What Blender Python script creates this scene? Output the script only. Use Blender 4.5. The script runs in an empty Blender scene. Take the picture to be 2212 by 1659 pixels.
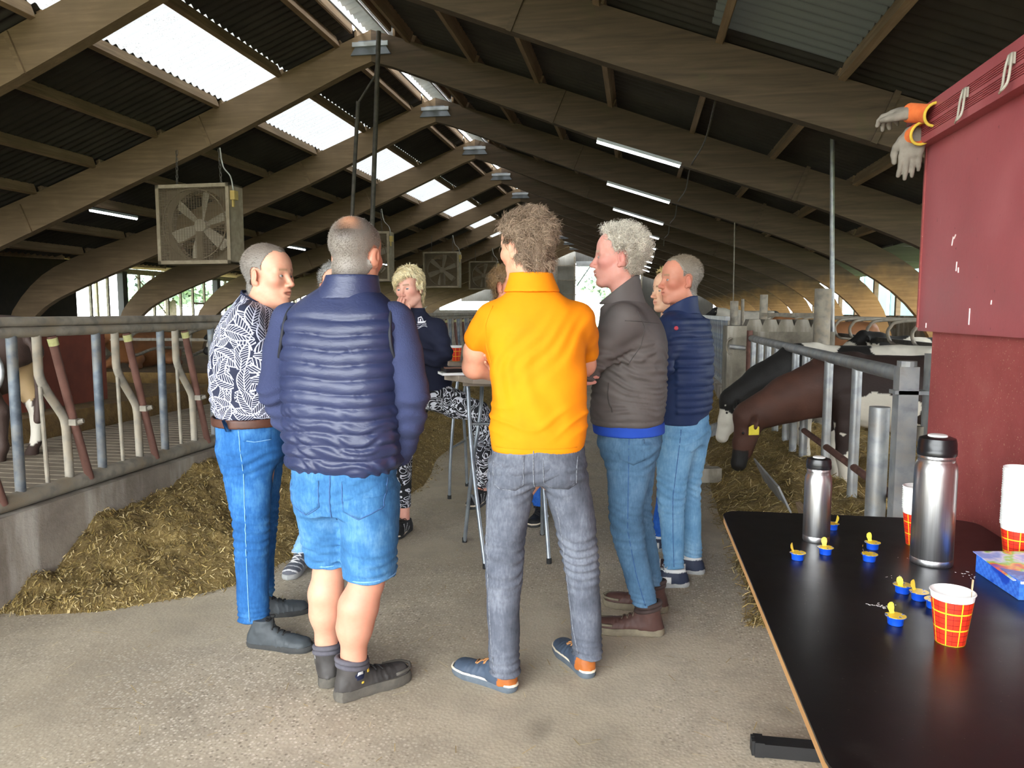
import bpy, math, random
import numpy as np
from mathutils import Vector, Matrix, Euler
from mathutils.bvhtree import BVHTree

random.seed(7)
rng = np.random.default_rng(7)
scene = bpy.context.scene
COL = scene.collection

# ---------------------------------------------------------------- camera
cam_d = bpy.data.cameras.new('camera')
cam = bpy.data.objects.new('camera', cam_d)
COL.objects.link(cam)
cam.location = (0, 0, 1.47)
cam.rotation_euler = Euler((math.radians(90 - 5.4857), 0, math.radians(9.3746)), 'XYZ')
cam_d.sensor_width = 36.0
cam_d.lens = 36.0 * 1640.0 / 2212.0
cam_d.clip_start = 0.05
cam_d.clip_end = 400
scene.camera = cam

# ---------------------------------------------------------------- sky and exposure
world = bpy.data.worlds.new('overcast_sky')
scene.world = world
world.use_nodes = True
wn = world.node_tree.nodes
wn.clear()
w_out = wn.new('ShaderNodeOutputWorld')
w_bg = wn.new('ShaderNodeBackground')
w_bg.inputs['Color'].default_value = (0.93, 0.97, 1.0, 1)
w_bg.inputs['Strength'].default_value = 13.0
world.node_tree.links.new(w_bg.outputs[0], w_out.inputs[0])
scene.view_settings.view_transform = 'Standard'
scene.view_settings.look = 'None'
scene.view_settings.gamma = 1.0
scene.view_settings.use_curve_mapping = False
scene.view_settings.exposure = 0.22
try:
    scene.cycles.use_denoising = True
    scene.cycles.max_bounces = 10
    scene.cycles.diffuse_bounces = 6
    scene.cycles.transparent_max_bounces = 12
    scene.cycles.sample_clamp_indirect = 6.0
except Exception:
    pass

# ---------------------------------------------------------------- helpers: objects
def tag(o, label=None, cat=None, group=None, kind=None):
    if label: o['label'] = label
    if cat: o['category'] = cat
    if group: o['group'] = group
    if kind: o['kind'] = kind
    return o

def empty(name, loc=(0, 0, 0), rz=0.0, label=None, cat=None, group=None, kind=None, parent=None):
    o = bpy.data.objects.new(name, None)
    COL.objects.link(o)
    o.location = loc
    o.rotation_euler = (0, 0, rz)
    o.empty_display_size = 0.1
    if parent is not None: o.parent = parent
    return tag(o, label, cat, group, kind)

def mesh_obj(name, V, F, mat=None, parent=None, smooth=True, loc=None, col=None, uv=None, sharp=None):
    me = bpy.data.meshes.new(name)
    V = np.asarray(V, dtype=np.float64).reshape(-1, 3)
    me.from_pydata(V.tolist() if len(V) < 200 else list(map(tuple, V)), [], F if isinstance(F, list) else F.tolist())
    me.validate(clean_customdata=False)
    if smooth and len(me.polygons):
        me.polygons.foreach_set('use_smooth', np.ones(len(me.polygons), dtype=bool))
    if sharp is not None:
        try: me.set_sharp_from_angle(angle=math.radians(sharp))
        except Exception: pass
    if mat is not None:
        me.materials.append(mat)
    if col is not None:
        a = me.color_attributes.new('Col', 'FLOAT_COLOR', 'POINT')
        c = np.ones((len(V), 4), dtype=np.float32)
        c[:, :3] = col
        a.data.foreach_set('color', c.ravel())
    if uv is not None:
        l = me.uv_layers.new(name='UVMap')
        vi = np.empty(len(me.loops), dtype=np.int32)
        me.loops.foreach_get('vertex_index', vi)
        l.data.foreach_set('uv', np.asarray(uv, dtype=np.float32)[vi].ravel())
    me.update()
    o = bpy.data.objects.new(name, me)
    COL.objects.link(o)
    if parent is not None: o.parent = parent
    if loc is not None: o.location = loc
    return o

def copy_tree(o, parent=None):
    c = o.copy()
    COL.objects.link(c)
    c.parent = parent
    for ch in list(o.children):
        copy_tree(ch, c)
    return c

def share(o, loc, rot=None, parent=None, scale=None):
    c = o.copy()
    COL.objects.link(c)
    c.location = loc
    if rot is not None: c.rotation_euler = rot
    if scale is not None: c.scale = scale
    c.parent = parent if parent is not None else o.parent
    return c

ORD = ['first', 'second', 'third', 'fourth', 'fifth', 'sixth', 'seventh', 'eighth', 'ninth', 'tenth', 'eleventh', 'twelfth', 'thirteenth', 'fourteenth', 'fifteenth', 'sixteenth', 'seventeenth', 'eighteenth', 'nineteenth', 'twentieth', 'twenty-first', 'twenty-second', 'twenty-third', 'twenty-fourth', 'twenty-fifth', 'twenty-sixth']
def rotz(a):
    c, s = math.cos(a), math.sin(a)
    return np.array([[c, -s, 0], [s, c, 0], [0, 0, 1.0]])
def rotx(a):
    c, s = math.cos(a), math.sin(a)
    return np.array([[1.0, 0, 0], [0, c, -s], [0, s, c]])
def roty(a):
    c, s = math.cos(a), math.sin(a)
    return np.array([[c, 0, s], [0, 1.0, 0], [-s, 0, c]])

def catmull(P, n=8):
    P = np.asarray(P, float)
    if len(P) < 3:
        return P
    Q = np.vstack([2 * P[0] - P[1], P, 2 * P[-1] - P[-2]])
    out = []
    for i in range(1, len(Q) - 2):
        p0, p1, p2, p3 = Q[i - 1], Q[i], Q[i + 1], Q[i + 2]
        for t in np.linspace(0, 1, n, endpoint=False):
            out.append(0.5 * (2 * p1 + (p2 - p0) * t + (2 * p0 - 5 * p1 + 4 * p2 - p3) * t * t + (3 * p1 - p0 - 3 * p2 + p3) * t ** 3))
    out.append(P[-1])
    return np.array(out)

class MB:
    def __init__(s):
        s.v = []; s.f = []; s.uv = []
    def add(s, V, F, uv=None):
        n = len(s.v)
        V = np.asarray(V, float)
        s.v.extend(V.tolist())
        s.f.extend([[i + n for i in f] for f in F])
        s.uv.extend(uv.tolist() if uv is not None else [[0, 0]] * len(V))
        return s
    def box(s, c, size, R=None, taper=None):
        hx, hy, hz = [d / 2 for d in size]
        V = np.array([[x, y, z] for z in (-hz, hz) for y in (-hy, hy) for x in (-hx, hx)], float)
        if taper:
            V[4:, 0] *= taper[0]; V[4:, 1] *= taper[1]
        if R is not None: V = V @ np.asarray(R).T
        V += np.asarray(c, float)
        F = [[0, 2, 3, 1], [4, 5, 7, 6], [0, 1, 5, 4], [2, 6, 7, 3], [0, 4, 6, 2], [1, 3, 7, 5]]
        return s.add(V, F)
    def beam(s, a, b, w, h, up=(0, 0, 1)):
        a = np.asarray(a, float); b = np.asarray(b, float)
        d = b - a; L = np.linalg.norm(d); d = d / L
        u = np.asarray(up, float); sd = np.cross(d, u); sd /= np.linalg.norm(sd); u = np.cross(sd, d)
        R = np.array([sd, d, u]).T
        return s.box((a + b) / 2, (w, L, h), R)
    def tube(s, P, r, n=10, caps=True, closed=False):
        P = np.asarray(P, float)
        m = len(P)
        rr = np.full(m, r, float) if np.isscalar(r) else np.asarray(r, float)
        T = np.gradient(P, axis=0)
        if closed: T = np.roll(P, -1, 0) - np.roll(P, 1, 0)
        T /= (np.linalg.norm(T, axis=1, keepdims=True) + 1e-12)
        ref = np.array([0, 0, 1.0]) if abs(T[0][2]) < 0.9 else np.array([1.0, 0, 0])
        N = np.cross(T[0], ref); N /= np.linalg.norm(N)
        ang = np.linspace(0, 2 * np.pi, n, endpoint=False)
        V = []
        for i in range(m):
            N = N - T[i] * (N @ T[i]); N /= np.linalg.norm(N)
            B = np.cross(T[i], N)
            V.append(P[i] + rr[i] * (np.cos(ang)[:, None] * N + np.sin(ang)[:, None] * B))
        V = np.vstack(V)
        F = []
        for i in range(m if closed else m - 1):
            k = (i + 1) % m
            for j in range(n):
                F.append([i * n + j, i * n + (j + 1) % n, k * n + (j + 1) % n, k * n + j])
        if caps and not closed:
            F.append(list(range(n))[::-1]); F.append([(m - 1) * n + j for j in range(n)])
        return s.add(V, F)
    def prism(s, poly, z0, z1, R=None, c=(0, 0, 0)):
        poly = np.asarray(poly, float); n = len(poly)
        V = np.vstack([np.c_[poly, np.full(n, z0)], np.c_[poly, np.full(n, z1)]])
        if R is not None: V = V @ np.asarray(R).T
        V = V + np.asarray(c, float)
        F = [list(range(n))[::-1], [n + i for i in range(n)]] + [[i, (i + 1) % n, n + (i + 1) % n, n + i] for i in range(n)]
        return s.add(V, F)
    def lathe(s, prof, n=32, c=(0, 0, 0), caps=True):
        prof = np.asarray(prof, float); m = len(prof)
        ang = np.linspace(0, 2 * np.pi, n + 1)
        V = []; U = []
        for i, (r, z) in enumerate(prof):
            V.append(np.c_[r * np.cos(ang), r * np.sin(ang), np.full(n + 1, z)])
            U.append(np.c_[ang / (2 * np.pi), np.full(n + 1, z)])
        V = np.vstack(V) + np.asarray(c, float); U = np.vstack(U)
        F = []
        for i in range(m - 1):
            for j in range(n):
                F.append([i * (n + 1) + j, i * (n + 1) + j + 1, (i + 1) * (n + 1) + j + 1, (i + 1) * (n + 1) + j])
        if caps:
            if prof[0][0] > 1e-6: F.append([j for j in range(n)][::-1])
            if prof[-1][0] > 1e-6: F.append([(m - 1) * (n + 1) + j for j in range(n)])
        return s.add(V, F, U)
    def build(s, name, mat=None, parent=None, smooth=False, loc=None, sharp=None, uv=False):
        return mesh_obj(name, np.array(s.v), s.f, mat, parent, smooth, loc, None, np.array(s.uv) if uv else None, sharp)

# ---------------------------------------------------------------- helpers: materials
def lin(h):
    if not isinstance(h, str):
        return (h[0], h[1], h[2], 1.0)
    h = h.lstrip('#')
    c = [int(h[i:i + 2], 16) / 255 for i in (0, 2, 4)]
    c = [x / 12.92 if x <= 0.04045 else ((x + 0.055) / 1.055) ** 2.4 for x in c]
    return (c[0], c[1], c[2], 1.0)

class NT:
    def __init__(s, name):
        s.m = bpy.data.materials.new(name); s.m.use_nodes = True
        s.t = s.m.node_tree; s.n = s.t.nodes
        s.b = s.n['Principled BSDF']; s.out = s.n['Material Output']
        s._tc = None
    def new(s, typ, **kw):
        n = s.n.new(typ)
        for k, v in kw.items():
            setattr(n, k, v)
        return n
    def link(s, a, b): s.t.links.new(a, b)
    def tc(s, kind='Object'):
        if s._tc is None: s._tc = s.new('ShaderNodeTexCoord')
        return s._tc.outputs[kind]
    def mapped(s, scale=(1, 1, 1), kind='Object', rot=(0, 0, 0), loc=(0, 0, 0)):
        m = s.new('ShaderNodeMapping')
        m.inputs['Scale'].default_value = scale; m.inputs['Rotation'].default_value = rot; m.inputs['Location'].default_value = loc
        s.link(s.tc(kind), m.inputs['Vector'])
        return m.outputs[0]
    def noise(s, scale=5, detail=4, rough=0.55, vec=None, dist=0.0, out='Fac'):
        n = s.new('ShaderNodeTexNoise')
        n.inputs['Scale'].default_value = scale; n.inputs['Detail'].default_value = detail
        n.inputs['Roughness'].default_value = rough; n.inputs['Distortion'].default_value = dist
        s.link(vec if vec is not None else s.tc(), n.inputs['Vector'])
        return n.outputs[out]
    def voro(s, scale=5, feature='F1', out='Distance', vec=None, rnd=1.0):
        n = s.new('ShaderNodeTexVoronoi', feature=feature)
        n.inputs['Scale'].default_value = scale; n.inputs['Randomness'].default_value = rnd
        s.link(vec if vec is not None else s.tc(), n.inputs['Vector'])
        return n.outputs[out]
    def wave(s, scale=5, vec=None, dist=0, detail=2, direction='X', profile='SIN'):
        n = s.new('ShaderNodeTexWave', bands_direction=direction, wave_profile=profile)
        n.inputs['Scale'].default_value = scale; n.inputs['Distortion'].default_value = dist; n.inputs['Detail'].default_value = detail
        s.link(vec if vec is not None else s.tc(), n.inputs['Vector'])
        return n.outputs['Fac']
    def ramp(s, fac, stops, interp='LINEAR'):
        r = s.new('ShaderNodeValToRGB'); r.color_ramp.interpolation = interp
        e = r.color_ramp.elements
        while len(e) < len(stops): e.new(0.5)
        for i, (p, c) in enumerate(stops):
            e[i].position = p
            e[i].color = (c, c, c, 1) if isinstance(c, (int, float)) else lin(c)
        s.link(fac, r.inputs['Fac'])
        return r.outputs['Color']
    def mix(s, fac, a, b, blend='MIX'):
        n = s.new('ShaderNodeMix', data_type='RGBA', blend_type=blend)
        if isinstance(fac, (int, float)): n.inputs[0].default_value = fac
        else: s.link(fac, n.inputs[0])
        for i, x in ((6, a), (7, b)):
            if isinstance(x, (str, tuple, list)): n.inputs[i].default_value = lin(x)
            else: s.link(x, n.inputs[i])
        return n.outputs[2]
    def math(s, op, a, b=None, c=None, clamp=False):
        n = s.new('ShaderNodeMath', operation=op, use_clamp=clamp)
        for i, x in enumerate((a, b, c)):
            if x is None: continue
            if isinstance(x, (int, float)): n.inputs[i].default_value = x
            else: s.link(x, n.inputs[i])
        return n.outputs[0]
    def sep(s, vec):
        n = s.new('ShaderNodeSeparateXYZ'); s.link(vec, n.inputs[0])
        return n.outputs
    def comb(s, x=0, y=0, z=0):
        n = s.new('ShaderNodeCombineXYZ')
        for i, a in enumerate((x, y, z)):
            if isinstance(a, (int, float)): n.inputs[i].default_value = a
            else: s.link(a, n.inputs[i])
        return n.outputs[0]
    def color(s, c):
        if isinstance(c, (str, tuple, list)): s.b.inputs['Base Color'].default_value = lin(c)
        else: s.link(c, s.b.inputs['Base Color'])
        return s
    def rough(s, r):
        if isinstance(r, (int, float)): s.b.inputs['Roughness'].default_value = r
        else: s.link(r, s.b.inputs['Roughness'])
        return s
    def set(s, **kw):
        for k, v in kw.items(): s.b.inputs[k.replace('_', ' ')].default_value = v
        return s
    def bump(s, h, strength=0.3, dist=0.01):
        b = s.new('ShaderNodeBump'); b.inputs['Strength'].default_value = strength; b.inputs['Distance'].default_value = dist
        s.link(h, b.inputs['Height']); s.link(b.outputs[0], s.b.inputs['Normal'])
        return s
    def attr(s, name='Col'):
        a = s.new('ShaderNodeAttribute'); a.attribute_name = name
        return a.outputs['Color']

def simple(name, c1, c2=None, scale=8, rough=0.7, bump=0.0, bscale=None, metal=0.0, stretch=(1, 1, 1), detail=5, spec=0.5, dist=0.004):
    t = NT(name)
    v = t.mapped(stretch)
    if c2 is None: t.color(c1)
    else: t.color(t.ramp(t.noise(scale, detail, 0.6, v), [(0.3, c1), (0.7, c2)]))
    t.rough(rough).set(Metallic=metal)
    t.b.inputs['Specular IOR Level'].default_value = spec
    if bump: t.bump(t.noise(bscale or scale * 4, 4, 0.6, v), bump, dist)
    return t.m
# ================================================================ MATERIALS OF THE SETTING
def m_floor():
    t = NT('brushed_concrete')
    big = t.noise(0.55, 5, 0.6)
    mid = t.noise(3.5, 6, 0.65)
    base = t.ramp(big, [(0.32, '#9c8f7a'), (0.5, '#b0a48e'), (0.68, '#beb29d')])
    base = t.mix(t.ramp(mid, [(0.3, 0.6), (0.55, 0.0)]), base, '#8d8373')
    cells = t.voro(75, 'F1', 'Color')
    dist = t.voro(75, 'F1', 'Distance')
    wear = t.ramp(t.noise(0.9, 3, 0.5, t.mapped((1, 1, 1), loc=(3, 1, 0))), [(0.36, 0.08), (0.6, 1.0)])
    stone = t.mix(0.25, t.ramp(t.sep(cells)[0], [(0.0, '#6b6253'), (0.35, '#a99d89'), (1.0, '#dcd2c0')]), base)
    peb = t.math('MULTIPLY', t.ramp(dist, [(0.35, 1.0), (0.5, 0.0)]), wear)
    c = t.mix(peb, base, stone)
    spl = t.ramp(t.noise(2.3, 2, 0.4, t.mapped((1, 0.55, 1), loc=(8, 2, 0))), [(0.68, 0.0), (0.76, 0.5)])
    c = t.mix(spl, c, '#564e43')
    t.color(c).rough(t.ramp(mid, [(0.3, 0.62), (0.7, 0.9)]))
    h = t.math('ADD', t.math('MULTIPLY', dist, 0.6), t.math('MULTIPLY', t.noise(30, 5, 0.7), 0.8))
    t.bump(h, 0.26, 0.006)
    return t.m
M_floor = m_floor()

def m_wood(name, c1, c2, c3, along='y', rough=0.82):
    t = NT(name)
    sc = {'x': (0.6, 9, 9), 'y': (9, 0.6, 9), 'z': (9, 9, 0.6)}[along]
    n = t.noise(1.6, 6, 0.65, t.mapped(sc), 0.6)
    d = t.noise(0.9, 4, 0.6)
    c = t.ramp(n, [(0.3, c1), (0.52, c2), (0.72, c3)])
    c = t.mix(t.ramp(d, [(0.4, 0.55), (0.62, 0.0)]), c, c1)
    t.color(c).rough(rough)
    t.bump(n, 0.25, 0.006)
    return t.m
M_glulam = m_wood('dusty_glulam', '#6d5a43', '#806a50', '#91795d', 'x')
def m_grimy_lit_knees():
    t = NT('grimy_glulam_lit_knees')
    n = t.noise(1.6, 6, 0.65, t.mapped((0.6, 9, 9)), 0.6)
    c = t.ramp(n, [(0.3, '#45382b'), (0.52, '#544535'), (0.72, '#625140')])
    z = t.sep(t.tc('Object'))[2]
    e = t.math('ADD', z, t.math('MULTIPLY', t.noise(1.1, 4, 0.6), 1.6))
    knee_light = t.ramp(t.math('MULTIPLY', e, 0.25), [(0.62, 1.0), (0.80, 0.0)])  # warm light on the frame knees, painted in as tan towards the floor
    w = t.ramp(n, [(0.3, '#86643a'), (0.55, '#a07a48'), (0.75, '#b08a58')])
    c = t.mix(knee_light, c, w)
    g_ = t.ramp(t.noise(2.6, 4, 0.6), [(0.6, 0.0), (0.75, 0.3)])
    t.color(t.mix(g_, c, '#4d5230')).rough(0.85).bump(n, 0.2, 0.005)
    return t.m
M_glulam_r = m_grimy_lit_knees()
M_purlin = m_wood('purlin_timber', '#75614a', '#967d60', '#aa9276', 'y')

def m_roof():
    t = NT('fibre_cement_sheet')
    n = t.noise(1.2, 5, 0.6)
    t.color(t.ramp(n, [(0.3, '#34302c'), (0.7, '#47423c')])).rough(0.95)
    return t.m
M_roof = m_roof()

def m_skylight(name, c, trans, dirt):
    t = NT(name)
    sp = t.noise(55, 5, 0.75)
    bigd = t.noise(2.2, 5, 0.6)
    dirtm = t.math('MULTIPLY', t.ramp(sp, [(0.56, 0.0), (0.68, 1.0)]), t.ramp(bigd, [(0.4, 0.1), (0.65, dirt)]))
    col = t.mix(dirtm, c, '#6d6860')
    tr = t.new('ShaderNodeBsdfTranslucent')
    t.link(col, tr.inputs['Color'])
    mx = t.new('ShaderNodeMixShader')
    mx.inputs[0].default_value = trans
    t.color(col).rough(0.6)
    t.link(t.b.outputs[0], mx.inputs[1]); t.link(tr.outputs[0], mx.inputs[2])
    t.link(mx.outputs[0], t.out.inputs['Surface'])
    return t.m
M_sky = m_skylight('translucent_roof_sheet', '#f4f6f8', 0.075, 1.0)
M_skyd = m_skylight('mossy_translucent_sheet', '#5f625c', 0.012, 0.9)

def m_galv(name='galvanised_steel', c1='#8d9092', c2='#b3b5b4', dirt='#7a6a52', amt=0.55, rough=0.5, metal=0.55):
    t = NT(name)
    n = t.noise(7, 5, 0.6)
    c = t.ramp(t.noise(14, 3, 0.5), [(0.35, c1), (0.65, c2)])
    c = t.mix(t.ramp(n, [(0.45, 0.0), (0.7, amt)]), c, dirt)
    t.color(c).rough(rough).set(Metallic=metal)
    t.bump(t.noise(60, 3, 0.6), 0.12, 0.003)
    return t.m
M_galv = m_galv()
M_galvd = m_galv('dusty_steel', '#7d776c', '#9f988a', '#85745a', 0.7, 0.75, 0.2)
M_rust = m_galv('rusty_brown_steel', '#5c3d33', '#7a5448', '#49322a', 0.8, 0.8, 0.1)
M_blue_galv = m_galv('blue_grey_steel', '#4a525b', '#6f7880', '#756b58', 0.85, 0.6, 0.3)
M_pipe = m_galv('dark_pipe_steel', '#403c37', '#57524a', '#4b4238', 0.5, 0.7, 0.3)
M_ridge = simple('ridge_white_sheet', '#c9cdd0', '#a9aeb2', 3, 0.6)
M_ridged = simple('ridge_grey_bracket', '#5c6068', '#787d84', 3, 0.5, metal=0.2)
M_black = simple('black_steel', '#151515', '#202020', 10, 0.5)

def m_concrete(name, c1, c2, c3, sc=2.0):
    t = NT(name)
    n = t.noise(sc, 6, 0.65)
    c = t.ramp(n, [(0.3, c1), (0.5, c2), (0.7, c3)])
    st = t.ramp(t.noise(1.4, 4, 0.6, t.mapped((3, 3, 0.5))), [(0.5, 0.0), (0.7, 0.5)])
    c = t.mix(st, c, '#cfcabf')
    t.color(c).rough(0.92)
    t.bump(t.noise(24, 5, 0.7), 0.5, 0.01)
    return t.m
M_kerb = m_concrete('stained_kerb_concrete', '#5d5445', '#80766a', '#968c7e')
M_block = m_concrete('grey_block_concrete', '#5d574b', '#777062', '#8a8373', 3)
M_slat = simple('slatted_floor_concrete', '#6d6152', '#8c7f6c', 4, 0.85, 0.4, 30)
M_dung = simple('brown_bedding', '#5b4526', '#806538', 7, 0.95, 0.6, 40, dist=0.02)
M_redpanel = simple('red_brown_board', '#5f2a1c', '#7a3a26', 3, 0.7, 0.2, 20)
M_darkwall = simple('dark_timber_wall', '#1f1c18', '#2c2822', 3, 0.95)

# ================================================================ FLOOR AND GROUND
def flat(name, x0, x1, y0, y1, z, mat, kind='structure', thick=0.2, parent=None):
    o = MB().box(((x0 + x1) / 2, (y0 + y1) / 2, z - thick / 2), (x1 - x0, y1 - y0, thick)).build(name, mat, parent)
    tag(o, kind=kind)
    return o
flat('floor', -3.05, 1.5, -8, 56, 0.0, M_floor)
flat('floor_left', -16.2, -3.05, -8, 54, 0.02, M_slat)
flat('floor_right', 1.5, 7.2, -8, 54, -0.05, M_slat)
M_out = simple('outdoor_grass', '#55663c', '#7a8752', 2, 0.95)
flat('ground_outside', -160, 160, -60, 260, -0.15, M_out, thick=0.3)

# slatted floor behind the left feed fence: slats laid one by one
fl = empty('slatted_floor', kind='structure')
sl = MB().box((0, 0, 0), (3.0, 0.128, 0.08)).build('slat', M_slat, fl)
ys = np.arange(3.05, 11.6, 0.15)
sl.location = (-4.72, ys[0], 0.07)
for y in ys[1:]:
    share(sl, (-4.72 + random.uniform(-.01, .01), y, 0.07), (0, 0, random.uniform(-.004, .004)))

# ================================================================ PORTAL FRAMES
XR, ZR = -4.35, 5.80
FY = [12.36 + 4.0 * k for k in range(-4, 11)]
L_low = [(-4.35, 5.52), (-4.64, 5.42), (-7.07, 4.36), (-8.68, 3.72), (-10.56, 2.98), (-11.6, 2.58), (-12.5, 2.25), (-13.2, 1.98), (-13.85, 1.7), (-14.35, 1.36), (-14.65, .9), (-14.85, .4), (-15.0, -.05)]
L_up = [(-4.35, 6.02), (-4.87, 5.82), (-7.05, 4.95), (-9.53, 3.99), (-11.5, 3.29), (-12.9, 2.85), (-13.8, 2.5), (-14.4, 2.1), (-14.95, 1.5), (-15.2, 0.9), (-15.32, .4), (-15.4, -.05)]
R_low = [(-4.35, 5.52), (-4.0, 5.42), (-1.34, 4.42), (0.0, 3.93), (2.25, 3.17), (3.0, 2.9), (4.0, 2.48), (4.6, 2.15), (5.1, 1.78), (5.5, 1.35), (5.75, .9), (5.95, .4), (6.1, -.05)]
R_up = [(-4.35, 6.02), (-3.8, 5.84), (-1.34, 4.98), (0.6, 4.28), (2.25, 3.70), (3.8, 3.15), (4.7, 2.75), (5.4, 2.3), (5.95, 1.7), (6.25, .9), (6.4, .4), (6.5, -.05)]

def resamp(P, n):
    P = np.asarray(P, float)
    d = np.r_[0, np.cumsum(np.linalg.norm(np.diff(P, axis=0), axis=1))]
    t = np.linspace(0, d[-1], n)
    return np.c_[np.interp(t, d, P[:, 0]), np.interp(t, d, P[:, 1])]
def frame_mesh(low, up, n=34, th=0.17):
    a = resamp(catmull(low, 6), n); b = resamp(catmull(up, 6), n)
    V = []
    for y in (-th / 2, th / 2):
        for P in (a, b):
            V.append(np.c_[P[:, 0], np.full(n, y), P[:, 1]])
    V = np.vstack(V)
    A0, B0, A1, B1 = 0, n, 2 * n, 3 * n
    F = []
    for i in range(n - 1):
        F += [[A0 + i, A0 + i + 1, B0 + i + 1, B0 + i], [A1 + i, B1 + i, B1 + i + 1, A1 + i + 1], [A0 + i, A1 + i, A1 + i + 1, A0 + i + 1], [B0 + i, B0 + i + 1, B1 + i + 1, B1 + i]]
    F += [[A0, B0, B1, A1], [A0 + n - 1, A1 + n - 1, B1 + n - 1, B0 + n - 1]]
    return V, F
def gusset(side):
    m = MB()
    # steel-edged plywood plate at the haunch below the skylight, and a splice strip
    lowp = np.array(L_low if side < 0 else R_low)
    for xx in ((-7.35, -10.9) if side < 0 else (-1.3, 2.4)):
        z0 = np.interp(xx, lowp[::-1, 0] if side < 0 else lowp[:, 0], lowp[::-1, 1] if side < 0 else lowp[:, 1])
        m.box((xx, -0.1, z0 + 0.27), (0.06, 0.035, 0.54), roty(0.4 * (-1 if side < 0 else 1)))
    return m
fr0 = None
for k, y in enumerate(FY):
    if fr0 is None:
        f = empty('portal_beam', (0, y, 0), kind='structure')
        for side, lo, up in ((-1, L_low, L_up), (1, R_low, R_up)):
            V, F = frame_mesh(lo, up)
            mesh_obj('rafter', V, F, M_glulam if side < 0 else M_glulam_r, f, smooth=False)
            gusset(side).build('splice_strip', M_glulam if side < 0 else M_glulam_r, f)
        p = MB()
        p.prism([(-0.34, 0), (0.34, 0), (0.2, 0.22), (-0.2, 0.22)], -0.12, 0.12, rotx(math.pi / 2), (XR, 0, 5.62))
        p.build('ridge_plate', M_ridged, f)
        MB().box((XR, -0.135, 5.78), (0.6, 0.03, 0.07)).box((XR, 0.135, 5.78), (0.6, 0.03, 0.07)).build('ridge_strip', M_ridge, f)
        fr0 = f
    else:
        f = copy_tree(fr0)
        f.location = (0, y, 0)
    f['label'] = 'curved laminated timber portal frame spanning the barn roof'
    f['group'] = 'portal frames of the barn'

# ================================================================ ROOF
def roof_z(x):
    if x < XR: return np.interp(x, [-16, -12.9, -11.5, -9.53, -7.05, -4.87, -4.35], [1.9, 2.85, 3.29, 3.99, 4.95, 5.82, 6.02])
    return np.interp(x, [-4.35, -3.8, -1.34, .6, 2.25, 3.8, 7.5], [6.02, 5.84, 4.98, 4.28, 3.70, 3.15, 1.8])
def corr(x0, x1, y0, y1, nx=3, lift=0.0, per=8):
    W = 0.177
    ny = int(round((y1 - y0) / W * per))
    yy = np.linspace(y0, y1, ny + 1)
    xx = np.linspace(x0, x1, nx + 1)
    zz = np.array([roof_z(x) for x in xx]) + 0.17 + lift
    wz = 0.026 * np.sin(2 * np.pi * yy / W)
    V = np.array([[x, y, z + w] for x, z in zip(xx, zz) for y, w in zip(yy, wz)])
    n = ny + 1
    F = [[i * n + j, i * n + j + 1, (i + 1) * n + j + 1, (i + 1) * n + j] for i in range(nx) for j in range(ny)]
    return V, F
roofL = empty('ceiling_left', kind='structure')
roofR = empty('ceiling_right', kind='structure')
SK0, SK1 = -7.12, -5.98
for k in range(len(FY) - 1):
    y0, y1 = FY[k], FY[k + 1]
    per = 8 if y0 < 30 else 5
    V, F = corr(-5.98, XR - 0.32, y0, y1, 1, per=per); mesh_obj('roof_sheet', V, F, M_roof, roofL)
    V, F = corr(-13.7, SK0, y0, y1, 6, per=per); mesh_obj('roof_sheet', V, F, M_roof, roofL)
    V, F = corr(SK0 - 0.02, SK1 + 0.02, y0, y1, 1, per=per); mesh_obj('skylight_sheet', V, F, M_sky, roofL)
    segs = [(XR + 0.32, 5.2, M_roof)] if k != 2 else [(XR + 0.32, 0.7, M_roof), (0.7, 2.0, M_skyd), (2.0, 5.2, M_roof)]
    for a, b, mm in segs:
        V, F = corr(a, b, y0, y1, 8 if b - a > 2 else 2, per=per)
        mesh_obj('roof_sheet' if mm is M_roof else 'skylight_sheet', V, F, mm, roofR)
# raised ridge cap: open slots on both sides let daylight in
rc = empty('ceiling_ridge', kind='structure')
for k in range(len(FY) - 1):
    y0, y1 = FY[k], FY[k + 1]
    for sx in (-1, 1):
        MB().beam((XR + sx * 0.33, y0 + .1, 6.05), (XR + sx * 0.33, y1 - .1, 6.05), 0.04, 0.17).build('ridge_board', M_purlin, rc)
        W = 0.177; ny = int((y1 - y0) / W * 5); yy = np.linspace(y0, y1, ny + 1)
        V = np.array([[XR + sx * a, y, z + 0.02 * math.sin(2 * math.pi * y / W)] for a, z in ((0.0, 6.34), (0.30, 6.24)) for y in yy])
        n = ny + 1
        mesh_obj('ridge_cap', V, [[j, j + 1, n + j + 1, n + j] for j in range(ny)], M_ridge, rc)
        MB().beam((XR + sx * 0.2, y0, 6.02), (XR + sx * 0.2, y1, 6.02), 0.035, 0.012).build('ridge_flashing', M_ridge, rc)
# purlins
for side, xs, par in ((-1, [-4.95, -5.98, -7.12, -8.28, -9.5, -10.7, -11.9, -13.0], roofL), (1, [-3.7, -2.65, -1.6, -0.45, 0.8, 2.0, 3.2, 4.3], roofR)):
    for x in xs:
        z = roof_z(x) + 0.06
        sl_ = (roof_z(x + .1) - roof_z(x - .1)) / .2
        p0 = None
        for k in range(len(FY) - 1):
            if p0 is None:
                p0 = MB().box((0, 0, 0), (0.075, 3.84, 0.18), roty(-math.atan(sl_))).build('purlin', M_purlin, par)
                p0.location = (x, (FY[0] + FY[1]) / 2, z)
            else:
                share(p0, (x, (FY[k] + FY[k + 1]) / 2, z))

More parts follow.
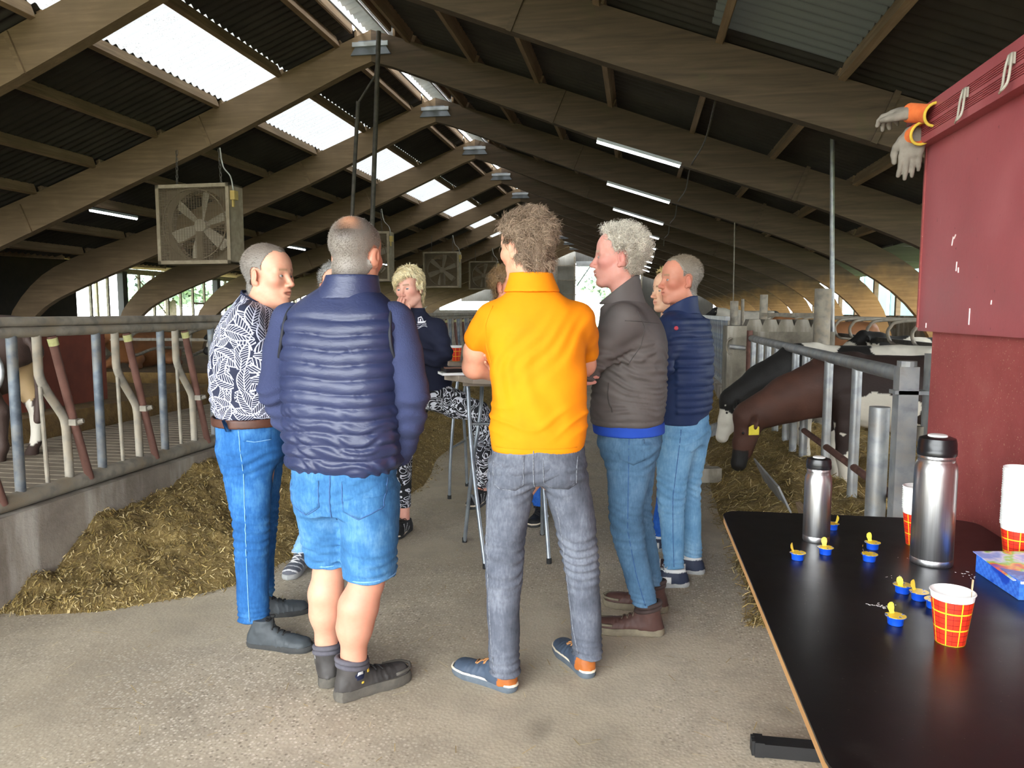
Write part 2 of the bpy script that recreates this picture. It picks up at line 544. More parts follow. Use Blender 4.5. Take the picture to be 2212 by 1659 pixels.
# ================================================================ END GABLE AND SIDES
def m_sheet(name, c1, c2):
    t = NT(name)
    n = t.noise(0.8, 5, 0.6)
    w = t.wave(7.0, t.mapped((1, 1, 1)), direction='X')
    c = t.mix(t.ramp(w, [(0.0, 0.5), (0.35, 0.0)]), t.ramp(n, [(0.3, c1), (0.7, c2)]), '#4a4844')
    t.color(c).rough(0.7).bump(w, 0.6, 0.03)
    return t.m
M_sheet = m_sheet('grey_profiled_sheet', '#7d7a72', '#a5a39b')
M_sheetd = m_sheet('dark_profiled_sheet', '#3b3934', '#54514a')
YE = 53.0
gab = empty('wall_back', kind='structure')
def gpanel(x0, x1, z0, z1, m=M_sheet, name='wall_sheet'):
    MB().box(((x0 + x1) / 2, YE, (z0 + z1) / 2), (x1 - x0, 0.06, z1 - z0)).build(name, m, gab)
gpanel(-16.2, -14.0, 0, 3.4); gpanel(-14.0, -12.4, 0, 1.55); gpanel(-14.0, -12.4, 3.7, 4.2); gpanel(-12.4, -10.2, 2.15, 4.6); gpanel(-12.4, -10.2, 0, 1.55)
gpanel(-10.2, -8.2, 0, 5.0); gpanel(-8.2, -4.3, 0, 5.9); gpanel(-4.3, 0.2, 4.75, 6.0, M_sheetd); gpanel(0.2, 7.2, 2.6, 4.8, M_sheetd); gpanel(0.2, 5.0, 0, 2.6, M_sheetd)
for x in (-8.2, -6.9, -5.6, -4.35, 0.2):
    MB().box((x, YE - 0.12, 2.6), (0.12, 0.14, 5.2)).build('wall_post', M_galvd, gab)
for z in (1.6, 2.6, 3.6, 4.6):
    MB().box((-6.2, YE - 0.1, z), (4.0, 0.08, 0.07)).build('wall_rail', M_galvd, gab)
MB().box((-2.05, YE - 0.1, 4.7), (4.4, 0.2, 0.35)).build('door_header', M_ridge, gab)
MB().beam((-4.2, YE - .1, 3.2), (-3.3, YE - .1, 4.5), 0.06, 0.06).build('brace', M_blue_galv, gab)
MB().box((-2.5, YE + 1.0, 3.9), (0.14, 0.1, 1.4)).build('hanging_strip', M_rust, gab)

def side_wall(name, x, y0, y1, z0, z1, mat):
    o = MB().box((x, (y0 + y1) / 2, (z0 + z1) / 2), (0.08, y1 - y0, z1 - z0)).build(name, mat)
    return tag(o, kind='structure')
side_wall('wall_left', -15.7, -3.6, 19.3, 0, 2.9, M_darkwall)
side_wall('wall_left_low', -16.0, 19.3, YE, 0, 1.3, M_block)
side_wall('wall_right', 7.0, -3.6, YE, 0, 1.35, M_block)
wl = empty('window_left_curtain_rail', kind='structure')
pp = MB().box((0, 0, 0), (0.07, 0.07, 1.45)).build('mullion', M_galvd, wl)
pp.location = (-16, 19.6, 2.0)
for y in np.arange(20.3, 52, 0.75): share(pp, (-16, y, 2.0))
pq = MB().box((0, 0, 0), (0.2, 0.22, 1.6)).build('post', M_black, wl)
pq.location = (-15.9, 19.3, 1.9)
for y in (21.6, 27.0, 33.0): share(pq, (-15.9, y, 1.9))
MB().beam((-16, 19.3, 2.72), (-16, 52, 2.72), 0.1, 0.16).build('head_rail', M_galvd, wl)
MB().beam((-16, 22.4, 1.4), (-16, 23.9, 2.6), 0.03, 0.03).beam((-16, 23.9, 1.4), (-16, 22.4, 2.6), 0.03, 0.03).build('wire_brace', M_galvd, wl)
MB().beam((-15.95, 25.6, 1.75), (-15.95, 34, 1.75), 0.05, 0.07).beam((-15.95, 25.6, 1.5), (-15.95, 34, 1.5), 0.03, 0.03).build('cross_rail', M_galvd, wl)
wr = empty('window_right_curtain_rail', kind='structure')
pr = MB().box((0, 0, 0), (0.12, 0.14, 1.6)).build('mullion', M_glulam, wr)
pr.location = (7.0, 20.5, 1.8)
for y in (0.4, 4.4, 8.4, 12.4, 16.4, 22.3, 24.3, 26.3, 28.3, 32.3, 36.3, 40.3): share(pr, (7.0, y, 1.8))
M_leanto = m_skylight('yellowed_lean_to_sheet', '#cfc79c', 0.12, 0.3)
lt = empty('roof_lean_to', kind='structure')
for k in range(15):
    y = -1.6 + k * 4.0
    MB().box((-16.4, y, 3.02), (5.6, 3.96, 0.02), roty(0.07)).build('lean_to_sheet', M_leanto if y > 17 else M_roof, lt)
    if y > 14:
        MB().beam((-13.6, y - 2, 2.78), (-19.1, y - 2, 3.12), 0.08, 0.16).build('lean_to_beam', M_purlin, lt)
        MB().box((-19.0, y - 2, 1.5), (0.1, 0.1, 3.2)).build('lean_to_post', M_galvd, lt)
for x in (-15.2, -17.4, -19.0): MB().beam((x, 14, 2.84 - (x + 13.6) * .06), (x, 56, 2.84 - (x + 13.6) * .06), 0.07, 0.12).build('lean_to_beam', M_purlin, lt)
le = empty('roof_side_aisle', kind='structure')
for k in range(15):
    MB().box((6.3, -1.6 + k * 4.0, 2.72), (2.6, 3.96, 0.03), roty(0.05)).build('aisle_sheet', M_roof, le)
M_teal = m_sheet('pale_teal_cladding', '#3f7f8a', '#5496a0')
MB().box((15, 36, 2.0), (0.2, 46, 4.3)).build('wall_neighbour', M_teal)['kind'] = 'structure'
M_white = simple('white_paint', '#d9d9d5', '#e6e6e2', 5, 0.6)
for y in np.arange(16, 58, 5.5):
    o = MB().box((14.85, y, 2.2), (0.06, 0.4, 4.0)).build('trim_neighbour', M_white); o['kind'] = 'structure'

# trees outside, beyond the door and the left opening
M_leaf = simple('hazy_tree_leaves', '#b3c7bd', '#cddbd4', 3, 0.95)  # pale leaf colour has the outdoor haze and overexposure painted in
M_bark = simple('tree_bark', '#5b5146', '#6d6255', 6, 0.95)
def tree(x, y, h, r, seed, label):
    g = np.random.default_rng(seed)
    t = empty('leafy_tree', (x, y, -0.15), label=label, cat='tree', group='trees outside the barn')
    MB().tube([(0, 0, 0), (0.1, 0, h * .35), (-.1, 0.1, h * .7)], [0.3, 0.22, 0.08], 8).build('trunk', M_bark, t, True)
    c = g.normal(size=(26, 3)); c /= np.linalg.norm(c, axis=1, keepdims=True)
    c = c * np.array([r, r, h * .3]) * g.uniform(.45, .95, (26, 1)) + np.array([0, 0, h * .68])
    V = []; F = []
    for ci in c:
        n = 420
        d = g.normal(size=(n, 3)); d /= np.linalg.norm(d, axis=1, keepdims=True)
        p = ci + d * r * .36 * g.uniform(.6, 1.0, (n, 1))
        a = g.normal(size=(n, 3)); a /= np.linalg.norm(a, axis=1, keepdims=True)
        b = np.cross(a, d); b /= np.linalg.norm(b, axis=1, keepdims=True) + 1e-9
        s = g.uniform(.12, .26, (n, 1)) * r / 3
        i0 = len(V) * 1
        quad = np.stack([p - a * s, p + b * s, p + a * s, p - b * s], 1).reshape(-1, 3)
        base = sum(len(q) for q in V)
        V.append(quad)
        F += [[base + 4 * i, base + 4 * i + 1, base + 4 * i + 2, base + 4 * i + 3] for i in range(n)]
    mesh_obj('foliage', np.vstack(V), F, M_leaf, t, False)
tree(-3.4, 84, 8.2, 3.4, 1, 'large leafy tree seen through the far barn door')
tree(-31, 47, 5.6, 3.0, 3, 'round tree outside the open side wall, nearest the dark wall')
tree(-33, 56, 6.2, 3.2, 4, 'round tree outside the open side wall, farther along')
tree(-30, 92, 6.5, 3.2, 5, 'tree seen through the small gable window')
# ================================================================ LEFT KERB AND FEED FENCE
MB().box((-3.2, 13, 0.23), (0.3, 30, 0.46)).build('kerb_feed_alley', M_kerb)['kind'] = 'structure'
ff = empty('feed_fence', (-3.13, 0, 0), label='long galvanised self-locking feed fence on the low concrete kerb', cat='fence')
MB().tube([(0, 1.6, .505), (0, 27, .505)], .045, 12).build('bottom_rail', M_galvd, ff, True, sharp=40)
MB().tube([(0, 1.6, 1.415), (0, 27, 1.415)], .026, 12).build('top_rail', M_galvd, ff, True, sharp=40)
MB().tube([(0.004, 1.6, 1.362), (0.004, 27, 1.362)], .028, 12).build('top_rail', M_galvd, ff, True, sharp=40)
post = MB().tube([(0, 0, .5), (0, 0, 1.37)], .026, 10).build('upright_bar', M_blue_galv, ff, True, sharp=40)
bent = MB().tube(catmull([(0, 0, 1.36), (0, 0, 1.2), (0, 0.005, 1.12), (0, 0.055, 1.03), (0, .15, .90), (0, .17, .84), (0, .175, .76), (0, .18, .5)], 4), .024, 10).build('bent_bar', M_galvd, ff, True, sharp=40)
piv = MB().tube([(0.012, .09, 1.335), (0.03, .185, .90), (0.03, .30, .51)], .023, 10).build('pivot_bar', M_rust, ff, True, sharp=40)
clamp = MB().box((0.03, .19, .855), (.075, .05, .035)).tube([(0.06, .19, .855), (0.09, .2, .862)], .014, 8).build('clamp', M_galvd, piv)
M_tape = simple('yellow_green_tape', '#9a9a62', '#b3b07c', 30, 0.8)
tape = MB().tube([(0.014, .092, 1.325), (0.016, .102, 1.285)], .0265, 10).build('tape_wrap', M_tape, piv, True, sharp=40)
thin = MB().tube([(0, 0.0, 1.07), (0, 0.015, .5)], .011, 8).build('thin_rod', M_galvd, ff, True, sharp=40)
yb = 3.385 - 0.61 * 2
first = True
k = 0
while yb < 26.5:
    if first:
        post.location = (0, yb, 0); bent.location = (0, yb + .165, 0); piv.location = (0, yb + .165, 0); thin.location = (0, yb + .17, 0)
        first = False
    else:
        share(post, (0, yb, 0)); share(bent, (0, yb + .165, 0)); share(thin, (0, yb + .17, 0))
        c = share(piv, (0, yb + .165, 0))
        if yb < 14:
            share(clamp, (0, 0, 0), parent=c); share(tape, (0, 0, 0), parent=c)
    yb += 0.61

# ================================================================ SILAGE AND STRAW
M_silage = None
def m_straw(name, cs=('#5a4826', '#8c7542', '#b39e68')):
    t = NT(name)
    n = t.noise(60, 6, 0.75, t.mapped((1, 1, 1)))
    b = t.noise(3, 4, 0.6)
    c = t.ramp(n, [(0.3, cs[0]), (0.5, cs[1]), (0.7, cs[2])])
    c = t.mix(t.ramp(b, [(0.4, 0.45), (0.62, 0.0)]), c, '#4c3b1c')
    t.color(c).rough(0.95).bump(n, 0.9, 0.02)
    return t.m
M_silage = m_straw('chopped_silage')
def m_vcol(name, rough=0.85, spec=0.2):
    t = NT(name); t.color(t.attr('Col')).rough(rough); t.b.inputs['Specular IOR Level'].default_value = spec
    return t.m
M_stalk = m_vcol('straw_stalks', 0.8)
_gn = np.random.default_rng(11)
_L = _gn.random((64, 64, 64))
def vnoise(P, f):
    Q = np.asarray(P, float) * f
    i = np.floor(Q).astype(int); u = Q - i; u = u * u * (3 - 2 * u)
    r = 0
    for dx in (0, 1):
        wx = u[..., 0] if dx else 1 - u[..., 0]
        for dy in (0, 1):
            wy = u[..., 1] if dy else 1 - u[..., 1]
            for dz in (0, 1):
                wz = u[..., 2] if dz else 1 - u[..., 2]
                r = r + _L[(i[..., 0] + dx) % 64, (i[..., 1] + dy) % 64, (i[..., 2] + dz) % 64] * wx * wy * wz
    return r * 2 - 1
def fbm(P, f, o=3):
    r = 0; a = 1.0
    for k in range(o):
        r = r + a * vnoise(P + k * 7.3, f); f *= 2.03; a *= 0.5
    return r
def heap(name, label, hf, x0, x1, y0, y1, nx, ny, nst, smin_, smax_, seed, lift=0.004, cat='silage', pal=None, mat=None):
    X, Y = np.meshgrid(np.linspace(x0, x1, nx), np.linspace(y0, y1, ny), indexing='ij')
    Z = np.maximum(hf(X, Y), -0.03)
    V = np.c_[X.ravel(), Y.ravel(), Z.ravel()]
    Fi = [[i * ny + j, (i + 1) * ny + j, (i + 1) * ny + j + 1, i * ny + j + 1] for i in range(nx - 1) for j in range(ny - 1) if Z[i:i + 2, j:j + 2].max() > -0.008]
    root = empty(name, kind='stuff', label=label, cat=cat)
    mesh_obj('heap_body', V, Fi, mat or M_silage, root)
    g = np.random.default_rng(seed)
    m = nst * 3
    px = g.uniform(x0, x1, m); py = y0 + (y1 - y0) * g.random(m) ** 1.9
    pz = hf(px, py)
    keep = pz > -0.004 - 0.02 * g.random(m)
    px, py, pz = px[keep][:nst], py[keep][:nst], pz[keep][:nst]
    n = len(px)
    L = g.uniform(smin_, smax_, n) * (0.5 + 0.9 * g.random(n))
    a = g.uniform(0, 2 * np.pi, n); el = g.normal(0.05, 0.28, n)
    e = 0.01
    gx = (hf(px + e, py) - hf(px - e, py)) / (2 * e); gy = (hf(px, py + e) - hf(px, py - e)) / (2 * e)
    dz = gx * np.cos(a) + gy * np.sin(a) + np.tan(el)
    D = np.c_[np.cos(a), np.sin(a), dz]; D /= np.linalg.norm(D, axis=1, keepdims=True)
    W = np.cross(D, np.c_[g.normal(0, .5, n), g.normal(0, .5, n), np.ones(n)]); W /= np.linalg.norm(W, axis=1, keepdims=True)
    w = g.uniform(.0011, .0028, n)[:, None]
    C = np.c_[px, py, np.maximum(pz, 0) + lift + np.abs(g.normal(0, .006, n))]
    bend = np.c_[np.zeros(n), np.zeros(n), g.normal(0.0, 0.06, n) * L]
    p0 = C - D * L[:, None] / 2; p1 = C + bend; p2 = C + D * L[:, None] / 2
    V = np.stack([p0 - W * w, p0 + W * w, p1 - W * w, p1 + W * w, p2 - W * w, p2 + W * w], 1).reshape(-1, 3)
    F = np.stack([np.stack([np.arange(n) * 6 + k for k in q], 1) for q in ((0, 1, 3, 2), (2, 3, 5, 4))], 1).reshape(-1, 4)
    pal = np.array([lin(c)[:3] for c in (pal or ('#6b5730', '#8f7844', '#a8925c', '#c4b080', '#7d6c3e'))])
    ci = pal[g.integers(0, len(pal), n)] * g.uniform(.75, 1.15, (n, 1))
    mesh_obj('stalks', V, F, M_stalk, root, False, col=np.repeat(ci, 6, 0))
    return root
def hf_left(X, Y):
    xe = np.interp(Y, [3.0, 3.12, 3.23, 3.47, 3.94, 5.0, 6.1, 7.5, 27], [-3.06, -2.95, -2.6, -2.3, -2.0, -1.86, -1.72, -1.95, -2.0])
    xe = xe + 0.07 * vnoise(np.stack([X, Y, X * 0], -1), 2.5)
    hk = np.interp(Y, [3.0, 3.3, 3.98, 4.7, 5.2, 7, 10, 27], [.02, .10, .29, .38, .42, .33, .28, .22])
    u = (xe - X) / np.maximum(xe + 3.05, 0.05)
    h = np.where(u > 0, hk * np.clip(u, 0, 1) ** 0.75, u * 0.25)
    P = np.stack([X, Y, X * 0], -1)
    return h + np.clip(u * 3, 0, 1) * (0.05 * vnoise(P, 2.6) + 0.04 * vnoise(P, 6) + 0.02 * vnoise(P, 15) + 0.012 * vnoise(P, 33)) - 0.004
heap('silage_heap', 'heap of chopped brown silage along the low kerb of the long feed fence', hf_left, -3.06, -1.5, 2.95, 14, 110, 560, 30000, .012, .034, 5)
def hf_right(X, Y):
    xe = np.interp(Y, [2.9, 3.6, 4.4, 5.0, 6.3, 8, 12, 24], [.75, .60, .58, .62, .62, .72, .8, .9])
    xe = xe + 0.05 * vnoise(np.stack([X, Y, X * 0 + 3], -1), 2.5)
    hk = np.interp(Y, [2.9, 4, 5, 7, 10, 24], [.10, .17, .2, .2, .22, .22])
    u = (X - xe) / 0.55
    h = np.where(u > 0, hk * np.clip(u, 0, 1) ** 0.7, u * 0.15)
    P = np.stack([X, Y, X * 0 + 5], -1)
    return h + np.clip(u * 2, 0, 1) * (0.05 * vnoise(P, 2.4) + 0.035 * vnoise(P, 6) + 0.02 * vnoise(P, 16)) - 0.004
heap('silage_heap', 'strip of brown silage and straw in front of the heifers', hf_right, .45, 1.52, 3.57, 15, 80, 560, 15000, .03, .09, 6)
def hf_bed(X, Y):
    P = np.stack([X, Y, X * 0 + 9], -1)
    return 0.07 + 0.05 * vnoise(P, 2) + 0.03 * vnoise(P, 6) + 0.02 * vnoise(P, 15)
heap('straw_bedding', 'yellow straw bedding inside the heifer pen', hf_bed, 1.52, 4.6, 3.7, 9.8, 100, 180, 9000, .06, .2, 8, cat='straw', pal=('#c0a05a', '#d6ba78', '#a88c4a', '#e2cc94', '#937a40'), mat=m_straw('golden_straw', ('#7d6434', '#a88c50', '#cdb47c')))
# a few stalks strewn over the alley
g = np.random.default_rng(3)
n = 700
px = g.uniform(-3, 1.0, n); py = 1.5 + 7 * g.random(n) ** 1.3
a = g.uniform(0, 6.28, n); L = g.uniform(.008, .04, n)
D = np.c_[np.cos(a), np.sin(a), np.zeros(n)] * L[:, None]; Wd = np.c_[-np.sin(a), np.cos(a), np.zeros(n)] * .0011
C = np.c_[px, py, np.full(n, .003)]
V = np.stack([C - D - Wd, C - D + Wd, C + D + Wd, C + D - Wd], 1).reshape(-1, 3)
pal = np.array([lin(c)[:3] for c in ('#b9a067', '#8f7a45', '#cfc09a')])
o = mesh_obj('strewn_straw', V, (np.arange(n * 4).reshape(n, 4)), M_stalk, None, False, col=np.repeat(pal[g.integers(0, 3, n)], 4, 0))
tag(o, 'loose bits of straw strewn over the concrete alley', 'straw', kind='stuff')

# feed trough boards lying along the right silage strip
def board(name, a, b, w, h, mat, label, up=(0, 0, 1)):
    return tag(MB().beam(a, b, w, h, up).build(name, mat), label, 'board', 'feed barrier boards')
board('feed_board', (1.02, 3.4, .22), (1.0, 4.75, .24), .03, .16, M_purlin, 'grey weathered plank sunk in the silage beside the black table', (-.3, 0, 1))
board('feed_board', (0.96, 5.05, .25), (.93, 5.9, .27), .012, .2, M_galv, 'bent galvanised feed strip sticking out of the silage', (-.5, 0, 1))
board('feed_board', (0.52, 6.45, .1), (.7, 6.5, .1), .1, .12, M_block, 'short squared grey block at the edge of the silage')
board('feed_board', (0.72, 7.8, .26), (1.05, 8.5, .26), .03, .12, M_galv, 'flat metal strip behind the navy jacket near the calf heads')

# ================================================================ LEFT PEN
pan = empty('partition_board', (-6.6, 7.7, 0), label='red-brown partition board behind the long feed fence', cat='board')
MB().box((0, 0, .8), (.05, 1.7, .86)).build('panel', M_redpanel, pan)
MB().box((.03, 0, 1.235), (.06, 1.72, .02)).build('edge_strip', M_galvd, pan)
MB().box((-8.5, 8.2, .18), (4.4, 5.0, .34)).build('kerb_cubicle', M_dung)['kind'] = 'structure'
MB().box((-9.5, 15.2, .18), (7.6, 5.2, .34)).build('kerb_cubicle_far', M_dung)['kind'] = 'structure'
def cub_loop(h=1.15, d=2.0):
    return catmull([(0, 0, .38), (0, 0, h), (-.06 * 0 + .05, 0, h + .06), (d * .6, 0, h + .02), (d * .95, 0, h - .1), (d, 0, h - .3), (d * .95, 0, h - .5), (d * .6, 0, .55), (0.1, 0, .5)], 5)
lb0 = None
for i, x in enumerate(np.arange(-12.6, -5.9, 1.12)):
    r = empty('cubicle_divider', (x, 14.6, .2), math.radians(-90), label=ORD[i] + ' tubular divider from the dark wall in the cubicle row across the pen', cat='cubicle divider', group='cubicle dividers of the dark row')
    if lb0 is None:
        lb0 = MB().tube(cub_loop(.95, 1.9), .03, 8).build('loop_tube', M_galvd, r, True)
    else:
        share(lb0, (0, 0, 0), parent=r)
o = MB().beam((-12.8, 12.75, .95), (-5.6, 12.75, .95), .05, .05).build('neck_rail', M_galvd)
tag(o, 'horizontal steel neck rail of the dark cubicle row', 'rail')
r = empty('cubicle_divider', (-4.2, 4.3, 0), label='round steel loop beside the feed fence at the edge of the picture', cat='cubicle divider')
ang = np.linspace(0, 2 * np.pi, 24, endpoint=False)
MB().tube(np.c_[.16 * np.cos(ang) - .02, 0 * ang, 1.08 + .16 * np.sin(ang)], .016, 8, closed=True).build('ring', M_galv, r, True)
MB().tube([(-.18, 0, 1.08), (-.18, 0, 0.1)], .02, 8).build('stand', M_galvd, r, True)

# ================================================================ HANGING FANS
M_fan = m_galv('dusty_fan_housing', '#94866f', '#ad9f87', '#7d6c54', 0.6, 0.85, 0.05)
M_blade = simple('dusty_fan_blade', '#a39783', '#b8ac98', 5, 0.8)
M_fanin = simple('fan_interior_brown', '#6b5d4a', '#7d6e58', 4, 0.9)
M_yellow = simple('yellowed_plastic', '#b79c54', '#c9b069', 6, 0.6)
M_chain = simple('chain_steel', '#5f5a52', '#77716a', 30, 0.6, metal=0.4)
M_cable = simple('pale_grey_cable', '#a9a79f', '#bdbbb4', 8, 0.6)
def make_fan():
    r = empty('barn_fan', (0, 0, 0), cat='fan', group='square box fans hung from the rafters')
    W, H, D, t = 1.38, 1.34, .42, .035
    m = MB()
    m.box((0, 0, H / 2 - t / 2), (W, D, t)).box((0, 0, -H / 2 + t / 2), (W, D, t)).box((-W / 2 + t / 2, 0, 0), (t, D, H)).box((W / 2 - t / 2, 0, 0), (t, D, H))
    for sx in (-1, 1): m.box((sx * (W / 2 - .03), -D / 2, 0), (.06, .03, H))
    for sz in (-1, 1): m.box((0, -D / 2, sz * (H / 2 - .03)), (W, .03, .06))
    m.build('housing', M_fan, r)
    n = 48
    ang = np.linspace(0, 2 * np.pi, n, endpoint=False)
    R0 = .60
    sq = []
    for a in ang:
        s = min(W / 2 / max(abs(math.cos(a)), 1e-6), H / 2 / max(abs(math.sin(a)), 1e-6)); sq.append((s * math.cos(a) * .97, s * math.sin(a) * .97))
    V = np.array([[x, .06, z] for x, z in sq] + [[R0 * math.cos(a), .06, R0 * math.sin(a)] for a in ang] + [[R0 * math.cos(a), .2, R0 * math.sin(a)] for a in ang])
    F = [[i, (i + 1) % n, n + (i + 1) % n, n + i] for i in range(n)] + [[n + i, n + (i + 1) % n, 2 * n + (i + 1) % n, 2 * n + i] for i in range(n)]
    mesh_obj('shroud', V, F, M_fanin, r, False)
    MB().tube([(0, -.02, 0), (0, .12, 0)], [.11, .1], 16).build('hub', M_blade, r, True, sharp=40)
    for k in range(6):
        a = math.radians(20 + 60 * k)
        bm = []
        for i, (rr, w) in enumerate(((.09, .06), (.2, .085), (.35, .1), (.48, .105), (.575, .095))):
            tw = math.radians(48 - 22 * rr / .575)
            for s in (-1, 1):
                bm.append((rr, s * w * math.sin(tw) + .05, s * w * math.cos(tw)))
        bm = np.array(bm)
        both = np.vstack([bm, bm + np.array([0, .008, 0])])
        Rm = roty(-a)
        Vb = both @ Rm.T
        Fb = []
        for i in range(4):
            Fb += [[2 * i, 2 * i + 1, 2 * i + 3, 2 * i + 2], [10 + 2 * i, 10 + 2 * i + 2, 10 + 2 * i + 3, 10 + 2 * i + 1], [2 * i, 2 * i + 2, 12 + 2 * i, 10 + 2 * i], [2 * i + 1, 11 + 2 * i, 13 + 2 * i, 2 * i + 3]]
        Fb += [[8, 9, 19, 18]]
        mesh_obj('blade', Vb, Fb, M_blade, r, False)
    gm = MB()
    for z in np.linspace(-H / 2 + .07, H / 2 - .07, 46): gm.box((0, -D / 2 + .012, z), (W - .1, .003, .0065))
    for x in np.linspace(-W / 2 + .06, W / 2 - .06, 26): gm.box((x, -D / 2 + .008, 0), (.006, .003, H - .1))
    gm.build('wire_guard', M_fanin, r)
    MB().tube(np.c_[R0 * .99 * np.cos(ang), 0 * ang - D / 2 + .03, R0 * .99 * np.sin(ang)], .012, 6, closed=True).build('guard_ring', M_fanin, r, True)
    MB().box((0, .1, -.35), (.12, .3, .5)).build('motor_mount', M_fanin, r)
    MB().box((W / 2 + .04, -.12, H / 2 - .2), (.08, .12, .15)).box((W / 2 + .02, -.12, H / 2 - .33), (.03, .04, .12)).build('switch_box', M_yellow, r)
    for sx in (-.42, .42):
        cm = MB()
        for i in range(9):
            aa = np.linspace(0, 2 * np.pi, 8, endpoint=False)
            ring = np.c_[.018 * np.cos(aa), 0 * aa, .042 * np.sin(aa)]
            if i % 2: ring = ring @ rotz(math.pi / 2).T
            cm.tube(ring + np.array([sx - .02 * i / 9 * np.sign(sx), 0, H / 2 + .03 + i * .068]), .006, 5, closed=True)
        cm.build('chain', M_chain, r, True)
    MB().tube(catmull([(W / 2 + .03, -.12, H / 2 - .13), (.66, -.1, H / 2 + .12), (.5, -.05, H / 2 + .3), (.42, 0, H / 2 + .62)], 5), .011, 6).build('power_cable', M_cable, r, True)
    return r
fan = make_fan()
fl_ = ['square box fan hanging nearest, left of the grey-haired man', 'square box fan half hidden behind the man in the padded vest', 'square box fan hanging beside the blonde woman', 'farthest square box fan, half hidden by the man in orange']
for i, (x, y, z, a) in enumerate(((-7.47, 12.25, 2.94, -2), (-7.36, 20.2, 2.95, 0), (-7.33, 28.2, 3.02, 0), (-7.35, 36.2, 3.18, 0))):
    f_ = fan if i == 0 else copy_tree(fan)
    f_.location = (x, y, z); f_.rotation_euler = (0, 0, math.radians(a)); f_['label'] = fl_[i]

# ================================================================ TUBE LIGHTS
def m_emit(name, c, s):
    t = NT(name)
    t.color(c); t.b.inputs['Emission Color'].default_value = lin(c); t.b.inputs['Emission Strength'].default_value = s
    return t.m
M_led = m_emit('cool_white_led', '#f4f8ff', 9.0)
def tube_light(name):
    r = empty(name, cat='lamp', group='tube lights under the roof')
    MB().box((0, 0, .035), (1.36, .06, .045)).build('fixture_body', M_ridge, r)
    MB().tube([(-.67, 0, 0), (.67, 0, 0)], .026, 10).build('lit_tube', M_led, r, True, sharp=40)
    return r
tl = tube_light('tube_lamp')
used = False
sl_r = math.atan2(3.70 - 4.12, 1.29)
for k in range(9):
    y = 12.36 + 4 * k - 0.13
    o = tl if not used else copy_tree(tl)
    used = True
    o.location = (-.035, y, 3.9); o.rotation_euler = (0, -sl_r, 0)
    o['label'] = ['brightest and nearest tube light on the right roof slope', 'second tube light on the right roof slope', 'third tube light on the right roof slope', 'fourth tube light, partly behind the curly grey hair'][k] if k < 4 else ORD[k] + ' tube light counting along the right roof slope, small and far'
    if k >= 4: o['group'] = 'distant tube lights in the right row'
for k, y in enumerate((13.72, 21.75, 29.7)):
    o = copy_tree(tl); o.location = (-10.2, y, 3.36); o.rotation_euler = (0, 0, math.pi / 2)
    o['group'] = 'tube lights over the left pens'
    o['label'] = ['tube light glowing left of the nearest box fan', 'tube light between the two men standing at the fence side', 'small far tube light beside the half-hidden fan'][k]
# a sagging lamp cable hung from beam to beam on the right slope
cp = []
for k in range(5):
    y = 8.36 + 4 * k
    cp += [(0.78, y + .1, 3.72), (0.82, y + 2, 3.66)]
o = MB().tube(catmull(cp, 6), .012, 6).build('lamp_cable', M_pipe, None, True)
tag(o, 'thin cable strung along the right roof slope past the tube lights', 'cable')

# ================================================================ POSTS AND PIPES
def pipe(name, P, r, mat, label, cat='pipe', n=10):
    return tag(MB().tube(P, r, n).build(name, mat, None, True, sharp=50), label, cat)
pipe('steel_pipe', [(-4.22, 11.5, 0), (-4.15, 11.5, 2.0), (-3.95, 11.5, 5.7)], .036, M_pipe, 'tall dark steel pipe rising behind the bald head up to the ridge')
q = empty('steel_pipe', (0, 0, 0), label='shorter dark pipe with a slanted top arm beside the tall pipe', cat='pipe')
MB().tube([(-4.55, 11.5, 0), (-4.43, 11.5, 3.0), (-4.30, 11.5, 4.68)], .03, 10).build('upright', M_pipe, q, True, sharp=50)
MB().tube([(-4.30, 11.5, 4.66), (-4.02, 11.5, 5.05), (-3.98, 11.5, 5.3)], .018, 8).build('arm', M_pipe, q, True, sharp=50)
pipe('steel_pole', [(2.66, 11, 0), (2.63, 11, 1.2), (2.53, 11, 3.88)], .03, M_galv, 'thin grey pole rising from the heifer pens to the roof beam')
pipe('steel_wire', [(1.95, 16.36, 1.2), (1.93, 16.36, 3.42)], .012, M_galvd, 'thin hanging wire behind the man in navy', 'wire')
pipe('steel_pole', [(-15.0, 13.6, 0), (-15.05, 13.6, 2.3)], .05, M_galv, 'pale pole at the far left edge of the picture')

# ================================================================ RIGHT PEN: GATE, POSTS, BLOCK WALL
gt = empty('pen_gate', (1.45, 0, 0), label='galvanised tubular gate in front of the heifers', cat='gate')
MB().tube([(0, 4.45, 1.12), (0, 10.2, 1.12)], .043, 14).build('top_rail', M_galv, gt, True, sharp=40)
gb = MB().tube([(0, 0, .06), (0, 0, 1.1)], .034, 12).build('upright_bar', M_galv, gt, True, sharp=40)
for i, y in enumerate((5.36, 6.12, 6.92, 7.36, 7.72, 8.3, 8.87, 9.4, 9.98)):
    if i == 0: gb.location = (0, y, 0)
    else: share(gb, (0, y, 0), scale=(1, 1, 1))
MB().tube([(0, 4.4, .42), (0, 7.0, .43)], .026, 10).build('slanted_rail', M_rust, gt, True, sharp=40)
MB().box((0, 8, .06), (.05, 4.6, .14)).build('foot_board', M_galvd, gt)
gp = empty('gate_post', (1.45, 4.42, 0), label='square galvanised hinge post beside the red cabin wall', cat='post')
MB().box((0, 0, .57), (.1, .1, 1.2)).build('post_shaft', M_galv, gp)
MB().tube([(0, 0, 1.1), (0, 0, 1.2)], .05, 14).box((.03, 0, 1.03), (.2, .1, .02)).build('hinge_collar', M_galv, gp, False)
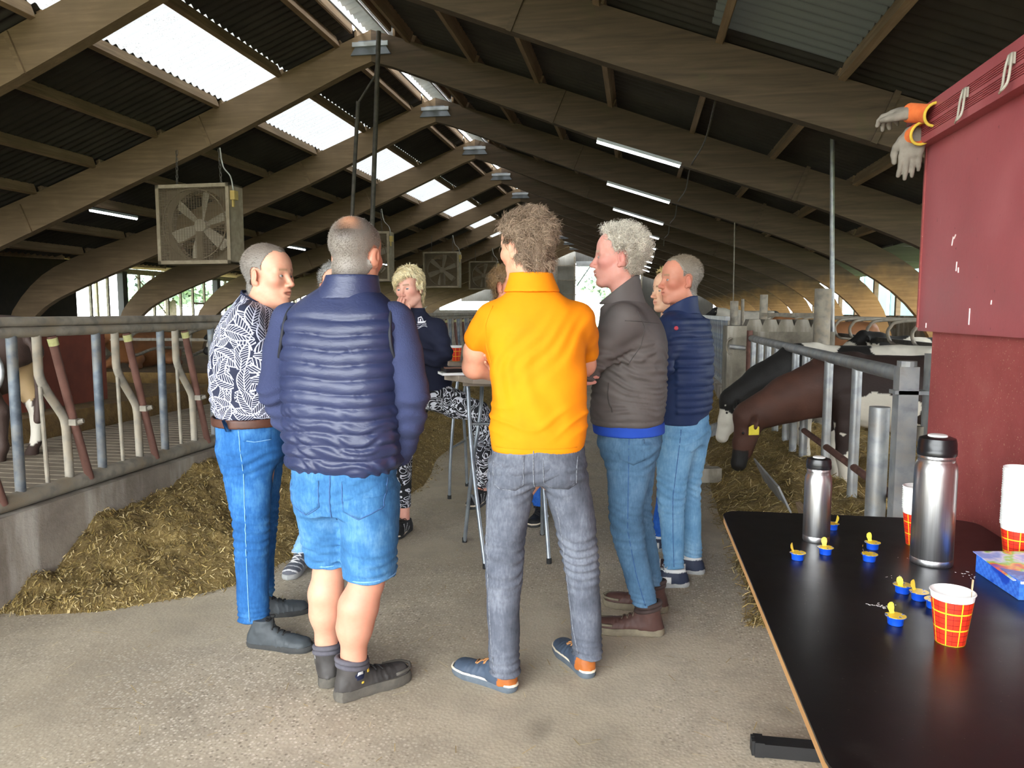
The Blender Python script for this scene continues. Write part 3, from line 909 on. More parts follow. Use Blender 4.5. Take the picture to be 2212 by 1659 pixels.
MB().box((.13, -.02, .62), (.06, .12, 1.24)).build('back_plate', M_galv, gp)
MB().box((.06, .02, .35), (.1, .05, .1)).build('hinge', M_galvd, gp)
MB().box((.06, .02, .8), (.1, .05, .08)).build('hinge', M_galvd, gp)
pipe('steel_post', [(1.36, 4.55, 0), (1.36, 4.55, .93)], .055, M_galv, 'short free-standing round steel post before the gate', 'post', 16)
bw = empty('wall_block', kind='structure')
MB().box((1.26, 10.35, .63), (.24, .5, 1.3)).build('block', M_block, bw)
MB().box((1.95, 10.6, .6), (1.15, .4, 1.2)).build('block', M_block, bw)
pz = MB().prism([(-.13, 0), (.13, 0), (.07, .16), (-.07, .16)], -.18, .18, rotx(math.pi / 2)).build('block_stud', M_block, bw)
pz.location = (1.52, 10.6, 1.2)
for i, x in enumerate((1.72, 1.92, 2.12, 2.34)): share(pz, (x, 10.6, 1.2))
MB().tube([(1.42, 10.2, .35), (1.42, 10.2, 1.22)], .05, 12).build('rusty_post', M_rust, bw, True, sharp=40)
lk = empty('gate_latch', (1.16, 10.05, 1.02), label='small steel gate latch on the concrete block', cat='latch')
MB().tube([(0, 0, 0), (.2, 0, -.02)], .03, 10).build('bolt', M_galv, lk, True, sharp=40)
aa = np.linspace(-1.9, 1.9, 12)
MB().tube(np.c_[-.05 * np.cos(aa) + .02, 0 * aa, .1 * np.sin(aa)], .012, 8).build('hook', M_galvd, lk, True)
for i, (x, y, z, r_) in enumerate(((2.29, 10.1, 1.75, .1), (1.75, 11.2, 1.7, .055), (1.42, 11.8, 1.62, .06), (1.62, 12.4, 1.66, .025))):
    pipe('steel_post', [(x, y, 0), (x, y, z)], r_, M_galvd, ['thick grey round post at the end of the concrete block wall', 'grey post left of the brown lying cow', 'grey post at the end of the far feed fence', 'slim dark rod beside the far feed fence'][i], 'post', 14)
fr = empty('feed_fence', (1.3, 0, 0), label='grey feed fence receding behind the man in navy', cat='fence')
MB().box((0, 18, 1.36), (.06, 13, .06)).build('top_rail', M_galv, fr)
MB().box((0, 18, .4), (.06, 13, .05)).build('bottom_rail', M_galv, fr)
MB().box((0, 18, .17), (.16, 13, .34)).build('foot_kerb', M_kerb, fr)
b0 = MB().tube([(0, 0, .4), (0, 0, 1.35)], .022, 8).build('upright_bar', M_blue_galv, fr, True, sharp=40)
b0.location = (0, 11.7, 0)
for y in np.arange(12.0, 24.4, 0.3): share(b0, (0, y, 0))
fr2 = MB().beam((1.72, 11.2, 1.42), (2.3, 10.1, 1.42), .05, .05).build('pen_rail', M_galvd)
tag(fr2, 'short steel rail above the concrete block studs', 'rail')
lr0 = None
for i, y in enumerate(np.arange(10.9, 27, 1.12)):
    r = empty('cubicle_divider', (4.0, y, -.05), label=ORD[i] + ' looped cubicle divider counting from the concrete block wall', cat='cubicle divider', group='cubicle dividers beyond the heifer pen')
    if lr0 is None:
        P = catmull([(2.6, 0, 1.3), (1.4, 0, 1.36), (.25, 0, 1.36), (.03, 0, 1.26), (.0, 0, 1.12), (.1, 0, .98), (.4, 0, .9), (.75, 0, .45), (.8, 0, .1)], 5)
        lr0 = MB().tube(P, .028, 8).build('loop_tube', M_galvd, r, True)
        lr1 = MB().tube([(.35, 0, .93), (.55, 0, .5), (2.5, 0, .5)], .024, 8).build('lower_tube', M_galvd, r, True)
    else:
        share(lr0, (0, 0, 0), parent=r); share(lr1, (0, 0, 0), parent=r)
for z, x, l in ((.98, 4.15, 'long neck rail through the cubicle loops beyond the heifer pen'), (.68, 3.9, 'dark lower rail along the front of the cubicle row beyond the pen')):
    tag(MB().beam((x, 10.4, z), (x, 27, z), .06, .07).build('neck_rail', M_pipe), l, 'rail')
tag(MB().beam((2.35, 10.3, .95), (4.6, 10.3, .95), .08, .16).build('cross_rail', M_pipe), 'dark horizontal beam behind the backs of the heifers', 'rail')
MB().box((5.3, 18.5, .2), (2.6, 17, .3)).build('kerb_cubicle_right', M_dung)['kind'] = 'structure'
# ================================================================ RED CABIN WALL
def m_redpaint():
    t = NT('weathered_red_paint')
    n = t.noise(2.2, 5, 0.6)
    c = t.ramp(n, [(0.3, '#8a3c3f'), (0.55, '#9c4c4f'), (0.75, '#a55a5c')])
    sc = t.ramp(t.noise(9, 4, 0.7, t.mapped((1, 3, 0.8))), [(0.66, 0.0), (0.78, 0.35)])
    c = t.mix(sc, c, '#b88482')
    dk = t.ramp(t.noise(40, 2, 0.5), [(0.7, 0.0), (0.78, 0.6)])
    c = t.mix(dk, c, '#4a2426')
    t.color(c).rough(t.ramp(n, [(0.3, 0.38), (0.7, 0.55)])).bump(t.noise(35, 4, 0.6), 0.12, 0.004)
    return t.m
M_red = m_redpaint()
def m_redlow():
    t = NT('dusty_red_paint')
    n = t.noise(3, 6, 0.7)
    c = t.ramp(n, [(0.3, '#7c3230'), (0.55, '#8e403d'), (0.75, '#98524b')])
    sp = t.ramp(t.noise(120, 2, 0.6), [(0.66, 0.0), (0.72, 0.6)])
    t.color(t.mix(sp, c, '#b99b78')).rough(0.75).bump(t.noise(80, 4, 0.7), 0.3, 0.004)
    return t.m
M_redlow = m_redlow()
cab = empty('wall_cabin', kind='structure')
MB().box((1.9, 1.0, 1.79), (1.4, 5.1, .80)).build('upper_panel', M_red, cab)
MB().box((1.93, .95, .695), (1.4, 5.02, 1.382)).build('lower_panel', M_redlow, cab)
MB().box((1.205, 3.548, 1.80), (.02, .014, .8)).build('edge_strip', M_redlow, cab)
MB().box((1.212, 1.0, 1.391), (.02, 5.1, .012)).build('seam_strip', M_red, cab)
prof = [(1.15, 2.16), (1.15, 2.185)]
for z0 in (2.19, 2.238):
    for i in range(5):
        z = z0 + i * .0075
        prof += [(1.15, z), (1.1545, z + .0012), (1.1545, z + .0028), (1.15, z + .004)]
prof += [(1.15, 2.31), (1.156, 2.316), (1.215, 2.316), (1.215, 2.16)]
n = len(prof)
V = np.array([[x, y, z] for y in (-1.6, 3.66) for x, z in prof])
F = [list(range(n)), [n + i for i in range(n)][::-1]] + [[i, n + i, n + (i + 1) % n, (i + 1) % n] for i in range(n)]
mesh_obj('grooved_trim', V, F, M_red, cab, False)
MB().box((1.9, 1.0, 2.25), (1.36, 5.0, .1)).build('cabin_top', M_red, cab)
M_scr = simple('pale_scratches', '#d8c3c1', '#e2d4d2', 5, 0.7)
for (y, z, l, a) in ((3.22, 1.74, .035, .3), (3.2, 1.755, .02, .8), (3.17, 1.64, .035, .1), (3.15, 1.625, .02, -.1), (3.03, 1.45, .06, .02), (3.45, 1.41, .02, .0), (2.86, 1.50, .015, .2)):
    MB().box((1.1985, y, z), (.003, .004, l), rotx(a)).build('scratch', M_scr, cab)

# clip hooks on the grooved trim
M_hook = simple('pale_plastic_clip', '#8d8779', '#a49e90', 20, 0.5)
def clip_hook(y, z, label):
    r = empty('clip_hook', (1.145, y, z), label=label, cat='hook', group='clip hooks on the red trim')
    MB().box((-.004, 0, .055), (.012, .022, .035)).build('clip_plate', M_hook, r)
    P = catmull([(-.008, .012, .07), (-.014, .02, .03), (-.02, .016, -.02), (-.03, 0, -.04), (-.02, -.016, -.02), (-.014, -.016, .03), (-.008, -.008, .07)], 4)
    MB().tube(P, .0045, 8).build('clip_loop', M_hook, r, True)
    MB().tube([(-.02, .0, -.03), (-.03, .014, -.045), (-.022, .03, -.043)], .003, 6).build('clip_tip', M_galvd, r, True)
clip_hook(3.02, 2.19, 'pale clip hook on the red trim right of the work gloves')
clip_hook(2.68, 2.2, 'pale clip hook cut by the edge of the picture')

# ================================================================ BLACK TABLE
def m_blacktop():
    t = NT('black_laminate')
    sp = t.ramp(t.noise(170, 2, 0.5), [(0.735, 0.0), (0.76, 0.35)])
    sm = t.ramp(t.noise(7, 5, 0.7), [(0.62, 0.0), (0.8, 0.12)])
    c = t.mix(sp, '#0d0d0f', '#8d877c')
    c = t.mix(sm, c, '#5a5650')
    t.color(c).rough(t.ramp(t.noise(5, 4, 0.6), [(0.3, 0.3), (0.7, 0.4)]))
    t.b.inputs['Specular IOR Level'].default_value = 0.5
    t.bump(t.noise(300, 2, 0.5), 0.05, 0.001)
    return t.m
M_top = m_blacktop()
M_ply = m_wood('table_plywood_edge', '#8a6338', '#a97d4d', '#bd9463', 'y', 0.6)
def rrect(x0, x1, y0, y1, r, n=8):
    P = []
    for cx, cy, a0 in ((x1 - r, y1 - r, 0), (x0 + r, y1 - r, 90), (x0 + r, y0 + r, 180), (x1 - r, y0 + r, 270)):
        for a in np.linspace(a0, a0 + 90, n):
            P.append((cx + r * math.cos(math.radians(a)), cy + r * math.sin(math.radians(a))))
    return P
tb = empty('folding_table', (0, 0, 0), label='long black folding table with plywood edge beside the red wall', cat='table')
MB().prism(rrect(.31, 1.155, 1.16, 2.79, .07), .7445, .75).build('table_top', M_top, tb)
MB().prism(rrect(.311, 1.154, 1.161, 2.789, .07), .724, .7445).build('plywood_edge', M_ply, tb)
for y in (1.42, 2.5):
    MB().box((.72, y, .03), (.6, .055, .045)).build('foot_bar', M_black, tb)
    e = MB()
    e.box((.418, y, .032), (.03, .06, .05))
    for i in range(5): e.box((.4, y - .02 + i * .01, .033), (.012, .005, .05))
    e.build('foot_cap', M_black, tb)
    MB().box((.73, y, .38), (.05, .05, .7)).build('leg', M_black, tb)
    MB().box((.73, y, .70), (.6, .05, .04)).build('cross_bar', M_black, tb)

M_steel = NT('brushed_steel')
M_steel.color(M_steel.ramp(M_steel.noise(3, 4, 0.6, M_steel.mapped((40, 40, 1))), [(0.3, '#a9a8a8'), (0.7, '#c9c8c8')])).rough(0.34).set(Metallic=1.0)
M_steel = M_steel.m
M_plast = simple('black_plastic', '#0e0e10', '#17171a', 8, 0.3)
M_whitep = simple('white_plastic', '#dcdcd8', '#e8e8e4', 8, 0.35)
def thermos(x, y, r, h, label):
    t = empty('thermos_flask', (x, y, .75), label=label, cat='thermos', group='thermos flasks on the black table')
    k = r / .04
    zc = h * .80
    MB().lathe([(0, 0), (r * .96, 0), (r, .004), (r, .018), (r * .985, .0195), (r, .021), (r, zc - .03), (r * .97, zc - .012), (r * .87, zc), (0, zc)], 40).build('flask_body', M_steel, t, True, sharp=35)
    MB().lathe([(0, zc - .001), (r * .86, zc - .001), (r * .86, zc + .006), (r * .8, zc + .008), (r * .86, zc + .011), (r * .84, zc + .017), (0, zc + .017)], 40).build('neck_ring', M_steel, t, True, sharp=35)
    z = zc + .017
    H = h - z
    MB().lathe([(0, z), (r * .9, z), (r * .92, z + H * .08), (r * .92, z + H * .3), (r * .9, z + H * .33), (r * .9, z + H * .6), (r * .84, z + H * .84), (r * .6, z + H * .93), (0, z + H * .93)], 36).build('pour_cap', M_plast, t, True, sharp=35)
    MB().lathe([(0, z + H * .92), (r * .46, z + H * .92), (r * .45, z + H), (r * .36, z + H * 1.03), (0, z + H * 1.03)], 24).build('push_button', M_whitep, t, True, sharp=35)
thermos(.565, 2.46, .0405, .268, 'small steel thermos flask on the black table, standing toward the heifers')
thermos(.842, 2.29, .0555, .372, 'large steel thermos flask on the black table next to the red wall')

def m_plaid():
    t = NT('red_plaid_paper')
    u, v, _ = t.sep(t.tc('UV'))
    def band(x, freq, w, off=0.0):
        f = t.math('FRACT', t.math('ADD', t.math('MULTIPLY', x, freq), off))
        return t.math('LESS_THAN', f, w)
    yel = t.math('MAXIMUM', band(u, 8, 0.08), band(v, 27, 0.085, .05))
    thin = t.math('MAXIMUM', band(u, 8, 0.035, -.5), t.math('MAXIMUM', band(v, 27, 0.035, -.3), band(v, 27, 0.035, -.65)))
    blk = t.math('MULTIPLY', band(u, 8, 0.2, .06), band(v, 27, .2, .11))
    c = t.mix(thin, '#d6321c', '#7c1410')
    c = t.mix(blk, c, '#3a2a12')
    c = t.mix(yel, c, '#f0c52a')
    t.color(c).rough(0.45)
    return t.m
M_plaid = m_plaid()
M_paper = simple('white_cup_paper', '#e9e9e6', '#f2f2f0', 6, 0.5)
def cup_tree(label, group):
    t = empty('paper_cup', (0, 0, 0), label=label, cat='cup', group=group)
    MB().lathe([(.0292, .0), (.0298, .001), (.04198, .0995)], 40, caps=False).build('plaid_wrap', M_plaid, t, True, uv=True)
    MB().lathe([(.04198, .0995), (.0435, .112)], 40, caps=False).build('white_band', M_paper, t, True)
    a = np.linspace(0, 2 * np.pi, 32, endpoint=False)
    MB().tube(np.c_[.0437 * np.cos(a), .0437 * np.sin(a), 0 * a + .1135], .0019, 8, closed=True).build('rolled_rim', M_paper, t, True)
    MB().lathe([(0, .006), (.0285, .006), (.0425, .113)], 32, caps=False).build('inner_wall', M_paper, t, True)
    return t
c0 = cup_tree('single red plaid paper cup with a wooden stirrer, nearest on the black table', 'paper cups on the black table')
c0.location = (.685, 1.735, .75); c0.rotation_euler = (0, 0, 0.9)
M_stir = simple('birch_stirrer', '#b89b74', '#c9ae88', 20, 0.7)
st = MB().beam((.035, -.0, .03), (.044, .012, .138), .006, .0015, (1, 0, 0)).build('wooden_stirrer', M_stir, None)
st.location = (.685, 1.735, .75)
tag(st, 'flat wooden stirrer standing in the nearest paper cup', 'stirrer')
def cup_stack(x, y, n, lab, dz=.0068):
    for i in range(n):
        c = copy_tree(c0)
        c.location = (x + random.uniform(-.0006, .0006), y + random.uniform(-.0006, .0006), .75 + i * dz)
        c.rotation_euler = (0, 0, 0.5 + 0.0 * i)
        c['group'] = lab
        c['label'] = ORD[n - 1 - i] + ' paper cup from the top of the ' + lab if 0 < i < n - 1 else ('bottom cup showing its plaid in the ' if i == 0 else 'topmost open cup of the ') + lab
cup_stack(.863, 2.47, 11, 'short cup stack half behind the large thermos')
cup_stack(1.082, 2.33, 25, 'tall cup stack by the red wall')

# creamer tubs
def m_lid():
    t = NT('yellow_blue_foil_lid')
    n = t.noise(70, 2, 0.5)
    t.color(t.ramp(n, [(0.0, '#e8c63a'), (0.52, '#ecd255'), (0.56, '#f3efe2'), (0.6, '#2b4fb4'), (0.66, '#2b4fb4'), (0.7, '#ecd255')], 'CONSTANT')).rough(0.35).set(Metallic=0.1)
    return t.m
M_lid = m_lid(); M_yfoil = simple('yellow_foil', '#e6c62f', '#f2dc5a', 30, 0.35)
M_tub = simple('blue_creamer_plastic', '#0e3fae', '#1450c8', 20, 0.3)
M_milk = simple('white_milk_film', '#e8e6dd', '#f2f1ea', 20, 0.3)
def creamer():
    r = empty('creamer_tub', (0, 0, 0), cat='creamer', group='blue creamer tubs on the black table')
    MB().lathe([(0, 0), (.0155, 0), (.0165, .001), (.0178, .017), (.0185, .0185), (.0225, .019), (.0225, .0202), (.018, .0203), (.017, .012), (0, .012)], 28).build('tub', M_tub, r, True, sharp=40)
    # foil lid, two thirds still stuck down, its tab peeled upright
    P = [(.0228 * math.cos(a), .0228 * math.sin(a)) for a in np.linspace(math.radians(30), math.radians(330), 22)]
    MB().prism(P, .0206, .0211).build('foil_lid', M_lid, r)
    tab = []
    for i, (d, z) in enumerate(((.012, .021), (.015, .026), (.0175, .033), (.0185, .041), (.0175, .046))):
        w = (.006, .0062, .0085, .0075, .003)[i]
        tab += [(d, -w, z), (d, w, z)]
    tab = np.array(tab); both = np.vstack([tab, tab + np.array([.0006, 0, 0])])
    F = []
    for i in range(4): F += [[2 * i, 2 * i + 1, 2 * i + 3, 2 * i + 2], [10 + 2 * i, 12 + 2 * i, 13 + 2 * i, 11 + 2 * i]]
    mesh_obj('peeled_tab', both, F, M_yfoil, r)
    MB().lathe([(0, .0123), (.0165, .0123)], 20).build('milk_residue', M_milk, r)
    return r
cr = creamer()
spots = [((.47, 2.26), 2.6, 'blue creamer tub nearest the table edge, before the small thermos'), ((.562, 2.325), 1.6, 'blue creamer tub with upright yellow tab at the foot of the small thermos'),
         ((.672, 2.28), 2.9, 'blue creamer tub whose yellow tab points left, between the thermoses'), ((.715, 2.40), 1.9, 'blue creamer tub with tall yellow tab between the thermoses, farther back'),
         ((.646, 2.60), 0.2, 'blue creamer tub half hidden behind the small thermos'), ((.682, 2.03), 4.0, 'first creamer tub of the three in a row behind the single cup'),
         ((.706, 1.985), 2.2, 'middle creamer tub of the three in a row behind the single cup'), ((.724, 1.935), 5.0, 'creamer tub touching the single plaid cup'),
         ((.598, 1.815), 1.9, 'lone blue creamer tub left of the single plaid cup')]
for i, ((x, y), a, l) in enumerate(spots):
    o = cr if i == 0 else copy_tree(cr)
    o.location = (x, y, .75); o.rotation_euler = (0, 0, a); o['label'] = l

# blue biscuit box, torn open
def m_box():
    t = NT('blue_checked_carton')
    ch = t.new('ShaderNodeTexChecker'); ch.inputs['Scale'].default_value = 95
    t.link(t.tc(), ch.inputs['Vector'])
    c = t.mix(ch.outputs['Fac'], '#1d54c4', '#4b84e0')
    e = t.ramp(t.noise(12, 3, 0.5), [(0.55, 0.0), (0.6, 1.0)])
    t.color(t.mix(e, c, '#0c3fb0')).rough(0.35)
    return t.m
M_box = m_box()
def m_boxtop():
    t = NT('printed_carton_top')
    n = t.noise(14, 3, 0.5)
    t.color(t.ramp(n, [(0.0, '#3b63c9'), (0.42, '#8fa0dd'), (0.5, '#d8d3e6'), (0.56, '#8cc63a'), (0.6, '#e9a23c'), (0.66, '#d4532c'), (0.72, '#8a4fb0')])).rough(0.35)
    return t.m
bx = empty('biscuit_box', (.95, 2.02, .75), math.radians(4), label='open blue checked biscuit box at the edge of the black table', cat='box')
MB().box((.09, .105, .026), (.18, .21, .05)).build('carton', M_box, bx)
MB().box((.085, .115, .0535), (.185, .2, .002), rotx(.05) @ roty(-.03)).build('torn_lid', m_boxtop(), bx)
MB().box((.062, -.001, .026), (.05, .001, .032)).build('white_label', M_paper, bx)
bar = MB()
for i in range(11): bar.box((.042 + i * .004, -.0018, .022), (.0016 if i % 3 else .0026, .0006, .02))
bar.build('barcode', M_plast, bx)
MB().box((.03, .0, .047), (.06, .004, .006), rotz(.2)).build('torn_flap', M_paper, bx)
# milk smears on the table
sm = MB(); g = np.random.default_rng(5)
for (x, y, n, s) in ((.60, 1.93, 26, .03), (.9, 2.2, 12, .045), (.80, 2.33, 8, .03), (.71, 2.15, 6, .03)):
    for i in range(n):
        a = g.uniform(0, 6.28); L = g.uniform(.002, .008)
        sm.box((x + g.normal(0, s * .5), y + g.normal(0, s * .35), .7503), (L, .0012, .0004), rotz(a))
o = sm.build('milk_smears', M_milk); tag(o, 'dried white milk smears and crumbs on the black tabletop', 'smears', kind='stuff')
# ================================================================ IMPLICIT SURFACES (bodies, clothes, animals)
class SDF:
    def __init__(s, lo, hi, res):
        s.lo = np.asarray(lo, float); s.res = res
        s.n = np.ceil((np.asarray(hi, float) - s.lo) / res).astype(int) + 1
        s.d = np.full(s.n, 0.08, dtype=np.float32)
    def _sub(s, lo, hi, m):
        a = np.clip(np.floor((np.asarray(lo) - m - s.lo) / s.res).astype(int), 0, s.n)
        b = np.clip(np.ceil((np.asarray(hi) + m - s.lo) / s.res).astype(int) + 1, 0, s.n)
        if np.any(b <= a): return None, None
        ax = [s.lo[i] + s.res * np.arange(a[i], b[i]) for i in range(3)]
        G = np.stack(np.meshgrid(*ax, indexing='ij'), -1)
        return tuple(slice(a[i], b[i]) for i in range(3)), G
    def put(s, fn, lo, hi, k=0.02, op='u'):
        sl, G = s._sub(lo, hi, k + 2.5 * s.res)
        if sl is None: return s
        v = fn(G); d = s.d[sl]
        if op == 'u':
            h = np.maximum(k - np.abs(d - v), 0) / max(k, 1e-6)
            s.d[sl] = np.minimum(d, v) - h * h * k * .25
        elif op == 's':
            v = -v
            h = np.maximum(k - np.abs(d - v), 0) / max(k, 1e-6)
            s.d[sl] = np.maximum(d, v) + h * h * k * .25
        return s
    def cone(s, a, b, ra, rb, k=0.02, op='u', flat=None):
        a = np.asarray(a, float); b = np.asarray(b, float); ab = b - a; L2 = ab @ ab + 1e-12
        r = max(ra, rb)
        def fn(G):
            q = G - a
            t = np.clip((q @ ab) / L2, 0, 1)
            w = q - t[..., None] * ab
            return np.sqrt((w * w).sum(-1)) - (ra + (rb - ra) * t)
        return s.put(fn, np.minimum(a, b) - r, np.maximum(a, b) + r, k, op)
    def chain(s, P, R, k=0.015):
        for i in range(len(P) - 1): s.cone(P[i], P[i + 1], R[i], R[i + 1], k)
        return s
    def ell(s, c, r, k=0.02, op='u', R=None):
        c = np.asarray(c, float); r = np.asarray(r, float)
        def fn(G):
            q = G - c
            if R is not None: q = q @ R
            k0 = np.sqrt(((q / r) ** 2).sum(-1)); k1 = np.sqrt(((q / r ** 2) ** 2).sum(-1)) + 1e-9
            return k0 * (k0 - 1) / k1
        m = r.max() if R is not None else r
        return s.put(fn, c - m, c + m, k, op)
    def loft(s, L, axis=2, k=0.02, op='u', pw=2.0, cap=True):
        # rows: (s, cu, cv, ru, rv[, yaw]) along the axis; u, v the two other axes in order
        L = np.array([list(r) + [0] * (6 - len(r)) for r in L], float)
        L = L[np.argsort(L[:, 0])]
        D = catmull(L, 6)
        ss = D[:, 0]
        o = [i for i in range(3) if i != axis]
        lo = np.zeros(3); hi = np.zeros(3)
        m = np.maximum(D[:, 3], D[:, 4])
        lo[axis], hi[axis] = ss.min(), ss.max()
        lo[o[0]], hi[o[0]] = (D[:, 1] - m).min(), (D[:, 1] + m).max()
        lo[o[1]], hi[o[1]] = (D[:, 2] - m).min(), (D[:, 2] + m).max()
        def fn(G):
            t = G[..., axis]
            f = [np.interp(t, ss, D[:, j]) for j in range(1, 6)]
            u = G[..., o[0]] - f[0]; v = G[..., o[1]] - f[1]
            c, sn = np.cos(f[4]), np.sin(f[4])
            u, v = u * c + v * sn, -u * sn + v * c
            ru = np.maximum(f[2], 1e-3); rv = np.maximum(f[3], 1e-3)
            if pw == 2.0:
                k0 = np.sqrt((u / ru) ** 2 + (v / rv) ** 2); k1 = np.sqrt((u / ru ** 2) ** 2 + (v / rv ** 2) ** 2) + 1e-9
                d = k0 * (k0 - 1) / k1
                d = np.where(k0 < .3, -np.minimum(ru, rv) * .7, d)
            else:
                k0 = ((np.abs(u) / ru) ** pw + (np.abs(v) / rv) ** pw) ** (1 / pw)
                d = (k0 - 1) * np.minimum(ru, rv)
            if cap: d = np.maximum(d, np.maximum(ss[0] - t, t - ss[-1]))
            return d
        return s.put(fn, lo, hi, k, op)
    def plane(s, n, c, k=0.0):
        # keep the side where n.p < c
        n = np.asarray(n, float); n = n / np.linalg.norm(n)
        ax = [s.lo[i] + s.res * np.arange(s.n[i]) for i in range(3)]
        v = (ax[0][:, None, None] * n[0] + ax[1][None, :, None] * n[1] + ax[2][None, None, :] * n[2]) - c
        s.d = np.maximum(s.d, v.astype(np.float32))
        return s
    def shell(s, t):
        s.d = np.abs(s.d) - t
        return s
    def disp(s, fn, band=0.05):
        idx = np.nonzero(np.abs(s.d) < band)
        P = np.stack(idx, -1) * s.res + s.lo
        s.d[idx] -= fn(P).astype(np.float32)
        return s
    def mesh(s):
        d = s.d
        d = np.pad(d, 1, constant_values=0.05)
        ins = d < 0
        nx, ny, nz = d.shape
        c = np.zeros((nx - 1, ny - 1, nz - 1), dtype=np.int8)
        for i in (0, 1):
            for j in (0, 1):
                for k in (0, 1):
                    c += ins[i:nx - 1 + i, j:ny - 1 + j, k:nz - 1 + k]
        act = (c > 0) & (c < 8)
        I = np.stack(np.nonzero(act), -1)
        ids = np.full(act.shape, -1, dtype=np.int64)
        ids[act] = np.arange(len(I))
        acc = np.zeros((len(I), 3)); cnt = np.zeros(len(I))
        corners = [(i, j, k) for i in (0, 1) for j in (0, 1) for k in (0, 1)]
        val = {q: d[I[:, 0] + q[0], I[:, 1] + q[1], I[:, 2] + q[2]] for q in corners}
        for q in corners:
            for axx in range(3):
                if q[axx] == 0:
                    q2 = list(q); q2[axx] = 1; q2 = tuple(q2)
                    a, b = val[q], val[q2]
                    m = (a < 0) != (b < 0)
                    t = np.where(m, a / np.where(m, a - b, 1), 0)
                    p = np.tile(np.array(q, float), (len(I), 1)); p[:, axx] += t
                    acc[m] += p[m]; cnt[m] += 1
        V = (I + acc / np.maximum(cnt, 1)[:, None] - 1) * s.res + s.lo
        F = []
        for axx in range(3):
            o1, o2 = [(1, 2), (2, 0), (0, 1)][axx]
            sl0 = [slice(None)] * 3; sl1 = [slice(None)] * 3
            sl0[axx] = slice(0, -1); sl1[axx] = slice(1, None)
            A = ins[tuple(sl0)]; B = ins[tuple(sl1)]
            E = np.stack(np.nonzero(A != B), -1)
            keep = (E[:, o1] > 0) & (E[:, o2] > 0) & (E[:, o1] < d.shape[o1] - 1) & (E[:, o2] < d.shape[o2] - 1)
            E = E[keep]
            fl = A[E[:, 0], E[:, 1], E[:, 2]]
            q = []
            for da, db in ((0, 0), (-1, 0), (-1, -1), (0, -1)):
                e = E.copy(); e[:, o1] += da; e[:, o2] += db
                q.append(ids[e[:, 0], e[:, 1], e[:, 2]])
            q = np.stack(q, -1)
            q[~fl] = q[~fl][:, ::-1]
            F.append(q)
        F = np.vstack(F)
        F = F[(F >= 0).all(1)]
        vol = np.einsum('ij,ij->i', V[F[:, 0]], np.cross(V[F[:, 1]], V[F[:, 2]])).sum() + np.einsum('ij,ij->i', V[F[:, 0]], np.cross(V[F[:, 2]], V[F[:, 3]])).sum()
        return V, (F if vol > 0 else F[:, ::-1])
def smooth_mesh(V, F, it=2, lam=0.5):
    n = len(V)
    E = np.vstack([F[:, [0, 1]], F[:, [1, 2]], F[:, [2, 3]], F[:, [3, 0]]])
    E = np.vstack([E, E[:, ::-1]])
    deg = np.bincount(E[:, 0], minlength=n)[:, None]
    for _ in range(it):
        A = np.stack([np.bincount(E[:, 0], V[E[:, 1], i], n) for i in range(3)], -1) / np.maximum(deg, 1)
        V = V + lam * (A - V)
    return V
def merge(parts):
    V = []; F = []; n = 0; C = []
    for p in parts:
        V.append(p[0]); F.append(np.asarray(p[1]) + n); n += len(p[0])
        if len(p) > 2: C.append(np.broadcast_to(np.asarray(p[2], float), (len(p[0]), 3)))
    return np.vstack(V), np.vstack(F), (np.vstack(C) if C else None)
def normals(V, F):
    N = np.zeros_like(V)
    a = np.cross(V[F[:, 2]] - V[F[:, 0]], V[F[:, 3]] - V[F[:, 1]])
    for i in range(4): np.add.at(N, F[:, i], a)
    return N / (np.linalg.norm(N, axis=1, keepdims=True) + 1e-12)
def cyl_uv(V, c=(0, 0), yaw=0.0, R=0.2):
    a = np.arctan2(V[:, 0] - c[0], V[:, 1] - c[1]) - yaw
    a = (a + np.pi) % (2 * np.pi) - np.pi
    return np.c_[a * R, V[:, 2]]

# ---------------------------------------------------------------- materials of people
def m_skin(name, tint=(1, 1, 1)):
    t = NT(name)
    c = t.attr('Col')
    n = t.noise(45, 4, 0.6)
    c = t.mix(t.ramp(n, [(0.4, 0.0), (0.75, 0.25)]), c, '#c4735c')
    t.color(c).rough(0.5)
    t.b.inputs['Subsurface Weight'].default_value = 0.08
    t.b.inputs['Subsurface Radius'].default_value = (0.01, 0.004, 0.002)
    t.b.inputs['Specular IOR Level'].default_value = 0.35
    t.bump(t.noise(220, 3, 0.6), 0.08, 0.002)
    return t.m
M_skin = m_skin('skin')
M_hair = m_vcol('hair_strands', 0.55, 0.4)
M_eye = m_vcol('eye_surface', 0.15, 0.6)
def m_cloth(name, c1, c2, scale=3.0, rough=0.85, weave=900, wb=0.15, fold=0.0, sheen=0.0):
    t = NT(name)
    c = t.ramp(t.noise(scale, 4, 0.6), [(0.3, c1), (0.7, c2)])
    t.color(c).rough(rough)
    t.b.inputs['Specular IOR Level'].default_value = 0.25
    if sheen: t.b.inputs['Sheen Weight'].default_value = sheen
    h = t.noise(weave, 2, 0.6)
    if fold:
        h = t.math('ADD', t.math('MULTIPLY', h, 0.25), t.math('MULTIPLY', t.noise(16, 3, 0.55, t.mapped((1, 1, 1.6)), 1.2), fold))
    t.bump(h, wb, 0.004)
    return t.m
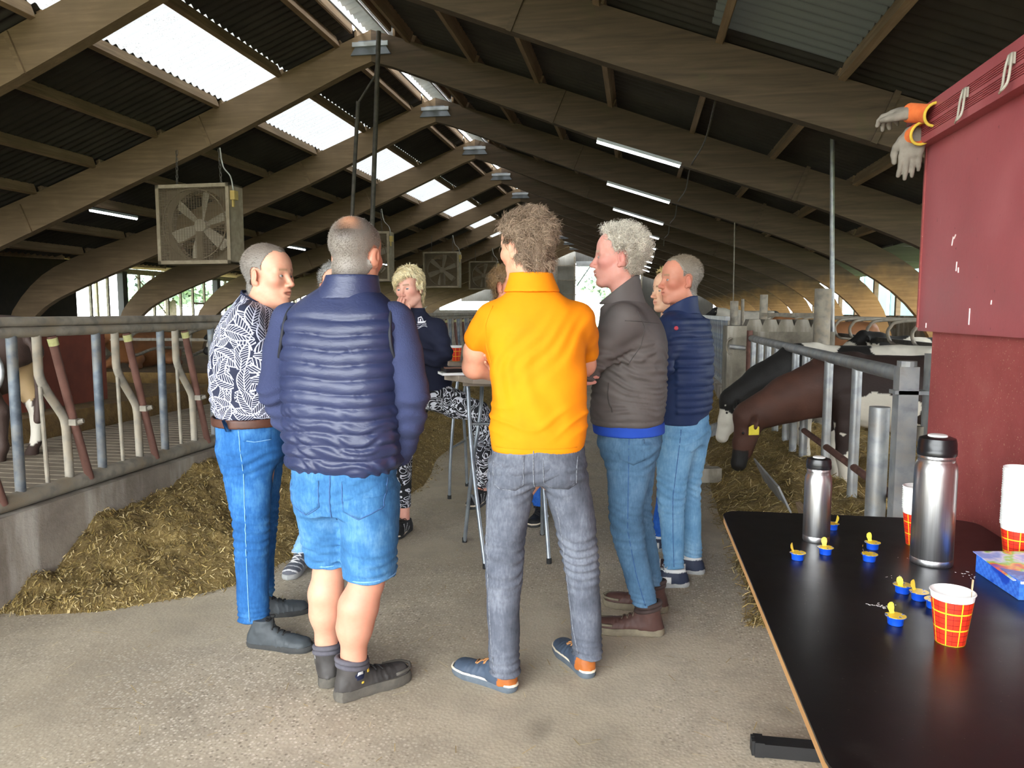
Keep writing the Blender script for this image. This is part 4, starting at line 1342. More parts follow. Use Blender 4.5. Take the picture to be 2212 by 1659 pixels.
def m_denim(name, dark, mid, light, fz=(0.35, 0.75)):
    t = NT(name)
    x, y, z = t.sep(t.tc('Object'))
    n = t.noise(5, 5, 0.65)
    st = t.noise(30, 3, 0.6, t.mapped((4, 4, 1)))
    f = t.math('ADD', t.math('MULTIPLY', n, 0.75), t.math('MULTIPLY', st, 0.25))
    c = t.ramp(f, [(0.34, dark), (0.5, mid), (0.68, light)])
    t.color(c).rough(0.9)
    t.b.inputs['Specular IOR Level'].default_value = 0.15
    h = t.math('ADD', t.math('MULTIPLY', t.noise(700, 2, 0.6), 0.3), t.math('MULTIPLY', t.noise(22, 3, 0.6, t.mapped((1, 1, 2.2)), 1.5), 0.8))
    t.bump(h, 0.22, 0.006)
    return t.m

# ---------------------------------------------------------------- heads
def head_sdf(p, res=0.0034):
    s = SDF((-.115, -.16, -.25), (.115, .16, .16), res)
    w = p.get('w', 1.0); ch = p.get('chin', 0.0); fat = p.get('fat', 0.0)
    s.ell((0, -.018, .05), (.076 * w, .098, .086), .02)
    s.ell((0, .045, .045), (.062 * w, .05, .06), .04)          # forehead
    s.ell((0, .03, -.035), (.060 * w + fat * .4, .066, .085), .03)   # face
    s.cone((-.048 * w, .0, -.06), (-.02, .066, -.098 - ch), .022 + fat, .018, .03)
    s.cone((.048 * w, .0, -.06), (.02, .066, -.098 - ch), .022 + fat, .018, .03)
    s.ell((0, .077, -.1 - ch), (.022, .018, .016), .02)
    for sx in (-1, 1):
        s.ell((sx * .044 * w, .058, -.014), (.024, .03, .024), .025)      # cheekbones
        s.cone((sx * .012, .089, .026), (sx * .045 * w, .074, .03), .0095, .009, .014)  # brow
        s.ell((sx * .031, .104, .006), (.0165, .02, .0115), .012, 's')      # eye socket
        s.ell((sx * .031, .077, .0045), (.0145, .0125, .012), .004)         # lids
    s.cone((0, .09, .014), (0, .113, -.026), .0085, .0105, .012)
    s.ell((0, .117, -.03), (.011, .010, .0095), .008)
    for sx in (-1, 1): s.ell((sx * .0125, .104, -.034), (.0075, .011, .0075), .006)
    s.ell((0, .085, -.062), (.028, .02, .02), .015)                          # mouth mound
    mo = p.get('mouth', 0.0)
    s.cone((-.02, .093, -.0575), (0, .103, -.056), .004, .0055, .005); s.cone((.02, .093, -.0575), (0, .103, -.056), .004, .0055, .005)
    s.cone((-.018, .092, -.0685 - mo), (0, .1, -.0705 - mo), .004, .0058, .005); s.cone((.018, .092, -.0685 - mo), (0, .1, -.0705 - mo), .004, .0058, .005)
    s.cone((-.023, .1, -.0632 - mo * .5), (.023, .1, -.0632 - mo * .5), .0022 + mo * .45, .0022 + mo * .45, .003, 's')
    if mo: s.ell((0, .108, -.0632 - mo * .5), (.017, .02, .002 + mo * .6), .003, 's')
    for sx in (-1, 1):                                                       # ears
        R = rotz(-sx * .45) @ rotx(-.18)
        s.ell((sx * .079 * w, -.012, -.004), (.0085, .02, .033), .006, R=R)
        s.ell((sx * .089 * w, -.006, .002), (.006, .011, .019), .004, 's', R=R)
        s.ell((sx * .078 * w, .0, -.03), (.007, .009, .010), .006)
    nk = p.get('neck', .056)
    s.cone((0, -.022, -.05), (p.get('nkx', 0), -.034 + p.get('nky', 0), -.21), nk, nk + .004, .03)
    if fat: s.ell((0, .01, -.1), (.055, .06, .03), .03)
    return s
SK = {'base': np.array(lin('#c98d74')[:3]), 'red': np.array(lin('#c0705c')[:3]), 'lip': np.array(lin('#a85a50')[:3]), 'brow': np.array(lin('#6d5140')[:3])}
def skin_col(V, p):
    base = np.array(lin(p.get('skin', '#cf9a80'))[:3]); red = np.array(lin(p.get('red', '#c27560'))[:3])
    C = np.tile(base, (len(V), 1))
    def blob(c, r, col, a):
        w = np.exp(-(((V - np.array(c)) / np.array(r)) ** 2).sum(1))[:, None] * a
        return C * (1 - w) + col * w
    for sx in (-1, 1):
        C = blob((sx * .05, .06, -.025), (.03, .04, .025), red, .7)
        C = blob((sx * .082, -.01, 0), (.015, .03, .04), red, .6)
    C = blob((0, .115, -.03), (.016, .02, .014), red, .7)
    C = blob((0, .1, -.0635), (.022, .02, .0105), np.array(lin(p.get('lip', '#b0655a'))[:3]), .85)
    C = blob((0, .02, -.19), (.2, .2, .05), red, .35)
    bc = np.array(lin(p.get('brow', '#7d604b'))[:3])
    for sx in (-1, 1):
        w = np.exp(-((np.abs(V[:, 2] - (.031 - .1 * np.maximum(np.abs(V[:, 0]) - .034, 0))) / .0045) ** 2)) * (np.abs(np.abs(V[:, 0]) - .029) < .019) * (V[:, 1] > .055)
        C = C * (1 - .75 * w[:, None]) + bc * .75 * w[:, None]
    return C
def strands(P, D, L, r, curl, col, g, seg=4, taper=True, N=None):
    # P roots, D directions; curl = (amount, side) random bending; returns V, F, C of thin three-sided blades
    n = len(P)
    D = D / (np.linalg.norm(D, axis=1, keepdims=True) + 1e-9)
    S = np.cross(D, g.normal(size=(n, 3))); S /= np.linalg.norm(S, axis=1, keepdims=True) + 1e-9
    if N is not None:
        S = np.cross(D, N); S /= np.linalg.norm(S, axis=1, keepdims=True) + 1e-9
        S *= np.where(g.random(n) < .5, -1, 1)[:, None]
    T = np.cross(D, S)
    if N is not None: T *= np.sign((T * N).sum(1))[:, None]
    rows = []
    for i in range(seg + 1):
        t = i / seg
        ph = curl[1] * t
        c = P + D * (L * t)[:, None] * (1 - .25 * curl[0] * t) + S * (L * curl[0] * (1 - np.cos(ph)) * .5)[:, None] + T * (L * curl[0] * np.sin(ph) * .35)[:, None]
        w = r * (1 - .85 * max(0, (t - .35) / .65) if taper else 1.0)
        rows.append(c - S * np.reshape(w, (-1, 1))); rows.append(c + T * np.reshape(w, (-1, 1))); rows.append(c + S * np.reshape(w, (-1, 1)))
    V = np.stack(rows, 1)
    m = V.shape[1]
    F = []
    base = np.arange(n) * m
    for i in range(seg):
        a = i * 3
        for j, k2 in ((0, 1), (1, 2), (2, 0)):
            F.append(np.stack([base + a + j, base + a + k2, base + a + 3 + k2, base + a + 3 + j], -1))
    F = np.stack(F, 1).reshape(-1, 4)
    return V.reshape(-1, 3), F, np.repeat(col, m, 0)
def make_hair(p, hs, g):
    h = p['hair']
    th = h.get('th', .008)
    s = head_sdf({**p, 'mouth': 0}, .0042)
    s.d -= th
    rough = h.get('rough', .003)
    s.disp(lambda P: rough * fbm(P, h.get('rf', 60), 2), .02)
    V, F = s.mesh()
    line = h['mask'](V[:, 0], V[:, 1], V[:, 2])
    ear = (((V[:, 1] + .008) / .031) ** 2 + ((V[:, 2] + .006) / .043) ** 2 < 1) & (np.abs(V[:, 0]) > .045)
    ok = (line > 0) & ~ear
    Fk = F[ok[F].all(1)]
    used = np.unique(Fk); mp = np.full(len(V), -1); mp[used] = np.arange(len(used))
    N = normals(V, F)
    Vh = V[used]; Fh = mp[Fk]; Nh = N[used]
    # thin the shell at its rim so it hugs the skin
    rim = np.clip(line[used] / h.get('fade', .012), 0, 1)
    Vh = Vh - Nh * ((1 - rim) * th * 1.05)[:, None]
    c = h['col'](Vh)
    parts = [(Vh, Fh, c * (0.8 if h.get('ns', 0) else 1))]
    ns = h.get('ns', 0)
    if ns:
        i = g.choice(len(Vh), ns)
        D = Nh[i] * h.get('up', .5) + np.array(h.get('dir', (0, -.3, .1))) + g.normal(0, h.get('jit', .25), (ns, 3))
        if 'dirf' in h: D = D + h['dirf'](Vh[i])
        tg = h.get('tang', 0)
        if tg: D = D - Nh[i] * ((D * Nh[i]).sum(1) * tg)[:, None] + Nh[i] * h.get('lift', .12)
        L = g.uniform(*h['len'], ns) * (0.35 + .65 * rim[i])
        cc = c[i] * g.uniform(.65, 1.4, (ns, 1))
        parts.append(strands(Vh[i] - Nh[i] * .003, D, L, g.uniform(*h.get('wid', (.0008, .0016)), ns), h.get('curl', (.2, 2.0)), cc, g, N=Nh[i] if tg > .7 else None))
    return merge(parts)
def xf(V, R, c): return V @ R.T + np.asarray(c)
def head_parts(root, p, center, R, seed=1, eyes=True):
    g = np.random.default_rng(seed)
    hs = head_sdf(p)
    V, F = hs.mesh()
    V = smooth_mesh(V, F, 1, .35)
    C = skin_col(V, p)
    sc = p.get('sc', 1.0)
    skin = (xf(V * sc, R, center), F, C)
    HV, HF, HC = make_hair(p, hs, g)
    mesh_obj('hair', xf(HV * sc, R, center), HF, M_hair, root, True, col=HC)
    if eyes:
        for sx in (-1, 1):
            a = np.linspace(0, 2 * np.pi, 17)[:-1]; b = np.linspace(0, np.pi, 11)
            S = np.array([[math.sin(x) * math.cos(y), math.cos(x), math.sin(x) * math.sin(y)] for x in b for y in a])
            Fe = [[i * 16 + j, i * 16 + (j + 1) % 16, (i + 1) * 16 + (j + 1) % 16, (i + 1) * 16 + j] for i in range(10) for j in range(16)]
            look = np.array(p.get('look', (0, 1, 0))); look = look / np.linalg.norm(look)
            dt = S @ look
            ec = np.where((dt > .955)[:, None], np.array([[.006, .006, .006]]), np.where((dt > .83)[:, None], np.array([lin(p.get('iris', '#4a5a66'))[:3]]), np.array([[.38, .35, .33]])))
            E = S * .0122 * np.array([1.1, 1, .62]) + np.array([sx * .031, .0805, .0045])
            mesh_obj('eye', xf(E * sc, R, center), Fe, M_eye, root, True, col=ec)
    return skin
def palm_hand(wrist, dirv, normal, side, curl=(.5, .5, .5, .5), thumb=.5, L=.19, spread=.08):
    """hand as finger chains: wrist point, direction of the palm, normal out of the back of the hand; side +1 when the thumb lies on cross(dir, normal)"""
    d = np.asarray(dirv, float); d /= np.linalg.norm(d)
    nrm = np.asarray(normal, float); nrm = nrm - d * (nrm @ d); nrm /= np.linalg.norm(nrm)
    t = np.cross(d, nrm) * side
    w = np.asarray(wrist, float)
    pl = L * .5
    chains = []
    base = []
    for i, off in enumerate((.030, .010, -.010, -.029)):
        b = w + d * pl * (1.0, 1.03, .99, .92)[i] + t * off * L / .19
        fl = L * (.40, .45, .42, .33)[i]
        ang = 0; p = b; P = [w + t * off * .5, b]; R_ = [.015, .0105]
        dd = d + t * spread * (1.5 - i) * .5; dd /= np.linalg.norm(dd)
        for sgm, fr in enumerate((.45, .31, .24)):
            ang += curl[i] * (.7, 1.0, .7)[sgm]
            v = dd * math.cos(ang) - nrm * math.sin(ang)
            p = p + v * fl * fr
            P.append(p); R_.append((.0092, .0084, .0068)[sgm] * (1, 1, .97, .88)[i])
        chains.append((P, R_))
    b0 = w + d * pl * .18 + t * .022
    b1 = b0 + d * pl * .42 + t * (.028 + .012 * thumb) - nrm * .012
    b2 = b1 + d * .034 + t * .012 * thumb - nrm * .008
    b3 = b2 + d * .026 - t * .004 - nrm * .006
    chains.append(([b0, b1, b2, b3], [.016, .0135, .0105, .0085]))
    return chains, (w, d, t, nrm, pl)
def hand_into(s, chains, fr):
    w, d, t, nrm, pl = fr
    s.ell(w + d * pl * .55 + nrm * .0, (.042, .056, .016), .012, R=np.array([t, d, nrm]).T)
    for P, R_ in chains:
        s.cone(P[0], P[1], R_[0], R_[1], .008)
        for i in range(1, len(P) - 1): s.cone(P[i], P[i + 1], R_[i], R_[i + 1], .0025)
    return s
def limb_mesh(P, R_, res=.006, k=.02, hand=None, pad=.03):
    P = np.asarray(P, float)
    lo = P.min(0) - max(R_) - pad; hi = P.max(0) + max(R_) + pad
    if hand is not None:
        A = np.array([q for c, _ in hand[0] for q in c]); lo = np.minimum(lo, A.min(0) - .03); hi = np.maximum(hi, A.max(0) + .03)
    s = SDF(lo, hi, res)
    s.chain(P, R_, k)
    if hand is not None: hand_into(s, *hand)
    return s.mesh()

# ---------------------------------------------------------------- fitted trim on garments
def bvh_of(V, F): return BVHTree.FromPolygons([tuple(v) for v in V], [tuple(int(i) for i in f) for f in F])
def cast(bv, o, d):
    h = bv.ray_cast(Vector(o), Vector(d))
    return (np.array(h[0]), np.array(h[1])) if h[0] is not None else (None, None)
def patch(bv, c, right, up, poly, out, th=.003, n=None, sub=5):
    """project a polygon patch (in right/up metres around c) onto a garment seen from direction `out`"""
    c = np.asarray(c, float); right = np.asarray(right, float); up = np.asarray(up, float); out = np.asarray(out, float); out /= np.linalg.norm(out)
    poly = np.asarray(poly, float)
    m = len(poly)
    cen = poly.mean(0)
    rings = []
    for f in np.linspace(1, 0.0, sub, endpoint=False): rings.append(cen + (poly - cen) * f)
    pts = np.vstack(rings + [cen[None]])
    V = []
    for q in pts:
        o = c + right * q[0] + up * q[1] + out * .3
        h, nn = cast(bv, o, -out)
        V.append((h + out * th) if h is not None else (V[-1] if V else o - out * .3))
    V = np.array(V)
    B = V[:m] - out * (th + .004)
    F = []
    for r_ in range(sub - 1):
        for i in range(m): F.append([r_ * m + i, r_ * m + (i + 1) % m, (r_ + 1) * m + (i + 1) % m, (r_ + 1) * m + i])
    ci = sub * m
    for i in range(m): F.append([(sub - 1) * m + i, (sub - 1) * m + (i + 1) % m, ci])
    nb = len(V)
    for i in range(m): F.append([i, nb + i, nb + (i + 1) % m, (i + 1) % m])
    return np.vstack([V, B]), F
def seam(bv, pts, out, r=.0022, lift=.0005, n=24):
    pts = resamp3(pts, n); out = np.asarray(out, float); out /= np.linalg.norm(out)
    Q = []
    for q in pts:
        h, nn = cast(bv, q + out * .35, -out)
        if h is not None: Q.append(h + out * lift)
    return Q
def resamp3(P, n):
    P = np.asarray(P, float)
    d = np.r_[0, np.cumsum(np.linalg.norm(np.diff(P, axis=0), axis=1))]
    t = np.linspace(0, d[-1], n)
    return np.stack([np.interp(t, d, P[:, i]) for i in range(3)], -1)
def seam_obj(name, bv, pts, out, mat, root, r=.0022, n=24):
    Q = seam(bv, pts, out, r, 0.0004, n)
    if len(Q) > 2:
        MB().tube(np.array(Q), r, 5).build(name, mat, root, True)

# ---------------------------------------------------------------- shoes
def foot_outline(L, W, n=28):
    P = []
    for i in range(n):
        a = 2 * np.pi * i / n
        y = .5 - .5 * math.cos(a)
        w = W * (.62 * math.sqrt(max(0, 1 - ((y - .1) / .14) ** 2)) if y < .1 else np.interp(y, [.1, .3, .5, .72, .88, .96, 1.0], [.66, .68, .78, 1.0, .86, .58, .0]))
        if y < .1: w = W * .66 * math.sqrt(max(0, 1 - ((.1 - y) / .1) ** 2))
        P.append((w * (1 if a < np.pi else -1) * .5, y * L))
    return np.array(P)
def shoe(root, ankle, yaw, kind, L=.29, W=.104, pitch=0.0):
    """a shoe on the ground under the ankle; its parts: upper (the shoe itself), sole, laces, trims"""
    K = SHOES[kind]
    R = rotz(yaw)
    base = np.array([ankle[0], ankle[1], K.get('z', 0.0)]) - R @ np.array([0, .075, 0])
    s = SDF((-.08, -.03, 0), (.08, L + .03, .2), .0045)
    sh = K.get('sole', .025)
    s.loft([(-.004, 0, sh, .004, .004), (.008, 0, sh + .01, .026, .03), (.05, 0, sh + .015, .034, .052), (.11, 0, sh + .012, .036, .056), (.17, 0, sh + .004, .043, .042), (L * .78, 0, sh, .048, .034), (L * .92, 0, sh, .038, .028), (L - .004, 0, sh, .008, .006)], axis=1, k=.01)
    top = K.get('top', .1)
    sx_, sy_ = K.get('shaft', (.036, .05))
    s.loft([(sh, 0, .065, .036, .056), (sh + .03, 0, .066, max(.037, sx_ * .85), .055), (top * .75, 0, .068, sx_, sy_), (top, 0, .068, sx_ + K.get('flare', 0), sy_)], axis=2, k=.03)
    s.d = np.maximum(s.d, (sh - .006 - (s.lo[2] + s.res * np.arange(s.n[2])))[None, None, :].astype(np.float32))
    s.disp(lambda P: .0018 * fbm(P, 50, 2) + .002 * np.maximum(0, np.sin(P[:, 1] * 260 + 3 * vnoise(P, 30))) * ((P[:, 1] > .14) & (P[:, 1] < .22)), .02)
    V, F = s.mesh()
    col = K['col'](V, L)
    up = mesh_obj('shoe', xf(V, R, base), F, M_shoe, root, True, col=col)
    O = foot_outline(L + .012, W); O[:, 1] -= .006
    sm = MB()
    n = len(O)
    lev = [(0, .97), (.004, 1.0), (sh * .55, 1.02), (sh, .99)]
    tread = K.get('tread', 0)
    Vs = np.vstack([np.c_[(O - [0, L / 2]) * f + [0, L / 2], np.full(n, z)] for z, f in lev])
    if tread: Vs[:n, 2] += 0.004 * (np.arange(n) % 2)
    Fs = [list(range(n))[::-1], [3 * n + i for i in range(n)]] + [[r_ * n + i, r_ * n + (i + 1) % n, (r_ + 1) * n + (i + 1) % n, (r_ + 1) * n + i] for r_ in range(3) for i in range(n)]
    so = mesh_obj('sole', xf(Vs, R, base), Fs, K['solemat'], up, True, sharp=35)
    if 'welt' in K:
        Vw = np.vstack([np.c_[(O - [0, L / 2]) * f + [0, L / 2], np.full(n, z)] for z, f in ((sh - .004, 1.03), (sh + .003, 1.03), (sh + .004, .98))])
        Fw = [[r_ * n + i, r_ * n + (i + 1) % n, (r_ + 1) * n + (i + 1) % n, (r_ + 1) * n + i] for r_ in range(2) for i in range(n)]
        mesh_obj('welt', xf(Vw, R, base), Fw, K['welt'], up, True)
    if K.get('pad'):
        a = np.linspace(0, 2 * np.pi, 24, endpoint=False)
        R1 = np.c_[(sx_ + K.get('flare', 0) - .003) * np.cos(a), .067 + (sy_ - .003) * np.sin(a), top - .004 - .012 * np.sin(a)]
        mp_ = MB().tube(R1, .011, 8, closed=True).tube(R1 * [1.03, 1, 1] - [0, -.002, .02], .0105, 8, closed=True)
        mesh_obj('padded_collar', xf(np.array(mp_.v), R, base), mp_.f, K['pad'], up, True)
        tc_ = MB()
        Oc = foot_outline(L + .004, W * .98); Oc = Oc[Oc[:, 1] > L * .62]; Oc = Oc[np.argsort(-Oc[:, 0])]
        tc_.tube(np.c_[Oc, np.full(len(Oc), sh + .016)], .006, 6)
        mesh_obj('toe_guard', xf(np.array(tc_.v), R, base), tc_.f, K['solemat'], up, True)
    bv = bvh_of(V, F)
    lm = MB()
    ys = np.linspace(.125, .185, K.get('nl', 5)) if top < .12 else np.linspace(.105, .18, K.get('nl', 6))
    for i, y in enumerate(ys):
        pts = []
        for x in np.linspace(-.022, .022, 7):
            h, _ = cast(bv, (x, y + .008 * (1 if i % 2 else -1) * x / .022, .25), (0, 0, -1))
            if h is not None: pts.append(h + np.array([0, 0, .0025]))
        if len(pts) > 2: lm.tube(np.array(pts), .003, 6)
    b = np.array([0, ys[0] - .004, 0]); h, _ = cast(bv, (0, ys[0] - .004, .25), (0, 0, -1))
    if h is not None:
        for sx in (-1, 1):
            lm.tube(catmull([h + np.array([0, 0, .003]), h + np.array([sx * .02, -.004, .012]), h + np.array([sx * .036, .006, .006]), h + np.array([sx * .02, .014, .004]), h + np.array([0, .002, .003])], 4), .0022, 5)
    if len(lm.v): mesh_obj('laces', xf(np.array(lm.v), R, base), lm.f, K['lacemat'], up, True)
    for nm, mt, poly_side in K.get('patches', []):
        for sx in (-1, 1):
            Vp, Fp = patch(bv, (sx * .0, .0, 0), (0, 1, 0), (0, 0, 1), poly_side, (sx, 0, 0), .0018, sub=3)
            mesh_obj(nm, xf(Vp, R, base), Fp, mt, up, True)
    return up
M_pad_g = simple('grey_boot_padding', '#4a4850', '#57555c', 30, 0.8)
M_pad_b = simple('dark_brown_boot_padding', '#2e211e', '#3a2b27', 30, 0.8)
M_shoe = m_vcol('shoe_leather', 0.6, 0.35)
def flatcol(h):
    c = np.array(lin(h)[:3])
    return lambda V, L: c * (1 + .12 * fbm(V, 40, 2))[:, None]
M_sole_dk = simple('dark_rubber', '#2c2d2d', '#3a3b3a', 30, 0.8)
M_sole_gy = simple('slate_rubber', '#4b545d', '#5c656d', 30, 0.7)
M_sole_bt = simple('worn_boot_sole', '#46433d', '#5b564d', 30, 0.85)
M_sole_br = simple('muddy_boot_sole', '#5f5748', '#7d7460', 20, 0.85)
M_sole_lt = simple('pale_grey_sole', '#8f9291', '#a8aaa8', 20, 0.7)
M_welt = simple('cream_welt', '#c9bda5', '#d8cdb8', 30, 0.7)
M_lace_bk = simple('black_laces', '#141414', '#202020', 60, 0.8)
M_lace_tan = simple('tan_leather_laces', '#9c6b3e', '#b07d4c', 60, 0.7)
M_lace_br = simple('brown_speckled_laces', '#2b2420', '#6b5a48', 120, 0.8)
M_lace_wh = simple('white_laces', '#c4c4c4', '#dcdcdc', 60, 0.8)
M_yl = simple('yellow_shoe_badge', '#c9a52a', '#d9bb45', 40, 0.5)
M_refl = simple('silver_reflective_trim', '#a9abab', '#c5c6c6', 40, 0.4)
def col_derby(V, L):
    a = np.array(lin('#3e4a5a')[:3]); b = np.array(lin('#a05a26')[:3])
    m = (V[:, 1] < .052 - .25 * (V[:, 2] - .05))[:, None]
    return np.where(m, b, a) * (1 + .12 * fbm(V, 40, 2))[:, None]
def col_sneak(V, L):
    a = np.array(lin('#2b3346')[:3]); w = np.array(lin('#cfd0ce')[:3]); d = np.array(lin('#3b2a2c')[:3])
    C = np.tile(a, (len(V), 1))
    C[V[:, 1] > .15] = d
    C[(V[:, 2] > .083) & (V[:, 1] < .13)] = w
    C[(V[:, 1] > .1) & (V[:, 1] < .15) & (V[:, 2] < .06)] = w
    C[V[:, 1] > .24] = w
    return C
def col_blacksn(V, L):
    C = np.tile(np.array(lin('#191a1c')[:3]), (len(V), 1))
    st = (np.abs(((V[:, 1] + V[:, 2] * .8) % .03) - .015) < .0025) & (V[:, 1] > .09) & (V[:, 1] < .17) & (V[:, 2] < .075)
    C[st] = np.array(lin('#c9cacb')[:3])
    return C
def col_greysn(V, L):
    C = np.tile(np.array(lin('#5e6068')[:3]), (len(V), 1))
    st = (np.abs(((V[:, 1] - V[:, 2] * .9) % .05) - .025) < .006) & (V[:, 2] < .08)
    C[st] = np.array(lin('#d2d3d3')[:3])
    return C
def col_boot(V, L):
    C = np.tile(np.array(lin('#3f3c3a')[:3]), (len(V), 1)) * (1 + .25 * fbm(V, 25, 3))[:, None]
    C[(V[:, 1] > .13) & (V[:, 1] < .24)] *= .62
    return C
SHOES = {
    'dark_high': dict(col=flatcol('#3f4447'), solemat=M_sole_dk, lacemat=M_lace_bk, sole=.026, top=.125, nl=7),
    'work_boot': dict(col=col_boot, solemat=M_sole_bt, lacemat=M_lace_bk, sole=.042, top=.15, pad=M_pad_g, shaft=(.05, .06), flare=.002, tread=1,
                      patches=[('badge', M_yl, [(.112, .095), (.124, .095), (.124, .117), (.112, .117)]), ('reflector', M_refl, [(.064, .098), (.09, .1), (.088, .112), (.068, .112)]), ('tag', M_yl, [(.085, .06), (.095, .06), (.095, .068), (.085, .068)])]),
    'derby': dict(col=col_derby, solemat=M_sole_gy, lacemat=M_lace_tan, welt=M_welt, sole=.03, top=.085, nl=4),
    'brown_boot': dict(col=flatcol('#4a322c'), solemat=M_sole_br, lacemat=M_lace_br, sole=.034, top=.145, pad=M_pad_b, shaft=(.045, .056), tread=1, nl=7),
    'sneaker': dict(col=col_sneak, solemat=M_sole_lt, lacemat=M_lace_wh, sole=.028, top=.095),
    'black_sneaker': dict(col=col_blacksn, solemat=M_sole_dk, lacemat=M_lace_bk, welt=M_welt, sole=.024, top=.085),
    'grey_sneaker': dict(col=col_greysn, solemat=M_sole_lt, lacemat=M_lace_wh, sole=.03, top=.09),
}
# ================================================================ PEOPLE
def person(label, x, y):
    return empty('person', (x, y, 0), label=label, cat='person', group='visitors standing in the feed alley')
class Fig:
    def __init__(s, label, x, y):
        s.o = np.array([x, y, 0.0]); s.root = person(label, x, y); s.skin = []
    def rel(s, P): return np.asarray(P, float) - s.o
    def lv(s, L):  # (z, x, y, rx, ry, yaw)
        return [(r[0], r[1] - s.o[0], r[2] - s.o[1]) + tuple(r[3:]) for r in L]
    def box(s, L, arms=(), pad=.06):
        A = np.array([[r[1], r[2], r[0]] for r in L]); m = max(max(r[3], r[4]) for r in L)
        lo = A.min(0) - [m, m, 0.0]; hi = A.max(0) + [m, m, 0.0]
        for P, R_ in arms:
            P = np.asarray(P); lo = np.minimum(lo, P.min(0) - max(R_)); hi = np.maximum(hi, P.max(0) + max(R_))
        return lo - pad, hi + pad
    def torso(s, name, mat, L, arms=(), res=.0075, k=.05, disp=None, cut=None, smooth=1, uvc=None, uvyaw=0, extra=None, pw=2.3, armk=.012):
        L = s.lv(L); arms = [(s.rel(P), R_) for P, R_ in arms]
        lo, hi = s.box(L, arms)
        f = SDF(lo, hi, res)
        f.loft(L, 2, k, pw=pw)
        for P, R_ in arms:
            f.cone(P[0], P[1], R_[0], R_[1], k)
            for i in range(1, len(P) - 1): f.cone(P[i], P[i + 1], R_[i], R_[i + 1], armk)
        if extra: extra(f)
        if disp: f.disp(disp, .06)
        for n, c in (cut or []): f.plane(n, c)
        V, F = f.mesh()
        if smooth: V = smooth_mesh(V, F, smooth, .4)
        uv = cyl_uv(V, uvc if uvc is not None else (0, 0), uvyaw, .2)
        o = mesh_obj(name, V, F, mat, s.root, True, uv=uv)
        return V, F, o
    def pants(s, name, mat, pel, legs, res=.0075, hem=None, wr=1.0, smooth=1):
        P = s.lv(pel); Ls = [s.lv(l) for l in legs]
        lo, hi = s.box(P + [r for l in Ls for r in l])
        f = SDF(lo, hi, res)
        f.loft(P, 2, .03, pw=2.2)
        for l in Ls: f.loft(l, 2, .035, pw=2.1)
        hz = [min(r[0] for r in l) for l in Ls]
        kz = [.52, .52]
        def wrk(Q):
            z = Q[:, 2]
            a = .0045 * np.sin(2 * np.pi * (z / .036 + 1.1 * vnoise(Q, 7) + 1.5 * Q[:, 0])) * np.exp(-((z - .5) / .13) ** 2)
            b = .005 * np.sin(2 * np.pi * (z / .028 + 1.0 * vnoise(Q + 5, 8))) * np.clip(1 - (z - min(hz)) / .16, 0, 1)
            c = .004 * np.sin(2 * np.pi * (z / .05 + 1.4 * vnoise(Q + 9, 6) + 2.0 * Q[:, 0])) * np.exp(-((z - .82) / .08) ** 2)
            return wr * (a + b + c + .003 * fbm(Q, 14, 2))
        f.disp(wrk, .06)
        V, F = f.mesh()
        if smooth: V = smooth_mesh(V, F, smooth, .35)
        o = mesh_obj(name, V, F, mat, s.root, True, uv=cyl_uv(V))
        return V, F, o
    def collar(s, name, mat, L, th=.004, cut=(), res=.005, disp=None):
        L = s.lv(L)
        lo, hi = s.box(L)
        f = SDF(lo, hi, res)
        f.loft(L, 2, .005, cap=False)
        z0, z1 = L[0][0], L[-1][0]
        f.shell(th)
        f.plane((0, 0, -1), -min(z0, z1)); f.plane((0, 0, 1), max(z0, z1))
        for n, c in cut: f.plane(n, c)
        V, F = f.mesh()
        V = smooth_mesh(V, F, 1, .4)
        return mesh_obj(name, V, F, mat, s.root, True)
    def head(s, p, c, yaw, pitch=0.0, roll=0.0, seed=1):
        R = rotz(math.radians(yaw)) @ rotx(math.radians(pitch)) @ roty(math.radians(roll))
        s.skin.append(head_parts(s.root, p, s.rel(c), R, seed)); s.p = p
    def limb(s, P, R_, hand=None, res=.0055, k=.02):
        P = s.rel(P)
        if hand is not None:
            hand = ([([s.rel(q) for q in c], r) for c, r in hand[0]], (s.rel(hand[1][0]),) + tuple(hand[1][1:]))
        V, F = limb_mesh(P, R_, res, k, hand)
        c = np.array(lin(s.p.get('arm', s.p.get('skin', '#cf9a80')))[:3]); r = np.array(lin(s.p.get('red', '#c27560'))[:3])
        m = (.5 + .5 * fbm(V, 9, 2))[:, None].clip(0, 1) * .5
        s.skin.append((V, F, c * (1 - m) + r * m))
    def core(s, P, rad):
        """the rest of the body under the clothes, so head, trunk and limbs are one figure"""
        P = [s.rel(q) for q in P]
        A = np.array(P)
        f = SDF(A.min(0) - .2, A.max(0) + .2, .014)
        for i in range(len(P) - 1): f.cone(P[i], P[i + 1], rad[i], rad[i + 1], .03)
        V, F = f.mesh()
        s.skin.append((V, F, np.array(lin(s.p.get('skin', '#cf9a80'))[:3])))
    def done(s):
        V, F, C = merge(s.skin)
        mesh_obj('body', V, F, M_skin, s.root, True, col=C)

def ridge(x): return 1 - np.abs(2 * (x - np.floor(x)) - 1)
def folds(amp, fz, nf, seed, z0=None, w=None, slope=0.0):
    def f(Q):
        a = np.sin(2 * np.pi * (Q[:, 2] * fz + slope * Q[:, 0] * fz + 1.3 * vnoise(Q + seed, nf)))
        m = np.exp(-((Q[:, 2] - z0) / w) ** 2) if z0 is not None else .5 + .5 * vnoise(Q + seed + 4, 4)
        return amp * a * m
    return f

